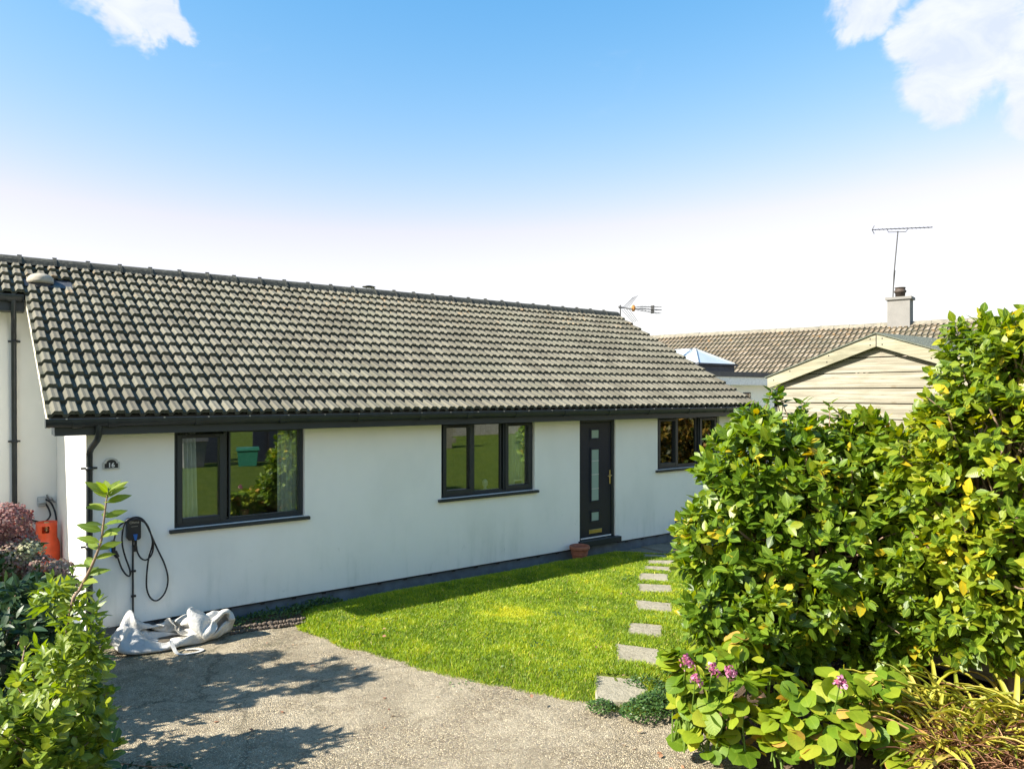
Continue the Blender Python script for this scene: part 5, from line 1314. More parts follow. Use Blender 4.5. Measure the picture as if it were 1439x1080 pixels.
BAG_F = [    # corner indices, each as the step from the one before
0,1,1,1,-2,3,1,-3,2,2,1,-2,1,2,1,-2,1,2,1,-2,1,2,1,-2,1,2,1,-2,1,2,1,-2,1,2,1,-2,1,2,1,-2,1,2,1,-2,1,2,1,-2,1,2,1,-2,1,2,1,-2,1,2,1,-2,1,2,1,-2,-31,3,
31,1,-3,4,1,-4,2,-1,4,1,-3,4,1,-4,2,-1,4,1,-3,4,1,-4,2,-1,4,1,-3,4,1,-4,2,-1,4,1,-3,4,1,-4,2,-1,4,1,-3,4,1,-4,2,-1,4,1,-3,4,1,-4,2,-1,4,1,-3,4,1,-4,2,
-1,4,1,-3,4,1,-4,2,-1,4,1,-3,4,1,-4,2,-1,4,1,-3,4,1,-4,2,-1,4,1,-3,4,1,-4,-74,-1,80,1,-81,3,79,-2,-77,2,78,-1,-77,2,77,-1,-76,2,76,-1,-75,2,75,-1,-74,
2,74,-1,-73,2,73,-1,-72,2,72,-1,-71,2,71,-1,-70,2,70,-1,-69,2,69,-1,-68,2,68,-1,-67,2,67,-1,-66,2,66,-1,-65,2,65,-1,-94,80,16,-65,-1,4,63,-2,-64,65,2,
-63,-1,4,61,-2,-62,63,2,-61,-1,4,59,-2,-60,61,2,-59,-1,4,57,-2,-58,59,2,-57,-1,4,55,-2,-56,57,2,-55,-1,4,53,-2,-54,55,2,-53,-1,4,51,-2,-52,53,2,-51,-1,
4,49,-2,-50,51,2,-49,-1,4,47,-2,-48,49,2,-47,-1,4,45,-2,-46,47,2,-45,-1,4,43,-2,-44,45,2,-43,-1,4,41,-2,-37,-1,41,1,-42,2,41,-2,-39,1,41,-1,-40,1,41,
-1,-40,1,41,-1,-40,1,41,-1,-40,1,41,-1,-40,1,41,-1,-40,1,41,-1,-40,1,41,-1,-40,1,41,-1,-40,1,41,-1,-40,1,41,-1,-40,1,41,-1,-40,1,41,-1,-40,1,41,-1,-55,
41,16,-41,-1,2,41,-2,-40,41,2,-41,-1,2,41,-2,-40,41,2,-41,-1,2,41,-2,-40,41,2,-41,-1,2,41,-2,-40,41,2,-41,-1,2,41,-2,-40,41,2,-41,-1,2,41,-2,-40,41,2,
-41,-1,2,41,-2,-40,41,2,-41,-1,2,41,-2,-40,41,2,-41,-1,2,41,-2,-40,41,2,-41,-1,2,41,-2,-40,41,2,-41,-1,2,41,-2,-40,41,2,-41,-1,2,41,-2,-37,-1,41,1,-42,
2,41,-2,-39,1,41,-1,-40,1,41,-1,-40,1,41,-1,-40,1,41,-1,-40,1,41,-1,-40,1,41,-1,-40,1,41,-1,-40,1,41,-1,-40,1,41,-1,-40,1,41,-1,-40,1,41,-1,-40,1,41,
-1,-40,1,41,-1,-40,1,41,-1,-55,41,16,-41,-1,2,41,-2,-40,41,2,-41,-1,2,41,-2,-40,41,2,-41,-1,2,41,-2,-40,41,2,-41,-1,2,41,-2,-40,41,2,-41,-1,2,41,-2,
-40,41,2,-41,-1,2,41,-2,-40,41,2,-41,-1,2,41,-2,-40,41,2,-41,-1,2,41,-2,-40,41,2,-41,-1,2,41,-2,-40,41,2,-41,-1,2,41,-2,-40,41,2,-41,-1,2,41,-2,-40,41,
2,-41,-1,2,41,-2,-37,-1,41,1,-42,2,41,-2,-39,1,41,-1,-40,1,41,-1,-40,1,41,-1,-40,1,41,-1,-40,1,41,-1,-40,1,41,-1,-40,1,41,-1,-40,1,41,-1,-40,1,41,-1,
-40,1,41,-1,-40,1,41,-1,-40,1,41,-1,-40,1,41,-1,-40,1,41,-1,-55,41,16,-41,-1,2,41,-2,-40,41,2,-41,-1,2,41,-2,-40,41,2,-41,-1,2,41,-2,-40,41,2,-41,-1,2,
41,-2,-40,41,2,-41,-1,2,41,-2,-40,41,2,-41,-1,2,41,-2,-40,41,2,-41,-1,2,41,-2,-40,41,2,-41,-1,2,41,-2,-40,41,2,-41,-1,2,41,-2,-40,41,2,-41,-1,2,41,-2,
-40,41,2,-41,-1,2,41,-2,-40,41,2,-41,-1,2,41,-2,-37,-1,41,1,-42,2,41,-2,-39,1,41,-1,-40,1,41,-1,-40,1,41,-1,-40,1,41,-1,-40,1,41,-1,-40,1,41,-1,-40,1,
41,-1,-40,1,41,-1,-40,1,41,-1,-40,1,41,-1,-40,1,41,-1,-40,1,41,-1,-40,1,41,-1,-40,1,41,-1,-55,41,16,-41,-1,2,41,-2,-40,41,2,-41,-1,2,41,-2,-40,41,2,
-41,-1,2,41,-2,-40,41,2,-41,-1,2,41,-2,-40,41,2,-41,-1,2,41,-2,-40,41,2,-41,-1,2,41,-2,-40,41,2,-41,-1,2,41,-2,-40,41,2,-41,-1,2,41,-2,-40,41,2,-41,-1,
2,41,-2,-40,41,2,-41,-1,2,41,-2,-40,41,2,-41,-1,2,41,-2,-40,41,2,-41,-1,2,41,-2,-37,-1,41,1,-42,2,41,-2,-39,1,41,-1,-40,1,41,-1,-40,1,41,-1,-40,1,41,
-1,-40,1,41,-1,-40,1,41,-1,-40,1,41,-1,-40,1,41,-1,-40,1,41,-1,-40,1,41,-1,-40,1,41,-1,-40,1,41,-1,-40,1,41,-1,-40,1,41,-1,-55,41,16,-41,-1,2,41,-2,
-40,41,2,-41,-1,2,41,-2,-40,41,2,-41,-1,2,41,-2,-40,41,2,-41,-1,2,41,-2,-40,41,2,-41,-1,2,41,-2,-40,41,2,-41,-1,2,41,-2,-40,41,2,-41,-1,2,41,-2,-40,41,
2,-41,-1,2,41,-2,-40,41,2,-41,-1,2,41,-2,-40,41,2,-41,-1,2,41,-2,-40,41,2,-41,-1,2,41,-2,-40,41,2,-41,-1,2,41,-2,-37,-1,41,1,-42,2,41,-2,-39,1,41,-1,
-40,1,41,-1,-40,1,41,-1,-40,1,41,-1,-40,1,41,-1,-40,1,41,-1,-40,1,41,-1,-40,1,41,-1,-40,1,41,-1,-40,1,41,-1,-40,1,41,-1,-40,1,41,-1,-40,1,41,-1,-40,1,
41,-1,-55,41,16,-41,-1,2,41,-2,-40,41,2,-41,-1,2,41,-2,-40,41,2,-41,-1,2,41,-2,-40,41,2,-41,-1,2,41,-2,-40,41,2,-41,-1,2,41,-2,-40,41,2,-41,-1,2,41,-2,
-40,41,2,-41,-1,2,41,-2,-40,41,2,-41,-1,2,41,-2,-40,41,2,-41,-1,2,41,-2,-40,41,2,-41,-1,2,41,-2,-40,41,2,-41,-1,2,41,-2,-40,41,2,-41,-1,2,41,-2,-37,-1,
41,1,-42,2,41,-2,-39,1,41,-1,-40,1,41,-1,-40,1,41,-1,-40,1,41,-1,-40,1,41,-1,-40,1,41,-1,-40,1,41,-1,-40,1,41,-1,-40,1,41,-1,-40,1,41,-1,-40,1,41,-1,
-40,1,41,-1,-40,1,41,-1,-40,1,41,-1,-55,41,16,-41,-1,2,41,-2,-40,41,2,-41,-1,2,41,-2,-40,41,2,-41,-1,2,41,-2,-40,41,2,-41,-1,2,41,-2,-40,41,2,-41,-1,2,
41,-2,-40,41,2,-41,-1,2,41,-2,-40,41,2,-41,-1,2,41,-2,-40,41,2,-41,-1,2,41,-2,-40,41,2,-41,-1,2,41,-2,-40,41,2,-41,-1,2,41,-2,-40,41,2,-41,-1,2,41,-2,
-40,41,2,-41,-1,2,41,-2,-37,-1,41,1,-42,2,41,-2,-39,1,41,-1,-40,1,41,-1,-40,1,41,-1,-40,1,41,-1,-40,1,41,-1,-40,1,41,-1,-40,1,41,-1,-40,1,41,-1,-40,1,
41,-1,-40,1,41,-1,-40,1,41,-1,-40,1,41,-1,-40,1,41,-1,-40,1,41,-1,-55,41,16,-41,-1,2,41,-2,-40,41,2,-41,-1,2,41,-2,-40,41,2,-41,-1,2,41,-2,-40,41,2,
-41,-1,2,41,-2,-40,41,2,-41,-1,2,41,-2,-40,41,2,-41,-1,2,41,-2,-40,41,2,-41,-1,2,41,-2,-40,41,2,-41,-1,2,41,-2,-40,41,2,-41,-1,2,41,-2,-40,41,2,-41,-1,
2,41,-2,-40,41,2,-41,-1,2,41,-2,-40,41,2,-41,-1,2,41,-2,-37,-1,41,1,-42,2,41,-2,-39,1,41,-1,-40,1,41,-1,-40,1,41,-1,-40,1,41,-1,-40,1,41,-1,-40,1,41,
-1,-40,1,41,-1,-40,1,41,-1,-40,1,41,-1,-40,1,41,-1,-40,1,41,-1,-40,1,41,-1,-40,1,41,-1,-40,1,41,-1,-55,41,16,-41,-1,2,41,-2,-40,41,2,-41,-1,2,41,-2,
-40,41,2,-41,-1,2,41,-2,-40,41,2,-41,-1,2,41,-2,-40,41,2,-41,-1,2,41,-2,-40,41,2,-41,-1,2,41,-2,-40,41,2,-41,-1,2,41,-2,-40,41,2,-41,-1,2,41,-2,-40,41,
2,-41,-1,2,41,-2,-40,41,2,-41,-1,2,41,-2,-40,41,2,-41,-1,2,41,-2,-40,41,2,-41,-1,2,41,-2,-37,-1,41,1,-42,2,41,-2,-39,1,41,-1,-40,1,41,-1,-40,1,41,-1,
-40,1,41,-1,-40,1,41,-1,-40,1,41,-1,-40,1,41,-1,-40,1,41,-1,-40,1,41,-1,-40,1,41,-1,-40,1,41,-1,-40,1,41,-1,-40,1,41,-1,-40,1,41,-1,-55,41,16,-41,-1,2,
41,-2,-40,41,2,-41,-1,2,41,-2,-40,41,2,-41,-1,2,41,-2,-40,41,2,-41,-1,2,41,-2,-40,41,2,-41,-1,2,41,-2,-40,41,2,-41,-1,2,41,-2,-40,41,2,-41,-1,2,41,-2,
-40,41,2,-41,-1,2,41,-2,-40,41,2,-41,-1,2,41,-2,-40,41,2,-41,-1,2,41,-2,-40,41,2,-41,-1,2,41,-2,-40,41,2,-41,-1,2,41,-2,-37,-1,41,1,-42,2,41,-2,-39,1,
41,-1,-40,1,41,-1,-40,1,41,-1,-40,1,41,-1,-40,1,41,-1,-40,1,41,-1,-40,1,41,-1,-40,1,41,-1,-40,1,41,-1,-40,1,41,-1,-40,1,41,-1,-40,1,41,-1,-40,1,41,-1,
-40,1,41,-1,-55,41,16,-41,-1,2,41,-2,-40,41,2,-41,-1,2,41,-2,-40,41,2,-41,-1,2,41,-2,-40,41,2,-41,-1,2,41,-2,-40,41,2,-41,-1,2,41,-2,-40,41,2,-41,-1,2,
41,-2,-40,41,2,-41,-1,2,41,-2,-40,41,2,-41,-1,2,41,-2,-40,41,2,-41,-1,2,41,-2,-40,41,2,-41,-1,2,41,-2,-40,41,2,-41,-1,2,41,-2,-40,41,2,-41,-1,2,41,-2,
-37,-1,41,1,-42,2,41,-2,-39,1,41,-1,-40,1,41,-1,-40,1,41,-1,-40,1,41,-1,-40,1,41,-1,-40,1,41,-1,-40,1,41,-1,-40,1,41,-1,-40,1,41,-1,-40,1,41,-1,-40,1,
41,-1,-40,1,41,-1,-40,1,41,-1,-40,1,41,-1,-55,41,16,-41,-1,2,41,-2,-40,41,2,-41,-1,2,41,-2,-40,41,2,-41,-1,2,41,-2,-40,41,2,-41,-1,2,41,-2,-40,41,2,
-41,-1,2,41,-2,-40,41,2,-41,-1,2,41,-2,-40,41,2,-41,-1,2,41,-2,-40,41,2,-41,-1,2,41,-2,-40,41,2,-41,-1,2,41,-2,-40,41,2,-41,-1,2,41,-2,-40,41,2,-41,-1,
2,41,-2,-40,41,2,-41,-1,2,41,-2,-37,-1,41,1,-42,2,41,-2,-39,1,41,-1,-40,1,41,-1,-40,1,41,-1,-40,1,41,-1,-40,1,41,-1,-40,1,41,-1,-40,1,41,-1,-40,1,41,
-1,-40,1,41,-1,-40,1,41,-1,-40,1,41,-1,-40,1,41,-1,-40,1,41,-1,-40,1,41,-1,-55,41,16,-41,-1,2,41,-2,-40,41,2,-41,-1,2,41,-2,-40,41,2,-41,-1,2,41,-2,
-40,41,2,-41,-1,2,41,-2,-40,41,2,-41,-1,2,41,-2,-40,41,2,-41,-1,2,41,-2,-40,41,2,-41,-1,2,41,-2,-40,41,2,-41,-1,2,41,-2,-40,41,2,-41,-1,2,41,-2,-40,41,
2,-41,-1,2,41,-2,-40,41,2,-41,-1,2,41,-2,-40,41,2,-41,-1,2,41,-2,-37,-1,41,1,-42,2,41,-2,-39,1,41,-1,-40,1,41,-1,-40,1,41,-1,-40,1,41,-1,-40,1,41,-1,
-40,1,41,-1,-40,1,41,-1,-40,1,41,-1,-40,1,41,-1,-40,1,41,-1,-40,1,41,-1,-40,1,41,-1,-40,1,41,-1,-40,1,41,-1,-55,41,16,-41,-1,2,41,-2,-40,41,2,-41,-1,2,
41,-2,-40,41,2,-41,-1,2,41,-2,-40,41,2,-41,-1,2,41,-2,-40,41,2,-41,-1,2,41,-2,-40,41,2,-41,-1,2,41,-2,-40,41,2,-41,-1,2,41,-2,-40,41,2,-41,-1,2,41,-2,
-40,41,2,-41,-1,2,41,-2,-40,41,2,-41,-1,2,41,-2,-40,41,2,-41,-1,2,41,-2,-40,41,2,-41,-1,2,41,-2,-37,-1,41,1,-42,2,41,-2,-39,1,41,-1,-40,1,41,-1,-40,1,
41,-1,-40,1,41,-1,-40,1,41,-1,-40,1,41,-1,-40,1,41,-1,-40,1,41,-1,-40,1,41,-1,-40,1,41,-1,-40,1,41,-1,-40,1,41,-1,-40,1,41,-1,-40,1,41,-1,-55,41,16,
-41,-1,2,41,-2,-40,41,2,-41,-1,2,41,-2,-40,41,2,-41,-1,2,41,-2,-40,41,2,-41,-1,2,41,-2,-40,41,2,-41,-1,2,41,-2,-40,41,2,-41,-1,2,41,-2,-40,41,2,-41,-1,
2,41,-2,-40,41,2,-41,-1,2,41,-2,-40,41,2,-41,-1,2,41,-2,-40,41,2,-41,-1,2,41,-2,-40,41,2,-41,-1,2,41,-2,-40,41,2,-41,-1,2,41,-2,-37,-1,41,1,-42,2,41,
-2,-39,1,41,-1,-40,1,41,-1,-40,1,41,-1,-40,1,41,-1,-40,1,41,-1,-40,1,41,-1,-40,1,41,-1,-40,1,41,-1,-40,1,41,-1,-40,1,41,-1,-40,1,41,-1,-40,1,41,-1,-40,
1,41,-1,-40,1,41,-1,-55,41,16,-41,-1,2,41,-2,-40,41,2,-41,-1,2,41,-2,-40,41,2,-41,-1,2,41,-2,-40,41,2,-41,-1,2,41,-2,-40,41,2,-41,-1,2,41,-2,-40,41,2,
-41,-1,2,41,-2,-40,41,2,-41,-1,2,41,-2,-40,41,2,-41,-1,2,41,-2,-40,41,2,-41,-1,2,41,-2,-40,41,2,-41,-1,2,41,-2,-40,41,2,-41,-1,2,41,-2,-40,41,2,-41,-1,
2,41,-2,-37,-1,41,1,-42,2,41,-2,-39,1,41,-1,-40,1,41,-1,-40,1,41,-1,-40,1,41,-1,-40,1,41,-1,-40,1,41,-1,-40,1,41,-1,-40,1,41,-1,-40,1,41,-1,-40,1,41,
-1,-40,1,41,-1,-40,1,41,-1,-40,1,41,-1,-40,1,41,-1,-55,41,16,-41,-1,2,41,-2,-40,41,2,-41,-1,2,41,-2,-40,41,2,-41,-1,2,41,-2,-40,41,2,-41,-1,2,41,-2,
-40,41,2,-41,-1,2,41,-2,-40,41,2,-41,-1,2,41,-2,-40,41,2,-41,-1,2,41,-2,-40,41,2,-41,-1,2,41,-2,-40,41,2,-41,-1,2,41,-2,-40,41,2,-41,-1,2,41,-2,-40,41,
2,-41,-1,2,41,-2,-40,41,2,-41,-1,2,41,-2,-37,-1,41,1,-42,2,41,-2,-39,1,41,-1,-40,1,41,-1,-40,1,41,-1,-40,1,41,-1,-40,1,41,-1,-40,1,41,-1,-40,1,41,-1,
-40,1,41,-1,-40,1,41,-1,-40,1,41,-1,-40,1,41,-1,-40,1,41,-1,-40,1,41,-1,-40,1,41,-1,-55,41,16,-41,-1,2,41,-2,-40,41,2,-41,-1,2,41,-2,-40,41,2,-41,-1,2,
41,-2,-40,41,2,-41,-1,2,41,-2,-40,41,2,-41,-1,2,41,-2,-40,41,2,-41,-1,2,41,-2,-40,41,2,-41,-1,2,41,-2,-40,41,2,-41,-1,2,41,-2,-40,41,2,-41,-1,2,41,-2,
-40,41,2,-41,-1,2,41,-2,-40,41,2,-41,-1,2,41,-2,-40,41,2,-41,-1,2,41,-2,-37,-1,41,1,-42,2,41,-2,-39,1,41,-1,-40,1,41,-1,-40,1,41,-1,-40,1,41,-1,-40,1,
41,-1,-40,1,41,-1,-40,1,41,-1,-40,1,41,-1,-40,1,41,-1,-40,1,41,-1,-40,1,41,-1,-40,1,41,-1,-40,1,41,-1,-40,1,41,-1,-55,41,16,-41,-1,2,41,-2,-40,41,2,
-41,-1,2,41,-2,-40,41,2,-41,-1,2,41,-2,-40,41,2,-41,-1,2,41,-2,-40,41,2,-41,-1,2,41,-2,-40,41,2,-41,-1,2,41,-2,-40,41,2,-41,-1,2,41,-2,-40,41,2,-41,-1,
2,41,-2,-40,41,2,-41,-1,2,41,-2,-40,41,2,-41,-1,2,41,-2,-40,41,2,-41,-1,2,41,-2,-40,41,2,-41,-1,2,41,-2,-37,-1,41,1,-42,2,41,-2,-39,1,41,-1,-40,1,41,
-1,-40,1,41,-1,-40,1,41,-1,-40,1,41,-1,-40,1,41,-1,-40,1,41,-1,-40,1,41,-1,-40,1,41,-1,-40,1,41,-1,-40,1,41,-1,-40,1,41,-1,-40,1,41,-1,-40,1,41,-1,-55,
41,16,-41,-1,2,41,-2,-40,41,2,-41,-1,2,41,-2,-40,41,2,-41,-1,2,41,-2,-40,41,2,-41,-1,2,41,-2,-40,41,2,-41,-1,2,41,-2,-40,41,2,-41,-1,2,41,-2,-40,41,2,
-41,-1,2,41,-2,-40,41,2,-41,-1,2,41,-2,-40,41,2,-41,-1,2,41,-2,-40,41,2,-41,-1,2,41,-2,-40,41,2,-41,-1,2,41,-2,-40,41,2,-41,-1,2,41,-2,-37,-1,41,1,-42,
2,41,-2,-39,1,41,-1,-40,1,41,-1,-40,1,41,-1,-40,1,41,-1,-40,1,41,-1,-40,1,41,-1,-40,1,41,-1,-40,1,41,-1,-40,1,41,-1,-40,1,41,-1,-40,1,41,-1,-40,1,41,
-1,-40,1,41,-1,-40,1,41,-1,-55,41,16,-41,-1,2,41,-2,-40,41,2,-41,-1,2,41,-2,-40,41,2,-41,-1,2,41,-2,-40,41,2,-41,-1,2,41,-2,-40,41,2,-41,-1,2,41,-2,
-40,41,2,-41,-1,2,41,-2,-40,41,2,-41,-1,2,41,-2,-40,41,2,-41,-1,2,41,-2,-40,41,2,-41,-1,2,41,-2,-40,41,2,-41,-1,2,41,-2,-40,41,2,-41,-1,2,41,-2,-40,41,
2,-41,-1,2,41,-2,-37,-1,41,1,-42,2,41,-2,-39,1,41,-1,-40,1,41,-1,-40,1,41,-1,-40,1,41,-1,-40,1,41,-1,-40,1,41,-1,-40,1,41,-1,-40,1,41,-1,-40,1,41,-1,
-40,1,41,-1,-40,1,41,-1,-40,1,41,-1,-40,1,41,-1,-40,1,41,-1,-55,41,16,-41,-1,2,41,-2,-40,41,2,-41,-1,2,41,-2,-40,41,2,-41,-1,2,41,-2,-40,41,2,-41,-1,2,
41,-2,-40,41,2,-41,-1,2,41,-2,-40,41,2,-41,-1,2,41,-2,-40,41,2,-41,-1,2,41,-2,-40,41,2,-41,-1,2,41,-2,-40,41,2,-41,-1,2,41,-2,-40,41,2,-41,-1,2,41,-2,
-40,41,2,-41,-1,2,41,-2,-40,41,2,-41,-1,2,41,-2,-37,-1,41,1,-42,2,41,-2,-39,1,41,-1,-40,1,41,-1,-40,1,41,-1,-40,1,41,-1,-40,1,41,-1,-40,1,41,-1,-40,1,
41,-1,-40,1,41,-1,-40,1,41,-1,-40,1,41,-1,-40,1,41,-1,-40,1,41,-1,-40,1,41,-1,-40,1,41,-1,-55,41,16,-41,-1,2,41,-2,-40,41,2,-41,-1,2,41,-2,-40,41,2,
-41,-1,2,41,-2,-40,41,2,-41,-1,2,41,-2,-40,41,2,-41,-1,2,41,-2,-40,41,2,-41,-1,2,41,-2,-40,41,2,-41,-1,2,41,-2,-40,41,2,-41,-1,2,41,-2,-40,41,2,-41,-1,
2,41,-2,-40,41,2,-41,-1,2,41,-2,-40,41,2,-41,-1,2,41,-2,-40,41,2,-41,-1,2,41,-2,-37,-1,41,1,-42,2,41,-2,-39,1,41,-1,-40,1,41,-1,-40,1,41,-1,-40,1,41,
-1,-40,1,41,-1,-40,1,41,-1,-40,1,41,-1,-40,1,41,-1,-40,1,41,-1,-40,1,41,-1,-40,1,41,-1,-40,1,41,-1,-40,1,41,-1,-40,1,41,-1,-55,41,16,-41,-1,2,41,-2,
-40,41,2,-41,-1,2,41,-2,-40,41,2,-41,-1,2,41,-2,-40,41,2,-41,-1,2,41,-2,-40,41,2,-41,-1,2,41,-2,-40,41,2,-41,-1,2,41,-2,-40,41,2,-41,-1,2,41,-2,-40,41,
2,-41,-1,2,41,-2,-40,41,2,-41,-1,2,41,-2,-40,41,2,-41,-1,2,41,-2,-40,41,2,-41,-1,2,41,-2,-40,41,2,-41,-1,2,41,-2,-37,-1,41,1,-42,2,41,-2,-39,1,41,-1,
-40,1,41,-1,-40,1,41,-1,-40,1,41,-1,-40,1,41,-1,-40,1,41,-1,-40,1,41,-1,-40,1,41,-1,-40,1,41,-1,-40,1,41,-1,-40,1,41,-1,-40,1,41,-1,-40,1,41,-1,-40,1,
41,-1,-55,41,16,-41,-1,2,41,-2,-40,41,2,-41,-1,2,41,-2,-40,41,2,-41,-1,2,41,-2,-40,41,2,-41,-1,2,41,-2,-40,41,2,-41,-1,2,41,-2,-40,41,2,-41,-1,2,41,-2,
-40,41,2,-41,-1,2,41,-2,-40,41,2,-41,-1,2,41,-2,-40,41,2,-41,-1,2,41,-2,-40,41,2,-41,-1,2,41,-2,-40,41,2,-41,-1,2,41,-2,-40,41,2,-41,-1,2,41,-2,-37,-1,
41,1,-42,2,41,-2,-39,1,41,-1,-40,1,41,-1,-40,1,41,-1,-40,1,41,-1,-40,1,41,-1,-40,1,41,-1,-40,1,41,-1,-40,1,41,-1,-40,1,41,-1,-40,1,41,-1,-40,1,41,-1,
-40,1,41,-1,-40,1,41,-1,-40,1,41,-1,-55,41,16,-41,-1,2,41,-2,-40,41,2,-41,-1,2,41,-2,-40,41,2,-41,-1,2,41,-2,-40,41,2,-41,-1,2,41,-2,-40,41,2,-41,-1,2,
41,-2,-40,41,2,-41,-1,2,41,-2,-40,41,2,-41,-1,2,41,-2,-40,41,2,-41,-1,2,41,-2,-40,41,2,-41,-1,2,41,-2,-40,41,2,-41,-1,2,41,-2,-40,41,2,-41,-1,2,41,-2,
-40,41,2,-41,-1,2,41,-2,-1186,35,1154,-1188,1148,-1,42,-25,-1130,4,1152,-2,-24,25,2,-25,-1128,4,1150,-2,-24,25,2,-25,-1126,4,1148,-2,-24,25,2,-25,
-1124,4,1146,-2,-24,25,2,-25,-1122,4,1144,-2,-24,25,2,-25,-1120,4,1142,-2,-24,25,2,-25,-1118,4,1140,-2,-24,25,2,-25,-1116,4,1138,-2,-24,25,2,-25,-1114,
4,1136,-2,-24,25,2,-25,-1112,4,1134,-2,-24,25,2,-25,-1110,4,1132,-2,-24,25,2,-25,-1186,1188,24,-1209,1144,2,64,-24,-1,2,24,-2,-23,24,2,-24,-1,2,24,-2,
-23,24,2,-24,-1,2,24,-2,-23,24,2,-24,-1,2,24,-2,-23,24,2,-24,-1,2,24,-2,-23,24,2,-24,-1,2,24,-2,-23,24,2,-24,-1,2,24,-2,-23,24,2,-24,-1,2,24,-2,-23,24,
2,-24,-1,2,24,-2,-23,24,2,-24,-1,2,24,-2,-23,24,2,-24,-1,2,24,-2,-23,24,2,-24,-1208,1209,24,-1231,1144,1,87,-24,-1,2,24,-2,-23,24,2,-24,-1,2,24,-2,-23,
24,2,-24,-1,2,24,-2,-23,24,2,-24,-1,2,24,-2,-23,24,2,-24,-1,2,24,-2,-23,24,2,-24,-1,2,24,-2,-23,24,2,-24,-1,2,24,-2,-23,24,2,-24,-1,2,24,-2,-23,24,2,
-24,-1,2,24,-2,-23,24,2,-24,-1,2,24,-2,-23,24,2,-24,-1,2,24,-2,-23,24,2,-24,-1230,1231,24,-1253,1143,1,110,-24,-1,2,24,-2,-23,24,2,-24,-1,2,24,-2,-23,
24,2,-24,-1,2,24,-2,-23,24,2,-24,-1,2,24,-2,-23,24,2,-24,-1,2,24,-2,-23,24,2,-24,-1,2,24,-2,-23,24,2,-24,-1,2,24,-2,-23,24,2,-24,-1,2,24,-2,-23,24,2,
-24,-1,2,24,-2,-23,24,2,-24,-1,2,24,-2,-23,24,2,-24,-1,2,24,-2,-23,24,2,-24,-1252,1253,24,-1275,1142,1,133,-24,-1,2,24,-2,-23,24,2,-24,-1,2,24,-2,-23,
24,2,-24,-1,2,24,-2,-23,24,2,-24,-1,2,24,-2,-23,24,2,-24,-1,2,24,-2,-23,24,2,-24,-1,2,24,-2,-23,24,2,-24,-1,2,24,-2,-23,24,2,-24,-1,2,24,-2,-23,24,2,
-24,-1,2,24,-2,-23,24,2,-24,-1,2,24,-2,-23,24,2,-24,-1,2,24,-2,-23,24,2,-24,-1274,1275,24,-1297,1141,1,156,-24,-1,2,24,-2,-23,24,2,-24,-1,2,24,-2,-23,
24,2,-24,-1,2,24,-2,-23,24,2,-24,-1,2,24,-2,-23,24,2,-24,-1,2,24,-2,-23,24,2,-24,-1,2,24,-2,-23,24,2,-24,-1,2,24,-2,-23,24,2,-24,-1,2,24,-2,-23,24,2,
-24,-1,2,24,-2,-23,24,2,-24,-1,2,24,-2,-23,24,2,-24,-1,2,24,-2,-23,24,2,-24,-1296,1297,24,-1319,1140,1,179,-24,-1,2,24,-2,-23,24,2,-24,-1,2,24,-2,-23,
24,2,-24,-1,2,24,-2,-23,24,2,-24,-1,2,24,-2,-23,24,2,-24,-1,2,24,-2,-23,24,2,-24,-1,2,24,-2,-23,24,2,-24,-1,2,24,-2,-23,24,2,-24,-1,2,24,-2,-23,24,2,
-24,-1,2,24,-2,-23,24,2,-24,-1,2,24,-2,-23,24,2,-24,-1,2,24,-2,-23,24,2,-24,-1318,1319,24,-1341,1139,1,202,-24,-1,2,24,-2,-23,24,2,-24,-1,2,24,-2,-23,
24,2,-24,-1,2,24,-2,-23,24,2,-24,-1,2,24,-2,-23,24,2,-24,-1,2,24,-2,-23,24,2,-24,-1,2,24,-2,-23,24,2,-24,-1,2,24,-2,-23,24,2,-24,-1,2,24,-2,-23,24,2,
-24,-1,2,24,-2,-23,24,2,-24,-1,2,24,-2,-23,24,2,-24,-1,2,24,-2,-23,24,2,-24,-1340,1341,24,-1363,1138,1,225,-24,-1,2,24,-2,-23,24,2,-24,-1,2,24,-2,-23,
24,2,-24,-1,2,24,-2,-23,24,2,-24,-1,2,24,-2,-23,24,2,-24,-1,2,24,-2,-23,24,2,-24,-1,2,24,-2,-23,24,2,-24,-1,2,24,-2,-23,24,2,-24,-1,2,24,-2,-23,24,2,
-24,-1,2,24,-2,-23,24,2,-24,-1,2,24,-2,-23,24,2,-24,-1,2,24,-2,-23,24,2,-24,-1362,1363,24,-1385,1137,1,248,-24,-1,2,24,-2,-23,24,2,-24,-1,2,24,-2,-23,
24,2,-24,-1,2,24,-2,-23,24,2,-24,-1,2,24,-2,-23,24,2,-24,-1,2,24,-2,-23,24,2,-24,-1,2,24,-2,-23,24,2,-24,-1,2,24,-2,-23,24,2,-24,-1,2,24,-2,-23,24,2,
-24,-1,2,24,-2,-23,24,2,-24,-1,2,24,-2,-23,24,2,-24,-1,2,24,-2,-23,24,2,-24,-1384,1385,24,-1407,1136,1,271,-24,-1,2,24,-2,-23,24,2,-24,-1,2,24,-2,-23,
24,2,-24,-1,2,24,-2,-23,24,2,-24,-1,2,24,-2,-23,24,2,-24,-1,2,24,-2,-23,24,2,-24,-1,2,24,-2,-23,24,2,-24,-1,2,24,-2,-23,24,2,-24,-1,2,24,-2,-23,24,2,
-24,-1,2,24,-2,-23,24,2,-24,-1,2,24,-2,-23,24,2,-24,-1,2,24,-2,-23,24,2,-24,-1406,1407,24,-1429,1135,1,294,-24,-1,2,24,-2,-23,24,2,-24,-1,2,24,-2,-23,
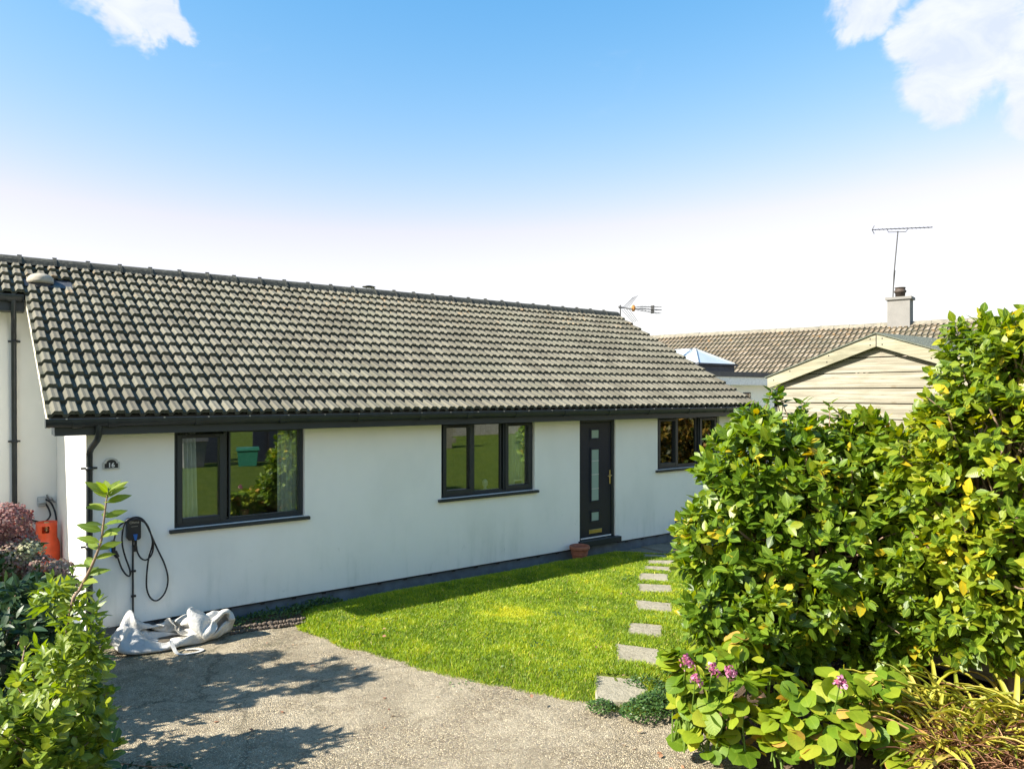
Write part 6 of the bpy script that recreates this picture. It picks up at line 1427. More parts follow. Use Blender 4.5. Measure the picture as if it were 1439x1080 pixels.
24,2,-24,-1,2,24,-2,-23,24,2,-24,-1,2,24,-2,-23,24,2,-24,-1,2,24,-2,-23,24,2,-24,-1,2,24,-2,-23,24,2,-24,-1,2,24,-2,-23,24,2,-24,-1,2,24,-2,-23,24,2,
-24,-1,2,24,-2,-23,24,2,-24,-1,2,24,-2,-23,24,2,-24,-1,2,24,-2,-23,24,2,-24,-1428,1429,24,-1451,1134,1,317,-24,-1,2,24,-2,-23,24,2,-24,-1,2,24,-2,-23,
24,2,-24,-1,2,24,-2,-23,24,2,-24,-1,2,24,-2,-23,24,2,-24,-1,2,24,-2,-23,24,2,-24,-1,2,24,-2,-23,24,2,-24,-1,2,24,-2,-23,24,2,-24,-1,2,24,-2,-23,24,2,
-24,-1,2,24,-2,-23,24,2,-24,-1,2,24,-2,-23,24,2,-24,-1,2,24,-2,-23,24,2,-24,-1450,1451,24,-1473,1133,1,340,-24,-1,2,24,-2,-23,24,2,-24,-1,2,24,-2,-23,
24,2,-24,-1,2,24,-2,-23,24,2,-24,-1,2,24,-2,-23,24,2,-24,-1,2,24,-2,-23,24,2,-24,-1,2,24,-2,-23,24,2,-24,-1,2,24,-2,-23,24,2,-24,-1,2,24,-2,-23,24,2,
-24,-1,2,24,-2,-23,24,2,-24,-1,2,24,-2,-23,24,2,-24,-1,2,24,-2,-23,24,2,-24,-1472,1473,24,-1495,1132,1,363,-24,-1,2,24,-2,-23,24,2,-24,-1,2,24,-2,-23,
24,2,-24,-1,2,24,-2,-23,24,2,-24,-1,2,24,-2,-23,24,2,-24,-1,2,24,-2,-23,24,2,-24,-1,2,24,-2,-23,24,2,-24,-1,2,24,-2,-23,24,2,-24,-1,2,24,-2,-23,24,2,
-24,-1,2,24,-2,-23,24,2,-24,-1,2,24,-2,-23,24,2,-24,-1,2,24,-2,-23,24,2,-24,-1494,1495,-1489,-4,1131,1,2,360,-1,2,-1487,-4,1490,-360,2,360,-1,2,-1485,
-4,1488,-360,2,360,-1,2,-1483,-4,1486,-360,2,360,-1,2,-1481,-4,1484,-360,2,360,-1,2,-1479,-4,1482,-360,2,360,-1,2,-1477,-4,1480,-360,2,360,-1,2,-1475,
-4,1478,-360,2,360,-1,2,-1473,-4,1476,-360,2,360,-1,2,-1471,-4,1474,-360,2,360,-1,2,-1469,-4,1472,-360,2,360,-1,2,-1467,-4,1470,-360,2,360,]
bv = np.array(BAG_V).reshape(-1, 3) / 1000.0
bf = np.cumsum(np.array(BAG_F)).reshape(-1, 4)
mb = MB(); mb.add([(2.02 + x_ * 1.0, -0.022 + (y_ - 0.285) * 1.0, -0.176 + z_ * 1.22) for x_, y_, z_ in bv], [tuple(int(q) for q in f) for f in bf], True)
bo = part('bag_body', mb, M['bag'], bag)
th_ = bo.modifiers.new('cloth', 'SOLIDIFY'); th_.thickness = 0.004
sbm = bo.modifiers.new('fold', 'SUBSURF'); sbm.levels = 1; sbm.render_levels = 1
# torn front flap and lifting loops
def ribbon(pts, wd, nrm=(0, 0, 1)):
    P = [Vector(p) for p in smooth_path(pts, 4)]; vs = []; fs = []
    for i, p in enumerate(P):
        d = (P[min(i + 1, len(P) - 1)] - P[max(i - 1, 0)]).normalized()
        sd = d.cross(Vector(nrm)).normalized() * wd / 2; up = Vector(nrm) * 0.0025
        vs += [p - sd + up, p + sd + up, p + sd - up, p - sd - up]
    for i in range(len(P) - 1):
        for k in range(4): fs.append((4 * i + k, 4 * i + (k + 1) % 4, 4 * i + 4 + (k + 1) % 4, 4 * i + 4 + k))
    fs += [(3, 2, 1, 0), tuple(range(len(vs) - 4, len(vs)))]
    return MB().add(vs, fs)
part('lifting_loop', ribbon([(1.92, -0.72, -0.06), (1.93, -0.80, -0.12), (1.96, -0.90, -0.165), (2.10, -0.95, -0.168), (2.20, -0.92, -0.165), (2.16, -0.84, -0.165), (2.05, -0.80, -0.163)], 0.04), M['bag'], bag)
part('rubble', MB().lathe([(0.0, 0.012), (0.10, 0.01), (0.16, -0.004), (0.18, -0.02)], (1.92, -0.36, -0.12), 14), M['bagdark'], bag)

# ------------------------------------------------------------------ terracotta pot by the door
pt = thing('plant_pot', (8.47, -0.20, -0.17), 'empty terracotta plant pot with rim beside the front door', 'plant pot')
part('pot_body', MB().lathe([(0.0, 0.0), (0.105, 0.0), (0.112, 0.01), (0.150, 0.20), (0.150, 0.215), (0.138, 0.215), (0.13, 0.15), (0.0, 0.14)], (8.47, -0.20, -0.17), 28), M['terracotta'], pt)
part('pot_rim', MB().lathe([(0.1505, 0.200), (0.166, 0.203), (0.172, 0.215), (0.172, 0.262), (0.165, 0.270), (0.150, 0.268), (0.1455, 0.216)], (8.47, -0.20, -0.17), 28), M['terracotta'], pt)
part('pot_band', MB().lathe([(0.1345, 0.12), (0.142, 0.124), (0.144, 0.138), (0.1395, 0.142)], (8.47, -0.20, -0.17), 28), M['terracotta'], pt)
# ribbed black outlet on the wall beside the camellia
vo = MB()
for k in range(4): vo.lathe([(0.0, 0.0), (0.085 - .004 * k, 0.0), (0.085 - .004 * k, 0.022), (0.0, 0.022)], (0, 0, 0.005 + k * 0.030), 16)
vo.lathe([(0, 0), (0.065, 0), (0.065, 0.115), (0, 0.115)], (0, 0, 0.004), 16)
me = vo.mesh('wall_vent'); me.transform(Matrix.Rotation(R(90), 4, 'X')); me.materials.append(M['leadgrey'])
o = bpy.data.objects.new('wall_vent', me); o.location = (11.22, -0.001, 0.17); COL.objects.link(o); ORG[o.name] = Vector(o.location)
setmeta(o, 'small dark ribbed vent on the white wall beside the camellia', 'vent')

# stone edging between bag and lawn
ed = thing('stone_edging', (3.0, -0.5, -0.18), 'low line of brown edging stones between the bag and the lawn', 'edging')
svar = []
for k in range(5):
    bm_ = MB(); rr_ = np.random.default_rng(k + 40); vs = []; fs = []
    for i in range(4):
        for j in range(7):
            th = 2 * math.pi * j / 7; ph = math.pi * (i + 0.5) / 4
            q = 1 + rr_.uniform(-0.22, 0.22)
            vs.append((math.cos(th) * math.sin(ph) * q, math.sin(th) * math.sin(ph) * q, math.cos(ph) * q * 0.8))
    for i in range(3):
        for j in range(7): fs.append((i * 7 + j, i * 7 + (j + 1) % 7, i * 7 + 7 + (j + 1) % 7, i * 7 + 7 + j))
    fs += [tuple(range(6, -1, -1)), tuple(range(21, 28))]
    bm_.add(vs, fs); me = bm_.mesh('stone'); me.materials.append(M['flint']); svar.append(me)
for i in range(26):
    f = i / 25
    for row in range(2):
        o = bpy.data.objects.new('stone', random.choice(svar))
        o.location = Vector((2.62 + 0.85 * f + random.uniform(-.01, .01), -0.56 + 0.02 * math.sin(f * 5) - 0.10 * f + row * 0.045 + random.uniform(-.01, .01), -0.155 + 0.035 * row)) - ORG[ed.name]
        o.scale = (random.uniform(.022, .034), random.uniform(.02, .03), random.uniform(.018, .026)); o.rotation_euler = (random.random(), random.random(), random.random() * 6)
        COL.objects.link(o); o.parent = ed

# ------------------------------------------------------------------ neighbour at left (set back, same ridge)
nb = thing('neighbouring_house', (-2.5, 3.0, -0.18), 'white rendered house adjoining at the left, set back behind the gas bottles', 'house')
NY = 3.0
part('wall', MB().box(-7.0, X0H - 0.002, NY, NY + 0.28, -0.3, 4.05).prism([(NY + .28, 0), (7.5, 0), (7.5, 2.3), (3.75, RIDGE_Z - 0.12), (NY + .28, 4.1)], 0, -7.0, -6.72), M['render'], nb)
rk = MB()
a = slope(3.45, -0.010); c = slope(4.63, -0.010); d = slope(4.63, -0.06); e = slope(3.45, -0.06)
rk.prism([a, c, d, e], 0, -7.2, RX0 - 0.003)
rk.prism([(RIDGE_Y, RIDGE_Z), (7.95, EAVE_Z - 0.06), (7.95, EAVE_Z - 0.12), (RIDGE_Y, RIDGE_Z - 0.06)], 0, -7.2, RX0 - .003)
nroof = part('roof', rk, M['tile'], nb)
for r_ in range(11, 15):
    for k in range(1, 28):
        y, z = slope(r_ * GA)
        o = bpy.data.objects.new('roof_tile', random.choice(tv))
        o.location = Vector((RX0 - k * TW + random.uniform(-.002, .002), y, z + random.uniform(-.002, .002))) - ORG[nroof.name]
        o.rotation_euler = (PITCH + random.uniform(-.004, .004), random.uniform(-.006, .006), 0)
        COL.objects.link(o); o.parent = nroof
for i in range(1, 18):
    o = bpy.data.objects.new('ridge_tile', rmesh)
    o.location = Vector((RX0 - i * 0.4470, RIDGE_Y, RIDGE_Z + 0.055 + random.uniform(-.003, .003))) - ORG[nroof.name]
    COL.objects.link(o); o.parent = nroof
ey, ez = slope(11 * GA)
part('fascia', MB().bbox(-7.0, RX0 - 0.004, ey + 0.02, ey + 0.045, ez - 0.22, ez - 0.03, 0.003), M['upvc'], nb)
part('soffit', MB().box(-7.0, RX0 - .004, ey + 0.046, NY, ez - 0.215, ez - 0.205), M['upvc'], nb)
part('gutter', gutter_mb(-7.1, RX0 - 0.03, ey + 0.018, ez - 0.005, [0.62, 0.2, -1.5, -3.5], 0.055), M['gutter'], nb)
dpo = part('downpipe', MB().tube([(0.655, ey - 0.04, ez - 0.06), (0.655, ey - 0.04, ez - 0.26), (0.66, ey + 0.0, ez - 0.33), (0.672, NY - 0.09, ez - 0.46), (0.675, NY - 0.06, ez - 0.52), (0.69, NY - 0.06, -0.17)], 0.034, 10), M['gutter'], nb)
bk = MB()
for zz in (3.4, 2.0, 0.9): bk.lathe([(0.0, zz - .02), (0.041, zz - .02), (0.041, zz + .02), (0, zz + .02)], (0.683, NY - 0.06, 0), 12).box(0.61, 0.755, NY - 0.02, NY - 0.001, zz - 0.012, zz + 0.012)
part('pipe_bracket', bk, M['gutter'], dpo)

# ------------------------------------------------------------------ gas bottles in the recess
def gas_bottle(x, y, r, h, col, label, handle):
    g = thing('gas_bottle', (x, y, -0.178), label, 'gas bottle', 'gas bottles in the recess')
    part('cylinder', MB().lathe([(0.0, 0.0), (r * .92, 0.0), (r * .95, 0.05), (r, 0.07), (r, h * .36), (r * 1.012, h * .365), (r * 1.012, h * .375), (r, h * .38), (r, h * 0.80), (r * .97, h * .86), (r * .85, h * .92), (r * .62, h * .965), (r * .3, h * .99), (0, h)], (x, y, -0.178), 28), M[col], g)
    part('valve', MB().lathe([(0, h), (0.03, h), (0.03, h + .05), (0.018, h + .06), (0.018, h + .12), (0.03, h + .125), (0.03, h + .15), (0, h + .15)], (x, y, -0.178), 10), M['brass'], g)
    if handle:        # open-ring shroud on posts
        mb = MB(); zt = h + 0.17 - 0.178
        for q, zz in ((0.014, zt), (0.012, zt - 0.045)):
            mb.tube([(x + r * .72 * math.cos(k * .2618), y + r * .72 * math.sin(k * .2618), zz) for k in range(25)], q, 6)
        for k in range(4): mb.tube([(x + r * .7 * math.cos(k * 1.57 + .5), y + r * .7 * math.sin(k * 1.57 + .5), h - 0.22), (x + r * .72 * math.cos(k * 1.57 + .5), y + r * .72 * math.sin(k * 1.57 + .5), zt)], 0.013, 6)
        part('handle_ring', mb, M[col], g)
    else:             # sheet collar with hand holes
        vs = []; fs = []; n = 36; z0 = h * 0.93 - 0.178; z1 = h + 0.155 - 0.178; rc = r * 0.80
        lev = [z0, z0 + (z1 - z0) * .38, z0 + (z1 - z0) * .78, z1]
        for q in (rc, rc - 0.008):
            for zz in lev:
                for k in range(n): vs.append((x + q * math.cos(2 * math.pi * k / n), y + q * math.sin(2 * math.pi * k / n), zz))
        for q in range(2):
            for l_ in range(3):
                for k in range(n):
                    if l_ == 1 and (k % 12) in (0, 1, 2, 3): continue
                    b0 = q * 4 * n
                    f = (b0 + l_ * n + k, b0 + l_ * n + (k + 1) % n, b0 + (l_ + 1) * n + (k + 1) % n, b0 + (l_ + 1) * n + k)
                    fs.append(f if q == 0 else f[::-1])
        for k in range(n): fs.append((3 * n + k, 3 * n + (k + 1) % n, 7 * n + (k + 1) % n, 7 * n + k))
        part('collar', MB().add(vs, fs, True), M[col], g)
    return g
gas_bottle(1.01, 2.30, 0.158, 0.955, 'orange', 'bright orange red gas bottle with solid collar, nearer the wall corner', False)
gas_bottle(0.76, 2.58, 0.160, 1.06, 'darkred', 'darker red gas bottle with ring handle, behind the orange one', True)
rg_ = thing('gas_regulator', (1.10, 2.9, 1.1), 'grey gas regulator box with black hoses on the recessed wall', 'regulator')
part('regulator_box', MB().bbox(0.955, 1.06, NY - 0.07, NY - .001, 1.06, 1.20, 0.01).lathe([(0, 0), (0.05, 0), (0.055, 0.012), (0.05, 0.03), (0, 0.03)], (1.01, NY - 0.09, 1.11), 12), M['lantframe'], rg_)
part('hose', MB().tube(smooth_path([(1.05, NY - .06, 1.16), (1.12, NY - .09, 1.10), (1.165, NY - .15, 0.95), (1.16, NY - .3, 0.80), (1.10, 2.5, 0.80), (1.03, 2.33, 0.86)]), 0.012, 6), M['black'], rg_)
part('hose', MB().tube(smooth_path([(1.04, NY - .05, 1.12), (1.09, NY - .08, 1.02), (1.10, NY - .13, 0.92), (1.0, NY - .22, 0.86), (0.80, 2.60, 0.96)]), 0.012, 6), M['black'], rg_)
part('pipe', MB().tube([(1.07, NY - .03, 1.22), (1.09, NY - .03, 1.17), (1.13, NY - .03, 1.16), (1.17, NY - .03, 1.10)], 0.012, 6).lathe([(0, 0), (.022, 0), (.022, .04), (0, .04)], (1.115, NY - .035, 1.14), 8), M['steel'], rg_)

# ------------------------------------------------------------------ roof aerial behind the right gable
ae = thing('tv_aerial', (13.60, 3.9, 4.2), 'small television aerial with orange balun at the right end of the ridge', 'aerial')
part('mast', MB().tube([(13.60, 3.9, 3.9), (13.60, 3.9, 4.93)], 0.018, 6), M['aerialmetal'], ae)
part('bracket', MB().box(13.03, 13.62, 3.88, 3.92, 4.02, 4.05), M['aerialmetal'], ae)
bm_ = MB().tube([(13.52, 3.88, 4.85), (14.95, 3.72, 4.88)], 0.013, 5)
part('boom', bm_, M['aerialmetal'], ae)
el = MB()
for sgn in (1, -1):
    for q in range(4): el.tube([(13.72 + q * .02, 3.72 + .1 * q, 4.85 + sgn * .02), (13.98 + q * .05, 3.66 + .1 * q, 4.85 + sgn * 0.33)], 0.006, 4)
el.tube([(13.72, 3.60, 4.80), (13.74, 4.10, 4.92)], 0.02, 5)
part('reflector', el, M['aerialmetal'], ae)
el = MB()
for q in range(7):
    xx = 14.15 + q * 0.115
    for dz in (0.05, 0, -0.05):
        el.tube([(xx, 3.72 - 0.09, 4.865 + dz * (1 + q * .12)), (xx, 3.84, 4.872 + dz * (1 + q * .12))], 0.005, 4)
for dz in (.05, -.05): el.tube([(14.0, 3.78, 4.865 + dz * .6), (14.95, 3.72, 4.875 + dz * 1.7)], 0.006, 4)
el.box(14.62, 14.65, 3.70, 3.80, 4.77, 4.98)
part('director', el, M['aerialmetal'], ae)
part('balun', MB().lathe([(0, 0), (0.03, 0.0), (0.055, .05), (0.055, .11), (0.03, .16), (0, .16)], (13.97, 3.80, 4.785), 10), M['balun'], ae)

# ------------------------------------------------------------------ far house across the back (ridge runs away from us)
FO = Vector((22.465, 1.085, 0)); FD = Vector((-0.251, 0.968, 0)).normalized(); FX = Vector((FD.y, -FD.x, 0))     # FX points away from its roof face (to the right/back)
FZ = 4.70
fh = thing('far_bungalow', (FO.x, FO.y, -0.2), 'brown tiled bungalow behind the shed with a white chimney', 'house')
def fp_(u, v_, z): return FO + FD * u + FX * v_ + Vector((0, 0, z))
def fbox(mb, u0, u1, v0, v1, z0, z1):
    vs = [fp_(u, v_, z) for z in (z0, z1) for u, v_ in ((u0, v0), (u1, v0), (u1, v1), (u0, v1))]
    mb.add(vs, [(3, 2, 1, 0), (4, 5, 6, 7), (0, 1, 5, 4), (1, 2, 6, 5), (2, 3, 7, 6), (3, 0, 4, 7)]); return mb
part('wall', fbox(MB(), -6, 14, -3.75, 3.75, -0.2, 2.3), M['render'], fh)
FP = math.atan2(2.2, 4.1)
fr_ = MB()
for sgn in (-1, 1):
    vs = [fp_(-6.3, 0, FZ - .02), fp_(14.3, 0, FZ - .02), fp_(14.3, sgn * 4.1, FZ - 2.22), fp_(-6.3, sgn * 4.1, FZ - 2.22)]
    vs += [v_ - Vector((0, 0, 0.08)) for v_ in vs]
    fr_.add(vs, [(0, 1, 2, 3), (7, 6, 5, 4), (0, 4, 5, 1), (1, 5, 6, 2), (2, 6, 7, 3), (3, 7, 4, 0)])
froof = part('roof', fr_, M['fartile'], fh)
# frame of the face that looks at us: x along -FD (left to right seen from outside), y up slope, z normal
ax = -FD; ayv = (FX * math.cos(FP) + Vector((0, 0, math.sin(FP)))); azv = ax.cross(ayv)
rot = np.array([[ax.x, ayv.x, azv.x], [ax.y, ayv.y, azv.y], [ax.z, ayv.z, azv.z]])
locs = []
for r_ in range(15):
    for k in range(68):
        p = fp_(14.2 - k * TW, -4.1, FZ - 2.2) + ayv * (r_ * GA) + Vector((0, 0, random.uniform(-.004, .004)))
        locs.append((p.x, p.y, p.z, random.random()))
part('roof_tiles', tiles_joined('roof_tiles', locs, rot, M['fartile'], ORG[fh.name]), M['fartile'], froof, kind='stuff')
frm = ridge_mesh('ridge_tile', 0.4470, 0.14, M['farridge'], False)
ang = math.atan2(FD.y, FD.x)
for i in range(46):
    p = fp_(-6.2 + i * 0.447, 0, FZ + 0.055 + random.uniform(-.008, .008))
    o = bpy.data.objects.new('ridge_tile', frm); o.location = p - ORG[fh.name]; o.rotation_euler = (0, random.uniform(-.012, .012), ang)
    COL.objects.link(o); o.parent = froof
ch = part('chimney', fbox(MB(), -0.30, 0.30, -0.25, 0.25, FZ - 0.5, 5.44), M['chimney'], froof)
part('chimney_cap', fbox(MB(), -0.35, 0.35, -0.30, 0.30, 5.442, 5.52), M['chimney'], ch)
part('chimney_pot', MB().lathe([(0, 5.521), (0.13, 5.521), (0.14, 5.66), (0.165, 5.67), (0.17, 5.72), (0.14, 5.74), (0.14, 5.78), (0.0, 5.78)], (FO.x, FO.y, 0), 14).lathe([(0, 0), (.15, 0), (.15, .02), (0, .02)], (FO.x, FO.y, 5.80), 12).tube([(FO.x - .1, FO.y, 5.76), (FO.x - .1, FO.y, 5.81)], .01, 4).tube([(FO.x + .1, FO.y, 5.76), (FO.x + .1, FO.y, 5.81)], .01, 4), M['pot'], ch)
at_ = thing('tv_aerial', (22.42, 1.12, 5.5), 'tall thin television aerial standing on the white chimney', 'aerial')
part('mast', MB().tube([(22.43, 1.30, 5.1), (22.42, 1.25, 6.2), (22.42, 1.13, 7.50)], 0.019, 6).tube([(22.45, 1.27, 5.9), (22.45, 1.23, 6.35)], .014, 5), M['aerialmetal'], at_)
b0, b1 = Vector((21.80, 1.59, 7.535)), Vector((23.23, 0.51, 7.61))
part('boom', MB().tube([b0, b1], 0.014, 5), M['aerialmetal'], at_)
part('cradle', MB().tube([b0.lerp(b1, .25) + Vector((0, 0, 0)), b0.lerp(b1, .27) - Vector((0, 0, .09)), b0.lerp(b1, .56) - Vector((0, 0, .10)), b0.lerp(b1, .60)], 0.010, 5), M['aerialmetal'], at_)
el = MB()
sd = Vector((0.603, 0.798, 0))
for q in range(14):
    p = b0.lerp(b1, 0.08 + q * 0.068); el.tube([p - sd * .11, p + sd * .11], 0.006, 4)
for sgn in (1, -1): el.tube([b0 + Vector((0.0, 0, 0)), b0 + Vector((0.05, -0.04, sgn * 0.12))], 0.012, 4)
part('director', el, M['aerialmetal'], at_)

# flat roofed extension with roof lantern between the two houses
ex = thing('flat_roofed_extension', (15.6, 1.8, -0.2), 'white flat roofed extension with a glass roof lantern behind the bungalow', 'extension')
EX0, EX1, EY0, EY1 = 13.9, 17.6, 1.72, 7.0
part('wall', MB().box(EX0 + 0.25, EX1 - 0.2, EY0 + 0.25, EY1, -0.2, 2.90), M['render'], ex)
part('fascia', MB().box(EX0, EX1, EY0, EY1, 2.885, 3.085), M['whitep'], ex)
part('roof_trim', MB().box(EX0 - .03, EX1 + .03, EY0 - .03, EY1, 3.087, 3.205), M['leadgrey'], ex)
wn = part('window', MB().box(16.05, 16.35, EY0 + 0.235, EY0 + 0.249, 2.40, 2.70), M['upvc'], ex)
part('pane', MB().box(16.08, 16.32, EY0 + 0.228, EY0 + 0.234, 2.43, 2.67), M['glass'], wn)
LX0, LX1, LY0, LY1 = 15.12, 16.62, 2.65, 5.2
ln = part('roof_lantern', MB().bbox(LX0, LX1, LY0, LY1, 3.206, 3.40).bbox(LX0 - .06, LX1 + .06, LY0 - .06, LY1 + .06, 3.402, 3.455), M['leadgrey'], ex)
ap0 = ((LX0 + LX1) / 2, LY0 + 0.70, 3.86); ap1 = ((LX0 + LX1) / 2, LY1 - 0.70, 3.86)
zb = 3.457
cn = [(LX0, LY0, zb), (LX1, LY0, zb), (LX1, LY1, zb), (LX0, LY1, zb)]
part('pane', MB().add([cn[0], cn[1], ap0], [(0, 1, 2)]), M['lantglass'], ln)
part('pane', MB().add([cn[1], cn[2], ap1, ap0], [(0, 1, 2, 3)]), M['lantglass'], ln)
part('pane', MB().add([cn[2], cn[3], ap1], [(0, 1, 2)]), M['lantglass'], ln)
part('pane', MB().add([cn[3], cn[0], ap0, ap1], [(0, 1, 2, 3)]), M['lantglass'], ln)
lf = MB()
for a, c in ((cn[0], ap0), (cn[1], ap0), (cn[2], ap1), (cn[3], ap1), (ap0, ap1)): lf.tube([a, c], 0.030, 6)
part('glazing_bar', lf, M['lantframe'], ln)
for o in ln.children:
    if o.name.startswith('pane'): o.modifiers.new('pane', 'SOLIDIFY').thickness = 0.008

# ------------------------------------------------------------------ garden shed
SX, SY = 7.40, -5.833           # gable plane and its centre line
shed = thing('garden_shed', (SX, SY, 0.0), 'weathered pale wooden garden shed with green felt roof behind the camellia', 'shed')
PK, HB, RS = 3.183, 1.13, 0.335     # wall peak, half width, rise per metre
SLEN = 1.30
def gable_half(z): return min(HB, (PK - z) / RS)
bh = 0.155
z = -0.1
edges = [PK - 0.06 - 0.168 * k for k in range(0, 21)]
edges = [PK - 0.01] + [3.03 - bh * k for k in range(20)]
for k in range(len(edges) - 1):
    z1, z0 = edges[k], edges[k + 1] + 0.009
    w1, w0 = gable_half(z1), gable_half(z0)
    pts = [(SY - w0, z0), (SY + w0, z0)]
    if w0 >= HB - 1e-6 and w1 < HB - 1e-6:
        zc = PK - HB * RS; pts += [(SY + HB, zc), (SY + w1, z1), (SY - w1, z1), (SY - HB, zc)]
    else: pts += [(SY + w1, z1), (SY - w1, z1)]
    dx = random.uniform(-.002, .002)
    bb = MB()
    n = len(pts)
    # front slightly tapered like shiplap: lower edge proud
    vs = []
    for (y_, z_) in pts: vs.append((SX - 0.002 - 0.016 * (1 - (z_ - z0) / (z1 - z0 + 1e-6)) + dx, y_, z_))
    for (y_, z_) in pts: vs.append((SX + 0.016, y_, z_))
    bb.add(vs, [tuple(range(n - 1, -1, -1)), tuple(range(n, 2 * n))] + [(i, (i + 1) % n, n + (i + 1) % n, n + i) for i in range(n)])
    part('board', bb, M['board'], shed)
for sgn in (-1, 1):
    yw = SY + sgn * HB
    for k in range(18):
        z1 = PK - HB * RS - 0.02 - k * bh; z0 = z1 - bh + 0.004
        if z0 < -0.15: break
        part('board', MB().box(SX + 0.018, SX + SLEN, min(yw, yw - sgn * 0.016), max(yw, yw - sgn * 0.016), z0, z1), M['board'], shed)
part('back_wall', MB().prism([(SY - HB, -.15), (SY + HB, -.15), (SY + HB, PK - HB * RS), (SY, PK), (SY - HB, PK - HB * RS)], 0, SX + SLEN + .001, SX + SLEN + 0.02), M['board'], shed)
part('corner_post', MB().bbox(SX - 0.022, SX - 0.0145, SY + HB - 0.045, SY + HB + 0.012, -.1, PK - HB * RS - 0.005, 0.002), M['barge'], shed)
part('corner_post', MB().bbox(SX - 0.022, SX - 0.0145, SY - HB - 0.012, SY - HB + 0.045, -.1, PK - HB * RS - 0.005, 0.002), M['barge'], shed)
HO = HB + 0.10
for sgn in (-1, 1):
    def ry(q, dz): return (SY + sgn * q, PK + 0.08 - q * RS + dz)
    g0 = 0.004
    bp = [ry(g0, 0), ry(HO, 0), ry(HO, -0.125), ry(g0, -0.125)]
    bo = part('bargeboard', MB().prism(bp, 0, SX - 0.085, SX - 0.060), M['barge'], shed)
    nl = MB()
    for q, dz in ((0.06, -.03), (0.06, -.09), (0.5, -.03), (0.52, -.09), (0.95, -.03), (HO - .08, -.06)):
        y_, z_ = ry(q, dz); nl.box(SX - 0.087, SX - 0.0855, y_ - .006, y_ + .006, z_ - .006, z_ + .006)
    part('screw_head', nl, M['black'], bo, kind='stuff')
    ft = [ry(0, 0.014), ry(HO + 0.03, 0.014), ry(HO + 0.03, -0.012), ry(0, -0.012)]
    part('roof_felt', MB().prism([ry(0.0, .014), ry(HO + 0.03, .014), ry(HO + .03, .001), ry(0, .001)], 0, SX - 0.10, SX + SLEN + 0.1), M['felt'], shed)
    part('roof_board', MB().prism([ry(0.0, -.001), ry(HO, -.001), ry(HO, -.018), ry(0, -.018)], 0, SX - 0.058, SX + SLEN + 0.05), M['board'], shed)
part('ridge_strip', MB().box(SX - 0.088, SX - 0.0855, SY - 0.004, SY + 0.004, PK - .05, PK + 0.09), M['black'], shed)

# ------------------------------------------------------------------ shrubs
def limbs(base, tips, n, r0, seed, trunk_top=None):
    rr_ = random.Random(seed); tk = MB(); br = MB()
    base = Vector(base); top = Vector(trunk_top)
    path = branch_path(base, top, 0.06, 5, rr_)
    tk.tube(path, [r0 * (1 - 0.45 * i / 5) for i in range(6)], 8)
    idx = rr_.sample(range(len(tips)), min(n, len(tips)))
    for q, i in enumerate(idx):
        f = rr_.uniform(0.45, 1.0)
        st = path[int(f * 5)]
        tp = Vector(tips[i])
        if q % 3 == 0: r_ = r0 * 0.45
        else: r_ = r0 * 0.22
        pp = branch_path(st, tp, 0.10, 5, rr_)
        br.tube(pp, [r_ * (1 - 0.85 * k / 5) + 0.002 for k in range(6)], 5, False)
    return tk, br
def shrub(name, label, cat, base, blobs, n_tips, per, L, tpl, material, zmin, trunk_top, r0, nlimb, seed, nobj=300, group=None, sprigs=None, **kw):
    s_ = thing(name, base, label, cat, group)
    P, Dv, Nv, LL, Tn, tips, axes = crown(blobs, n_tips, per, L, zmin, seed=seed, **kw)
    if sprigs:          # young shoots standing clear of the crown
        rs_ = np.random.default_rng(seed + 500); q_ = MB(); e_ = []
        for (x_, y_, z_, ln_) in sprigs:
            a_ = np.array([x_, y_, z_]); ax_ = np.array([rs_.normal() * .22, rs_.normal() * .22, 1.0])
            q_.tube([tuple(a_ - ax_ * .25), tuple(a_ + ax_ * ln_ * .6), tuple(a_ + ax_ * ln_)], [.006, .005, .003], 5, False)
            for j in range(8):
                th = j * 2.4 + rs_.random(); f_ = 0.35 + 0.65 * j / 7
                e_.append((a_ + ax_ * ln_ * f_, np.array([math.cos(th), math.sin(th), 0.45 + .5 * (j > 5)]), np.array([-math.cos(th) * .3, -math.sin(th) * .3, 1.0]) + rs_.normal(size=3) * .25, L * rs_.uniform(.75, 1.05), rs_.uniform(.15, .65)))
        P = np.concatenate([P, [k_[0] for k_ in e_]]); Dv = np.concatenate([Dv, [k_[1] for k_ in e_]]); Nv = np.concatenate([Nv, [k_[2] for k_ in e_]])
        LL = np.concatenate([LL, [k_[3] for k_ in e_]]); Tn = np.concatenate([Tn, [k_[4] for k_ in e_]])
        part('shoots', q_, M['twig'], s_, kind='stuff')
    place_leaves(s_, tpl, material, P, Dv, Nv, LL, Tn, nobj)
    tk, br = limbs(base, tips, nlimb, r0, seed, trunk_top)
    part('trunk', tk, M['bark'], s_); part('branches', br, M['twig'], s_, kind='stuff')
    return s_
SPRIGS = []
TPL_CAM = leaf_template(0.56, 0.45, 0.15, 0.12, 4)
TPL_LONG = leaf_template(0.36, 0.42, 0.16, 0.20, 4)
TPL_ROUND = leaf_template(0.66, 0.58, 0.12, 0.10, 5, pw=0.6)
TPL_BERG = leaf_template(0.88, 0.52, 0.10, 0.22, 8, pw=0.55, wavy=0.03)

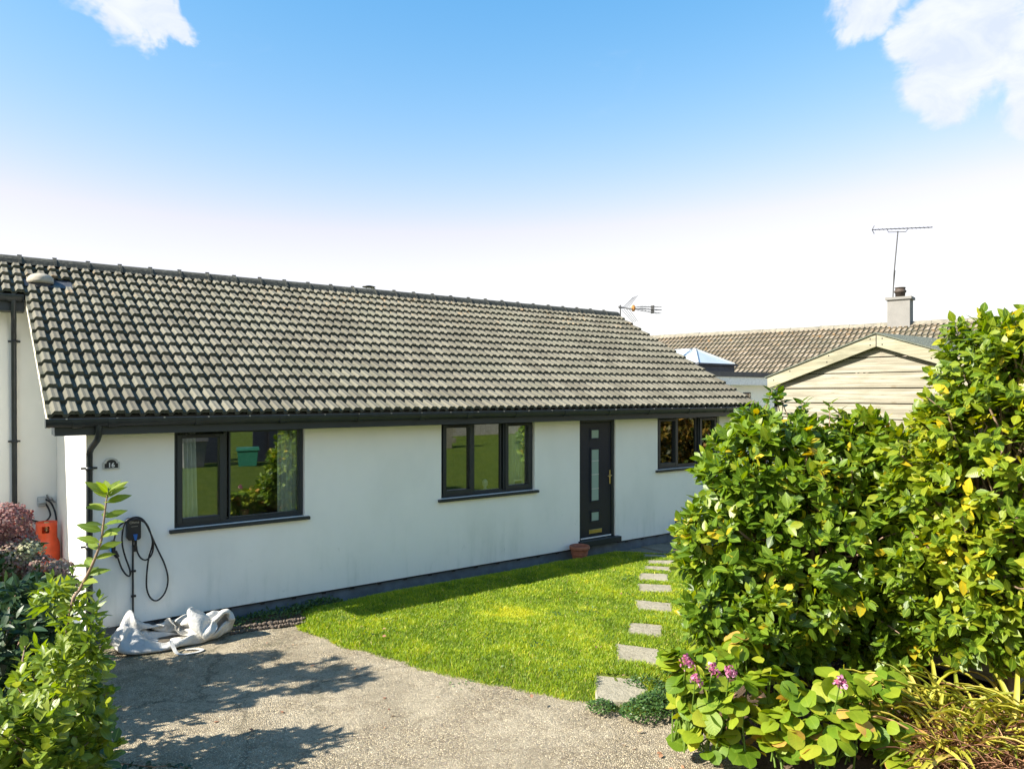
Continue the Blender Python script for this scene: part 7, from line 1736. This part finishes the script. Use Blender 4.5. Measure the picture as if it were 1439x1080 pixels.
CAM_BLOBS = [(6.36, -5.56, 1.27, 0.97), (6.01, -5.41, 1.93, 0.58), (5.53, -5.30, 1.27, 0.42), (6.79, -5.75, 1.76, 0.62), (5.26, -5.45, 0.78, 0.30), (5.53, -5.67, 0.70, 0.40), (6.65, -5.89, 0.90, 0.55), (6.37, -5.56, 2.20, 0.30), (6.05, -5.31, 2.30, 0.22), (7.0, -6.01, 1.60, 0.42), (6.1, -5.75, 0.55, 0.42), (6.55, -6.25, 0.55, 0.42), (6.8, -6.4, 0.9, 0.4), (7.0, -6.0, 2.0, 0.42), (6.85, -6.2, 1.42, 0.52), (6.7, -6.25, .85, .45), (6.85, -5.9, 2.25, .28), (5.75, -5.45, 0.45, .35)]
shrub('camellia_bush', 'big glossy green camellia bush between the stepping stones and the shed', 'bush', (6.50, -5.62, -0.12), CAM_BLOBS, 2700, 7, 0.120, TPL_CAM, M['camellia'], 0.10,
      (6.52, -5.66, 0.85), 0.075, 130, 3, tmean=0.61, tsd=0.18, inner=0.22, lvar=0.36,
      sprigs=[(6.15, -5.35, 2.50, .20), (6.3, -5.5, 2.46, .22), (6.45, -5.6, 2.42, .16), (6.6, -5.75, 2.36, .20), (6.75, -5.8, 2.34, .15), (6.9, -5.9, 2.28, .20), (7.0, -6.05, 2.15, .22), (5.95, -5.25, 2.42, .12), (5.6, -5.2, 1.7, .15), (5.3, -5.3, 1.35, .12), (6.55, -5.5, 2.4, .18), (6.25, -5.45, 2.5, .14)])
YEL_BLOBS = [tuple(CAMP + (Vector(b_[:3]) - CAMP) * 0.9) + (b_[3] * 0.9,) for b_ in [(7.42, -6.86, 2.12, 0.78), (7.54, -6.81, 2.79, 0.56), (7.15, -6.75, 1.37, 0.46), (7.35, -7.05, 1.27, 0.64), (7.2, -6.6, 2.05, 0.34), (8.17, -7.17, 2.36, 1.0), (7.64, -6.89, 3.12, 0.29), (7.81, -7.27, 1.12, 0.78), (8.0, -7.0, 3.0, .5), (7.2, -6.75, 0.75, 0.5), (7.75, -7.0, 0.7, 0.6), (8.4, -7.4, 1.0, .8)]] + [(6.45, -6.85, 2.40, 0.26), (6.42, -6.68, 1.8, .35), (6.75, -7.02, 2.75, .30), (6.56, -6.88, 2.39, .26), (6.68, -6.99, 2.65, .26), (6.78, -7.08, 2.95, .25), (6.80, -7.10, 3.13, .19), (6.55, -6.60, 2.13, .32), (6.45, -6.65, 1.65, .32), (6.35, -6.75, 1.24, .38), (6.75, -6.95, 3.10, .25)]
shrub('yellowing_bush', 'taller yellow green bush at the right edge in front of the shed', 'bush', (6.9, -7.1, -0.1), YEL_BLOBS, 2600, 7, 0.108, TPL_CAM, M['camyellow'], 0.15,
      (6.9, -7.1, 1.1), 0.07, 150, 8, tmean=0.50, tsd=0.19, inner=0.22, droop=0.28, lvar=0.36)
# left foreground: apple-green shrub, dark shrub, serrated plant with one tall shoot, hydrangea
shrub('apple_green_shrub', 'apple green rounded leaf shrub in the bottom left corner', 'shrub', (0.40, -4.15, -0.1), [(0.40, -4.12, 0.60, 0.44), (0.62, -4.02, 0.74, 0.24), (0.28, -4.47, 0.56, 0.30), (0.46, -3.88, 0.90, 0.16), (0.64, -4.14, 0.42, 0.20), (0.2, -4.2, 0.3, 0.5), (.62, -3.95, .5, .24)],
      420, 9, 0.085, TPL_ROUND, M['griselinia'], 0.0, (0.40, -4.12, 0.4), 0.03, 60, 21, tmean=0.55, tsd=0.2, up=0.9, twig_len=0.16, lump=0.3)
shrub('dark_leaf_shrub', 'dark green long leaf shrub at the left edge under the hydrangea', 'shrub', (0.25, -3.3, -0.1), [(0.36, -3.29, 0.98, 0.37), (0.54, -3.30, 1.10, 0.22), (0.31, -3.11, 1.20, 0.18), (0.1, -3.2, 0.7, 0.5), (.45, -3.3, .6, .35)],
      260, 8, 0.135, TPL_LONG, M['darkleaf'], 0.1, (0.3, -3.3, 0.6), 0.03, 40, 23, tmean=0.5, tsd=0.2, droop=0.35)
shoot_pts = [(0.52, -3.72, -0.05), (0.53, -3.85, 0.5)] + [tuple(CAMP + (Vector(q_) - CAMP) * 0.83) for q_ in [(0.63, -3.73, 1.19), (0.68, -3.77, 1.34), (0.745, -3.82, 1.50), (0.795, -3.85, 1.66), (0.81, -3.86, 1.78), (0.825, -3.87, 1.93), (0.835, -3.875, 2.0)]]
sp_ = thing('leafy_shoot_plant', (0.5, -4.7, -0.1), 'light green plant with one tall leafy shoot rising before the downpipe', 'plant')
P, Dv, Nv, LL, Tn, tips, axes = crown([tuple(CAMP + (Vector(q_[:3]) - CAMP) * 0.83) + (q_[3] * .83,) for q_ in [(0.67, -3.76, 1.20, 0.17), (0.57, -3.56, 1.32, 0.18), (0.74, -3.82, 0.98, 0.17), (0.6, -3.7, .8, .25)]], 90, 8, 0.085, 0.3, seed=31, tmean=0.6, tsd=0.2, up=0.8, twig_len=0.12)
sh = smooth_path(shoot_pts[2:], 3)
rr_ = np.random.default_rng(77)
ex_P = []; ex_D = []; ex_N = []; ex_L = []
for i, p in enumerate(sh):
    d = (sh[min(i + 1, len(sh) - 1)] - sh[max(i - 1, 0)]).normalized()
    for q in range(2 if i < len(sh) - 3 else 4):
        th = i * 2.4 + q * 1.6
        side = Vector((math.cos(th), math.sin(th), 0))
        dd = side * 0.95 + d * 0.25 + Vector((0, 0, 0.10 if i < len(sh) - 3 else 0.5))
        ex_P.append(p); ex_D.append(dd); ex_N.append(Vector((-0.25, -0.75, 0.75)) - side * 0.2 + Vector((rr_.normal(), rr_.normal(), rr_.normal())) * .25); ex_L.append(rr_.uniform(0.10, 0.145))
n_ = len(ex_P)
P = np.concatenate([P, np.array(ex_P)]); Dv = np.concatenate([Dv, np.array(ex_D)]); Nv = np.concatenate([Nv, np.array(ex_N)]); LL = np.concatenate([LL, np.array(ex_L)]); Tn = np.concatenate([Tn, rr_.uniform(0.4, 0.9, n_)])
place_leaves(sp_, TPL_LONG, M['serrate'], P, Dv, Nv, LL, Tn, 300)
part('stem', MB().tube(smooth_path(shoot_pts, 3), [0.012 - 0.008 * i / 24 for i in range(25)], 7), M['twig'], sp_)

hy = thing('hydrangea', (0.45, -1.2, -0.1), 'hydrangea with faded pink and green flower heads at the left edge', 'hydrangea')
TPL_FLOR = leaf_template(0.9, 0.5, 0.1, 0.2, 3, pw=0.7)
HEADS = [((0.32, -2.80, 1.70), 0.17, 0.16), ((0.40, -2.84, 1.55), 0.12, 0.22), ((0.45, -2.96, 1.49), 0.10, 0.88), ((0.36, -2.92, 1.44), 0.15, 0.5), ((0.51, -3.01, 1.37), 0.12, 0.42), ((0.63, -3.13, 1.36), 0.095, 0.45), ((0.22, -2.75, 1.58), 0.17, 0.25), ((0.66, -3.17, 1.26), .09, .5)]
HEADS = [(tuple(CAMP + (Vector(c) - CAMP) * 1.27), r_ * 1.27, tn) for c, r_, tn in HEADS]
for hi, (c, r_, tn) in enumerate(HEADS):
    rr_ = np.random.default_rng(100 + hi)
    n_ = int(800 * (r_ / 0.15) ** 2)
    d = unit(rr_.normal(size=(n_, 3)))
    p = np.array(c) + d * r_ * np.array([1, 1, 0.85]) * rr_.uniform(0.78, 1.04, (n_, 1))
    tg = np.cross(d, rr_.normal(size=(n_, 3)))
    me = leaf_cloud_mesh('flower_head', TPL_FLOR, p, tg + d * 0.3, d + rr_.normal(size=(n_, 3)) * .35, np.full(n_, 0.025) * rr_.uniform(.7, 1.3, n_), np.clip(rr_.normal(tn, 0.13, n_), 0, 1), ORG[hy.name])
    me.materials.append(M['hydr'])
    part('flower_head', me, M['hydr'], hy)
st = MB()
for c, r_, tn in HEADS: st.tube(branch_path((0.45, -1.25, -0.1), (c[0], c[1], c[2] - r_ * .5), 0.04, 4), 0.008, 5, False)
part('stem', st, M['twig'], hy)
P, Dv, Nv, LL, Tn, tips, axes = crown([(0.50, -1.15, 0.85, 0.34), (0.62, -1.28, 0.7, 0.30), (0.40, -1.0, 0.95, 0.34), (0.5, -1.2, .4, .35)], 110, 6, 0.14, 0.0, seed=41, tmean=0.6, tsd=0.2)
place_leaves(hy, TPL_CAM, M['cover'], P, Dv, Nv, LL, Tn, 60)

# trailing stem low on the drive edge
tr = thing('trailing_stem', (0.9, -3.5, -0.15), 'thin trailing dark leaved stem lying over the drive at bottom left', 'plant')
tp_ = smooth_path([(0.75, -3.65, 0.10), (0.98, -3.62, 0.02), (1.15, -3.60, -0.06), (1.30, -3.55, -0.12), (1.42, -3.62, -0.14)], 4)
part('stem', MB().tube(tp_, 0.005, 5), M['twig'], tr)
rr_ = np.random.default_rng(9)
pp = np.array([tuple(p) for p in tp_ for _ in range(3)]); n_ = len(pp)
place_leaves(tr, TPL_ROUND, M['darkleaf'], pp, unit(rr_.normal(size=(n_, 3)) * np.array([1, 1, .4])), np.array([[0, 0, 1.]]) + rr_.normal(size=(n_, 3)) * .4, rr_.uniform(.035, .06, n_), rr_.uniform(.3, .9, n_), n_)

# big shrub at the left, outside the picture, whose shade lies over the drive
shrub('tall_shrub', 'tall green shrub at the left boundary beside the drive', 'shrub', (-0.9, -1.2, -0.15), [(-0.6, -0.25, 1.0, 0.5), (-0.55, -0.45, 0.6, .5), (0.0, -1.75, 0.55, 0.42), (-0.05, -2.25, 0.55, 0.45), (-0.7, -0.75, 1.0, 0.6), (-0.8, -0.8, 1.7, 0.5), (-0.8, -1.2, 1.2, 0.6), (-0.9, -1.55, 2.2, 0.5), (-0.9, -1.7, 2.8, 0.28), (-0.8, -1.35, 2.6, 0.28), (-0.8, -1.6, 1.2, 0.5)], 800, 7, 0.12, TPL_CAM, M['camellia'], 0.2, (-0.85, -1.2, 1.2), 0.06, 50, 55, nobj=0, tmean=0.5, tsd=.2)

# ------------------------------------------------------------------ bergenia clumps, flowers, strap plant
def bergenia(name, label, clumps, n, seed, group):
    c0 = np.mean([c[:2] for c in clumps], 0)
    s_ = thing(name, (c0[0], c0[1], -0.1), label, 'plant', group)
    rr_ = np.random.default_rng(seed)
    P = []; Dv = []; Nv = []; LL = []; Tn = []
    stems = MB()
    tries = 0
    while len(P) < n and tries < 4000:
        tries += 1
        c = clumps[rr_.integers(len(clumps))]
        d = unit(rr_.normal(size=(1, 3)))[0]; d[2] = abs(d[2]) * 0.9 - 0.2
        p = np.array(c[:3]) + d * c[3] * rr_.uniform(0.55, 1.0)
        if p[2] < -0.10: continue
        hd_ = np.array([d[0], d[1], 0]); hd_ = hd_ / (np.linalg.norm(hd_) + 1e-6)
        dd = hd_ * 0.9 + np.array([0, 0, rr_.uniform(-0.55, 0.45)]) + rr_.normal(size=3) * 0.25
        nn = np.array([0, 0, 0.8]) + hd_ * 0.55 + rr_.normal(size=3) * 0.28
        L_ = rr_.uniform(0.10, 0.185)
        P.append(p - dd / np.linalg.norm(dd) * L_ * 0.4); Dv.append(dd); Nv.append(nn); LL.append(L_)
        q = rr_.random()
        Tn.append(rr_.uniform(0.25, 0.62) if q < .5 else (rr_.uniform(.6, .85) if q < .92 else rr_.uniform(.9, 1.0)))
        if len(P) % 6 == 0: stems.tube([(c[0] + rr_.uniform(-.1, .1), c[1] + rr_.uniform(-.1, .1), -0.05), (p[0] * .6 + c[0] * .4, p[1] * .6 + c[1] * .4, p[2] * .55), tuple(P[-1])], [0.008, 0.006, 0.004], 5, False)
    place_leaves(s_, TPL_BERG, M['bergenia'], np.array(P), np.array(Dv), np.array(Nv), np.array(LL), np.array(Tn), 300)
    part('stems', stems, M['serrate'], s_, kind='stuff')
    return s_
def flower(parent, c, r_, seed):
    rr_ = np.random.default_rng(seed); n_ = 60
    d = unit(rr_.normal(size=(n_, 3))); d[:, 2] = abs(d[:, 2]) * 1.2 - 0.4
    p = np.array(c) + d * r_ * np.array([.9, .7, 1.1]) * rr_.uniform(.3, 1.1, (n_, 1)) + (rr_.random((n_, 1)) < .35) * np.array([.025, -.015, -.035])
    me = leaf_cloud_mesh('flower', TPL_FLOR, p, np.cross(d, rr_.normal(size=(n_, 3))) + d * .6, d, rr_.uniform(.014, .030, n_), rr_.random(n_), ORG[parent.name])
    me.materials.append(M['pink']); part('flower', me, M['pink'], parent)
    part('flower_stalk', MB().tube([(c[0] + .10, c[1] + .12, c[2] - .35), (c[0] + .03, c[1] + .04, c[2] - .15), (c[0], c[1], c[2] - r_ * .5)], 0.005, 5), M['serrate'], parent)
b1_ = bergenia('bergenia', 'round leaved plant with pink flowers between drive and camellia, the left clump', [(4.50, -5.70, 0.60, 0.13), (4.52, -5.83, 0.48, 0.16), (4.72, -5.83, 0.55, 0.17), (4.79, -6.00, 0.44, 0.19), (4.60, -5.96, 0.30, 0.19), (4.75, -6.12, 0.26, 0.19), (5.01, -5.91, 0.63, 0.17), (4.50, -5.80, 0.27, 0.13), (4.62, -5.85, .12, .2), (4.60, -5.88, .02, .2), (4.76, -6.06, .02, .2)], 270, 61, 'round leaved plants along the bed')
for i, (c, r_) in enumerate([((4.33, -5.92, 0.69), 0.055), ((4.44, -6.07, 0.66), 0.045), ((4.54, -6.15, 0.64), 0.045), ((4.34, -6.00, 0.58), 0.035)]): flower(b1_, c, r_, 300 + i)
b2_ = bergenia('bergenia', 'round leaved yellow green plant at the bottom edge, the right clump', [(5.01, -6.22, 0.43, 0.22), (5.05, -6.44, 0.34, 0.24), (4.90, -6.37, 0.22, 0.21), (5.26, -6.60, 0.48, 0.21), (5.20, -6.68, 0.28, 0.26), (5.36, -6.86, 0.21, 0.23), (4.99, -6.64, 0.13, 0.20), (5.47, -6.76, 0.47, 0.19), (5.43, -6.98, 0.10, 0.18), (4.86, -6.34, 0.08, 0.13), (5.1, -6.1, .2, .2)], 295, 67, 'round leaved plants along the bed')
flower(b2_, (5.0, -6.74, 0.63), 0.05, 310)

def blades(name, label, cat, clumps, n, L, wd, material, seed, nobj, tmean, group=None):
    """arching strap leaves as tapered folded ribbons"""
    nseg = 6; TVv = []; uv = []; F = []
    for i in range(nseg + 1):
        s_ = i / nseg
        w_ = 0.5 * (1 - s_ ** 2.2) ** 0.8 + 0.02
        zz = 0.34 * math.sin(s_ * math.pi * 0.70) ; xx = s_ * 0.9
        TVv += [(xx, w_, zz + 0.02), (xx, 0, zz), (xx, -w_, zz + 0.02)]; uv += [(1, s_), (0, s_), (1, s_)]
        if i:
            a = 3 * (i - 1); F += [(a, a + 1, a + 4, a + 3), (a + 1, a + 2, a + 5, a + 4)]
    TVv = np.array(TVv); TVv[:, 1] *= wd
    tpl = (TVv, F, np.array(uv))
    rr_ = np.random.default_rng(seed)
    c0 = np.mean([c[:2] for c in clumps], 0)
    s_ = thing(name, (c0[0], c0[1], -0.05), label, cat, group)
    P = []; Dv = []; Nv = []; LL = []; Tn = []
    for i in range(n):
        c = clumps[rr_.integers(len(clumps))]
        th = rr_.uniform(0, 2 * math.pi)
        if rr_.random() < .45: th = rr_.normal(2.75, 0.6)       # many flop towards the path
        ln_ = L * rr_.uniform(.55, 1.15)
        P.append((c[0] + rr_.normal() * c[3] * .4, c[1] + rr_.normal() * c[3] * .4, c[2] + rr_.uniform(-.03, .12)))
        tilt = rr_.uniform(-.40, .55)
        Dv.append((math.cos(th), math.sin(th), tilt)); Nv.append((-math.cos(th) * tilt, -math.sin(th) * tilt, 1.0)); LL.append(ln_)
        Tn.append(np.clip(rr_.normal(tmean, .2), 0, 1))
    Nv = np.array(Nv) + rr_.normal(size=(n, 3)) * .12
    place_leaves(s_, tpl, material, np.array(P), np.array(Dv), Nv, np.array(LL), np.array(Tn), nobj, name='blade', rest='blades')
    return s_
blades('strap_leaf_plant', 'yellowing strap leaved clump with dry brown blades at bottom right', 'plant', [(5.87, -6.93, 0.05, .32), (6.10, -7.24, 0.05, .32), (6.35, -7.42, 0.08, .30), (5.75, -7.2, 0.02, .30), (6.2, -6.9, .1, .3)], 360, 0.60, 0.062, M['strap'], 71, 300, 0.34)
blades('dry_leaf_heap', 'tangled dry brown leaf blades under the yellow strap leaves', 'dead leaves', [(5.62, -7.24, 0.0, .35), (5.95, -7.5, 0.02, .35), (5.85, -7.1, 0.02, .3), (6.2, -7.6, .05, .3)], 700, 0.40, 0.022, M['dead'], 73, 0, 0.5)

# low ground cover beside the first stepping stone, weeds under the wall, litter on the beds
def scatter_leaves(name, material, tpl, pts, L, seed, tilt=0.4, label=None, tm=(0.2, 0.9)):
    rr_ = np.random.default_rng(seed); P = np.array(pts); n_ = len(P)
    me = leaf_cloud_mesh(name, tpl, P, unit(rr_.normal(size=(n_, 3)) * np.array([1, 1, tilt])), np.array([[0, 0, 1.]]) + rr_.normal(size=(n_, 3)) * tilt, rr_.uniform(L * .6, L * 1.3, n_), rr_.uniform(tm[0], tm[1], n_), (0, 0, 0))
    me.materials.append(material)
    o = bpy.data.objects.new(name, me); COL.objects.link(o); o['kind'] = 'stuff'; ORG[o.name] = Vector((0, 0, 0))
    return o
rr_ = np.random.default_rng(81)
pts = []
for (cx, cy, rx, ry_, hh, n_) in [(4.92, -5.02, .30, .22, .13, 1500), (5.15, -4.98, .25, .16, .14, 800), (4.62, -4.72, .12, .14, .07, 350), (5.30, -4.60, .2, .2, .08, 500), (5.9, -4.5, .3, .12, .09, 500), (5.45, -4.05, .12, .12, .05, 300), (6.2, -3.75, .12, .12, .05, 250)]:
    for _ in range(n_):
        a_ = rr_.uniform(0, 2 * math.pi); q = math.sqrt(rr_.random())
        pts.append((cx + rx * q * math.cos(a_), cy + ry_ * q * math.sin(a_), -0.15 + hh * (1 - q * q) * rr_.uniform(.3, 1.1) + .02))
for _ in range(26):          # clover and plantain in the turf
    cx = rr_.uniform(3.7, 8.6); cy = rr_.uniform(-4.3, -0.9)
    for _k in range(int(rr_.integers(12, 46))):
        xx = cx + rr_.normal() * .09; yy = cy + rr_.normal() * .07
        pts.append((xx, yy, float(lawn_z(np.array([[xx]]), np.array([[yy]]), poly_sd(np.array([[xx]]), np.array([[yy]]), LAWN))[0, 0]) + rr_.uniform(.015, .04)))
scatter_leaves('ground_cover', M['cover'], TPL_ROUND, pts, 0.026, 82)
pts = []
for _ in range(1300):
    xx = rr_.uniform(2.65, 4.2); q = rr_.random()
    pts.append((xx, -0.04 - 0.42 * rr_.random() ** 1.5 * (1 if xx < 3.5 else .5), -0.16 + 0.16 * q * max(0.25, mnoise.noise(Vector((xx * 2.2, 3, 1))) + .45)))
scatter_leaves('wall_weeds', M['cover'], TPL_LONG, pts, 0.05, 83, 0.9)
pts = []
for _ in range(700):
    xx = rr_.uniform(4.75, 8.5); yy = rr_.uniform(-7.8, -4.9)
    pts.append((xx, yy, 0))
pa = np.array(pts); sd_ = poly_sd(pa[:, 0], pa[:, 1], BED_R); hz = bed_h(0.22)(pa[None, :, 0], pa[None, :, 1], sd_[None])[0]
pts = [(a, c, h + .012) for (a, c, _), h, s_ in zip(pts, hz, sd_) if s_ > 0.02]
scatter_leaves('leaf_litter', M['dead'], TPL_CAM, pts, 0.06, 84)
# a few fallen leaves on grass and drive
pts = [(rr_.uniform(3.6, 8.0), rr_.uniform(-4.5, -0.9), -0.045) for _ in range(26)] + [(rr_.uniform(4.3, 4.8), rr_.uniform(-6.2, -5.2), -0.165) for _ in range(18)] + [(rr_.uniform(1.3, 4.3), rr_.uniform(-4.5, -.7), -0.168) for _ in range(26)]
scatter_leaves('fallen_leaves', M['dead'], TPL_CAM, pts, 0.045, 85, 0.25)

# loose chippings on the drive
n_ = 9000
cx_ = rr_.uniform(0.9, 5.0, n_); cy_ = rr_.uniform(-6.4, -0.5, n_)
ok = (poly_sd(cx_, cy_, LAWN) < 0.0) & (poly_sd(cx_, cy_, BED_L) < 0) & (poly_sd(cx_, cy_, BED_R) < 0)
cx_, cy_ = cx_[ok], cy_[ok]
n_ = len(cx_)
OV = np.array([(1, 0, 0), (0, 1, 0), (-1, 0, 0), (0, -1, 0), (0, 0, .7), (0, 0, -.7)], float)
OF = np.array([(0, 1, 4), (1, 2, 4), (2, 3, 4), (3, 0, 4), (1, 0, 5), (2, 1, 5), (3, 2, 5), (0, 3, 5)])
sz_ = rr_.uniform(0.0025, 0.0065, n_); th = rr_.uniform(0, 6.28, n_)
Vc = OV[None] * sz_[:, None, None] * rr_.uniform(.7, 1.3, (n_, 6, 1))
V2 = np.empty_like(Vc); V2[..., 0] = Vc[..., 0] * np.cos(th)[:, None] - Vc[..., 1] * np.sin(th)[:, None] + cx_[:, None]
V2[..., 1] = Vc[..., 0] * np.sin(th)[:, None] + Vc[..., 1] * np.cos(th)[:, None] + cy_[:, None]
V2[..., 2] = Vc[..., 2] - 0.176
lp = ((np.arange(n_) * 6)[:, None] + OF.ravel()[None]).ravel()
me = np_mesh('chippings', V2.reshape(-1, 3), lp, np.arange(n_ * 8) * 3, np.full(n_ * 8, 3), False)
me.materials.append(plain('chipping', (0.30, 0.26, 0.20), 0.9, var=0.5, vs=40))
o = bpy.data.objects.new('chippings', me); COL.objects.link(o); o['kind'] = 'stuff'

# ------------------------------------------------------------------ lawn grass
def grass_field(name, n, xr, yr, poly, hfun, h0, w0, seed, edge_boost=True):
    rr_ = np.random.default_rng(seed)
    x_ = rr_.uniform(*xr, n); y_ = rr_.uniform(*yr, n)
    sd_ = poly_sd(x_, y_, poly)
    keep = sd_ > 0.0
    for sp in STONES: keep &= poly_sd(x_, y_, sp) < 0.004 + 0.04 * (rr_.random(n) - .35)
    # thin out with distance
    dist = np.hypot(x_, y_ + 9.52)
    keep &= rr_.random(n) < np.clip(9.0 / dist, 0.5, 1) ** 1.2
    x_, y_, sd_ = x_[keep], y_[keep], sd_[keep]; n = len(x_)
    z_ = hfun(x_[None], y_[None], sd_[None])[0] - 0.006
    pn = np.array([nz(a, c, 1.7, 5.0) for a, c in zip(x_, y_)]); pf = np.array([nz(a, c, 6.0, 2.0) for a, c in zip(x_, y_)])
    hh = h0 * (1 + 0.35 * pn + 0.25 * pf) * rr_.uniform(.6, 1.3, n)
    hh *= np.where(sd_ < 0.2, 1.25, 1.0)
    yel = np.exp(-(((x_ - 5.65) / .42) ** 2 + ((y_ + 2.18) / .28) ** 2 - .35 * (pf > .1)))          # mossy yellow patch
    yel = np.clip(yel * 1.5 - .12 + .25 * pf, 0, 1)
    hh *= 1 - 0.45 * yel
    wd = w0 * rr_.uniform(.7, 1.3, n) * np.clip(dist[keep] / 7.0, .8, 1.6)
    th = rr_.uniform(0, 2 * math.pi, n); ln = rr_.uniform(.2, 1.1, n) * hh
    lx, ly = np.cos(th) * ln, np.sin(th) * ln
    ph = rr_.uniform(0, 2 * math.pi, n); sx_, sy_ = np.cos(ph) * wd / 2, np.sin(ph) * wd / 2
    V = np.empty((n, 5, 3))
    V[:, 0] = np.stack([x_ - sx_, y_ - sy_, z_], -1); V[:, 1] = np.stack([x_ + sx_, y_ + sy_, z_], -1)
    V[:, 2] = np.stack([x_ - sx_ * .75 + lx * .35, y_ - sy_ * .75 + ly * .35, z_ + hh * .6], -1)
    V[:, 3] = np.stack([x_ + sx_ * .75 + lx * .35, y_ + sy_ * .75 + ly * .35, z_ + hh * .6], -1)
    V[:, 4] = np.stack([x_ + lx, y_ + ly, z_ + hh], -1)
    base = np.arange(n) * 5
    lp = (base[:, None] + np.array([0, 1, 3, 2, 2, 3, 4])[None]).ravel()
    tot = np.tile([4, 3], n); stt = np.concatenate([[0], np.cumsum(tot)[:-1]])
    tint = np.clip(0.46 + 0.28 * pn + 0.26 * pf + rr_.normal(size=n) * 0.20, 0.0, 0.86)
    tint = np.where(rr_.random(n) < 0.035, rr_.uniform(.92, 1.0, n), tint)
    tint = tint * (1 - yel * .8) + 0.87 * yel * .8
    A = np.zeros((n, 5, 4)); A[:, :, 0] = tint[:, None]; A[:, :, 1] = .6; A[:, :, 2] = np.array([0, 0, .6, .6, 1])[None]; A[:, :, 3] = 1
    me = np_mesh(name, V.reshape(-1, 3), lp, stt, tot, True, {'leaf': ('FLOAT_COLOR', A.reshape(-1, 4))})
    me.materials.append(M['grass'])
    o = bpy.data.objects.new(name, me); COL.objects.link(o); o['kind'] = 'stuff'
    return o
grass_field('grass', 380000, (3.25, 10.2), (-5.15, 0.0), LAWN, lawn_z, 0.037, 0.0064, 91)

# ------------------------------------------------------------------ behind the camera: what the windows mirror
def bin_box(name, x, y, w_, d_, h_, col, label, ang):
    g = thing(name, (x, y, gz(y)), label, 'bin', 'bins on the grass opposite')
    z = gz(y); ca, sa = math.cos(ang), math.sin(ang)
    def bx_(w2, d2, z0, z1, tw=1.0):
        vs = []
        for zz, q in ((z0, tw), (z1, 1.0)):
            for a, c in ((-1, -1), (1, -1), (1, 1), (-1, 1)): vs.append((x + (a * w2 * q * ca - c * d2 * q * sa) / 2, y + (a * w2 * q * sa + c * d2 * q * ca) / 2, zz))
        return MB().add(vs, [(3, 2, 1, 0), (4, 5, 6, 7), (0, 1, 5, 4), (1, 2, 6, 5), (2, 3, 7, 6), (3, 0, 4, 7)])
    part('bin_body', bx_(w_, d_, z, z + h_ * .85, 0.82), M[col], g); part('lid', bx_(w_ * 1.06, d_ * 1.08, z + h_ * .851, z + h_, 1.04), M[col], g)
bin_box('garden_bin', 7.9, -15.5, 0.66, 0.6, 0.62, 'greenbin', 'green lidded garden bin on the grass behind the camera', 0.3)
bin_box('garden_bin', 6.2, -15.9, 0.75, 0.7, 1.0, 'greybin', 'grey lidded bin on the grass behind the camera', -0.1)
for i, (x, y) in enumerate([(6.9, -16.6), (8.8, -16.2), (9.3, -16.0)]):
    z = gz(y)
    solo('garden_board', MB().add([(x - .5, y, z), (x + .5, y, z), (x + .45, y - .5, z + 1.3), (x - .35, y - .5, z + 1.35), (x - .5, y - .05, z), (x + .5, y - .05, z), (x + .45, y - .55, z + 1.3), (x - .35, y - .55, z + 1.35)],
        [(0, 1, 2, 3), (7, 6, 5, 4), (0, 4, 5, 1), (1, 5, 6, 2), (2, 6, 7, 3), (3, 7, 4, 0)]), M['black'], (x, y, z), label=['black board leaning beside the grey bin', 'black board leaning right of the green bin', 'black board leaning beside the block wall'][i] + ' behind the camera', cat='board', group='black boards opposite')
gw = thing('garden_wall', (14, -18, gz(-18)), 'pale block garden wall beyond the grass behind the camera', 'wall')
for r_ in range(7):
    for k in range(16):
        x0 = 9.8 + k * 0.45 + (r_ % 2) * 0.22
        part('block', MB().box(x0, x0 + 0.44, -17.3, -17.1, gz(-17.2) + r_ * 0.225, gz(-17.2) + r_ * 0.225 + 0.218), M['slab'], gw)
fn = thing('garden_fence', (26, -21.5, gz(-21.5)), 'weathered timber fence across the far side of the grass', 'fence')
for k in range(75):
    x0 = 14.5 + k * 0.32
    part('board', MB().box(x0, x0 + 0.30, -21.5, -21.47, gz(-21.5), gz(-21.5) + 1.6), M['fence'], fn)
def back_tree(x, y, h, r, m_, label, seed, cat='tree'):
    z0 = gz(y)
    s_ = thing('garden_tree', (x, y, z0), label, cat, 'trees opposite the house')
    bl = [(x, y, z0 + h * .62, r), (x - r * .5, y + .2, z0 + h * .5, r * .7), (x + r * .5, y - .2, z0 + h * .5, r * .7), (x, y, z0 + h * .85, r * .55), (x + .3 * r, y + .3 * r, z0 + h * .35, r * .6)]
    P, Dv, Nv, LL, Tn, tips, axes = crown(bl, 700, 5, 0.22, z0 + .4, seed=seed, tmean=.55, tsd=.25)
    place_leaves(s_, TPL_CAM, M[m_], P, Dv, Nv, LL, Tn, 0)
    tk, br = limbs((x, y, z0), tips, 20, .12, seed, (x, y, z0 + h * .5))
    part('trunk', tk, M['bark'], s_); part('branches', br, M['twig'], s_, kind='stuff')
for i, (x, y, h, r, m_, lb) in enumerate([(15.5, -5.2, 3.0, 1.2, 'autumn', 'golden leaved small tree beyond the shed'), (18.2, -6.0, 3.2, 1.4, 'autumn', 'broad yellow brown tree beside the golden one'), (13.6, -6.2, 2.8, 1.1, 'camellia', 'dense green tree close behind the shed'),
        (24, -14, 5.5, 2.2, 'autumn', 'tall yellow brown tree across the grass'), (20.5, -14, 5.0, 2.0, 'camellia', 'tall green tree across the grass')]):
    back_tree(x, y, h, r, m_, lb + ' out of the picture', 200 + i)
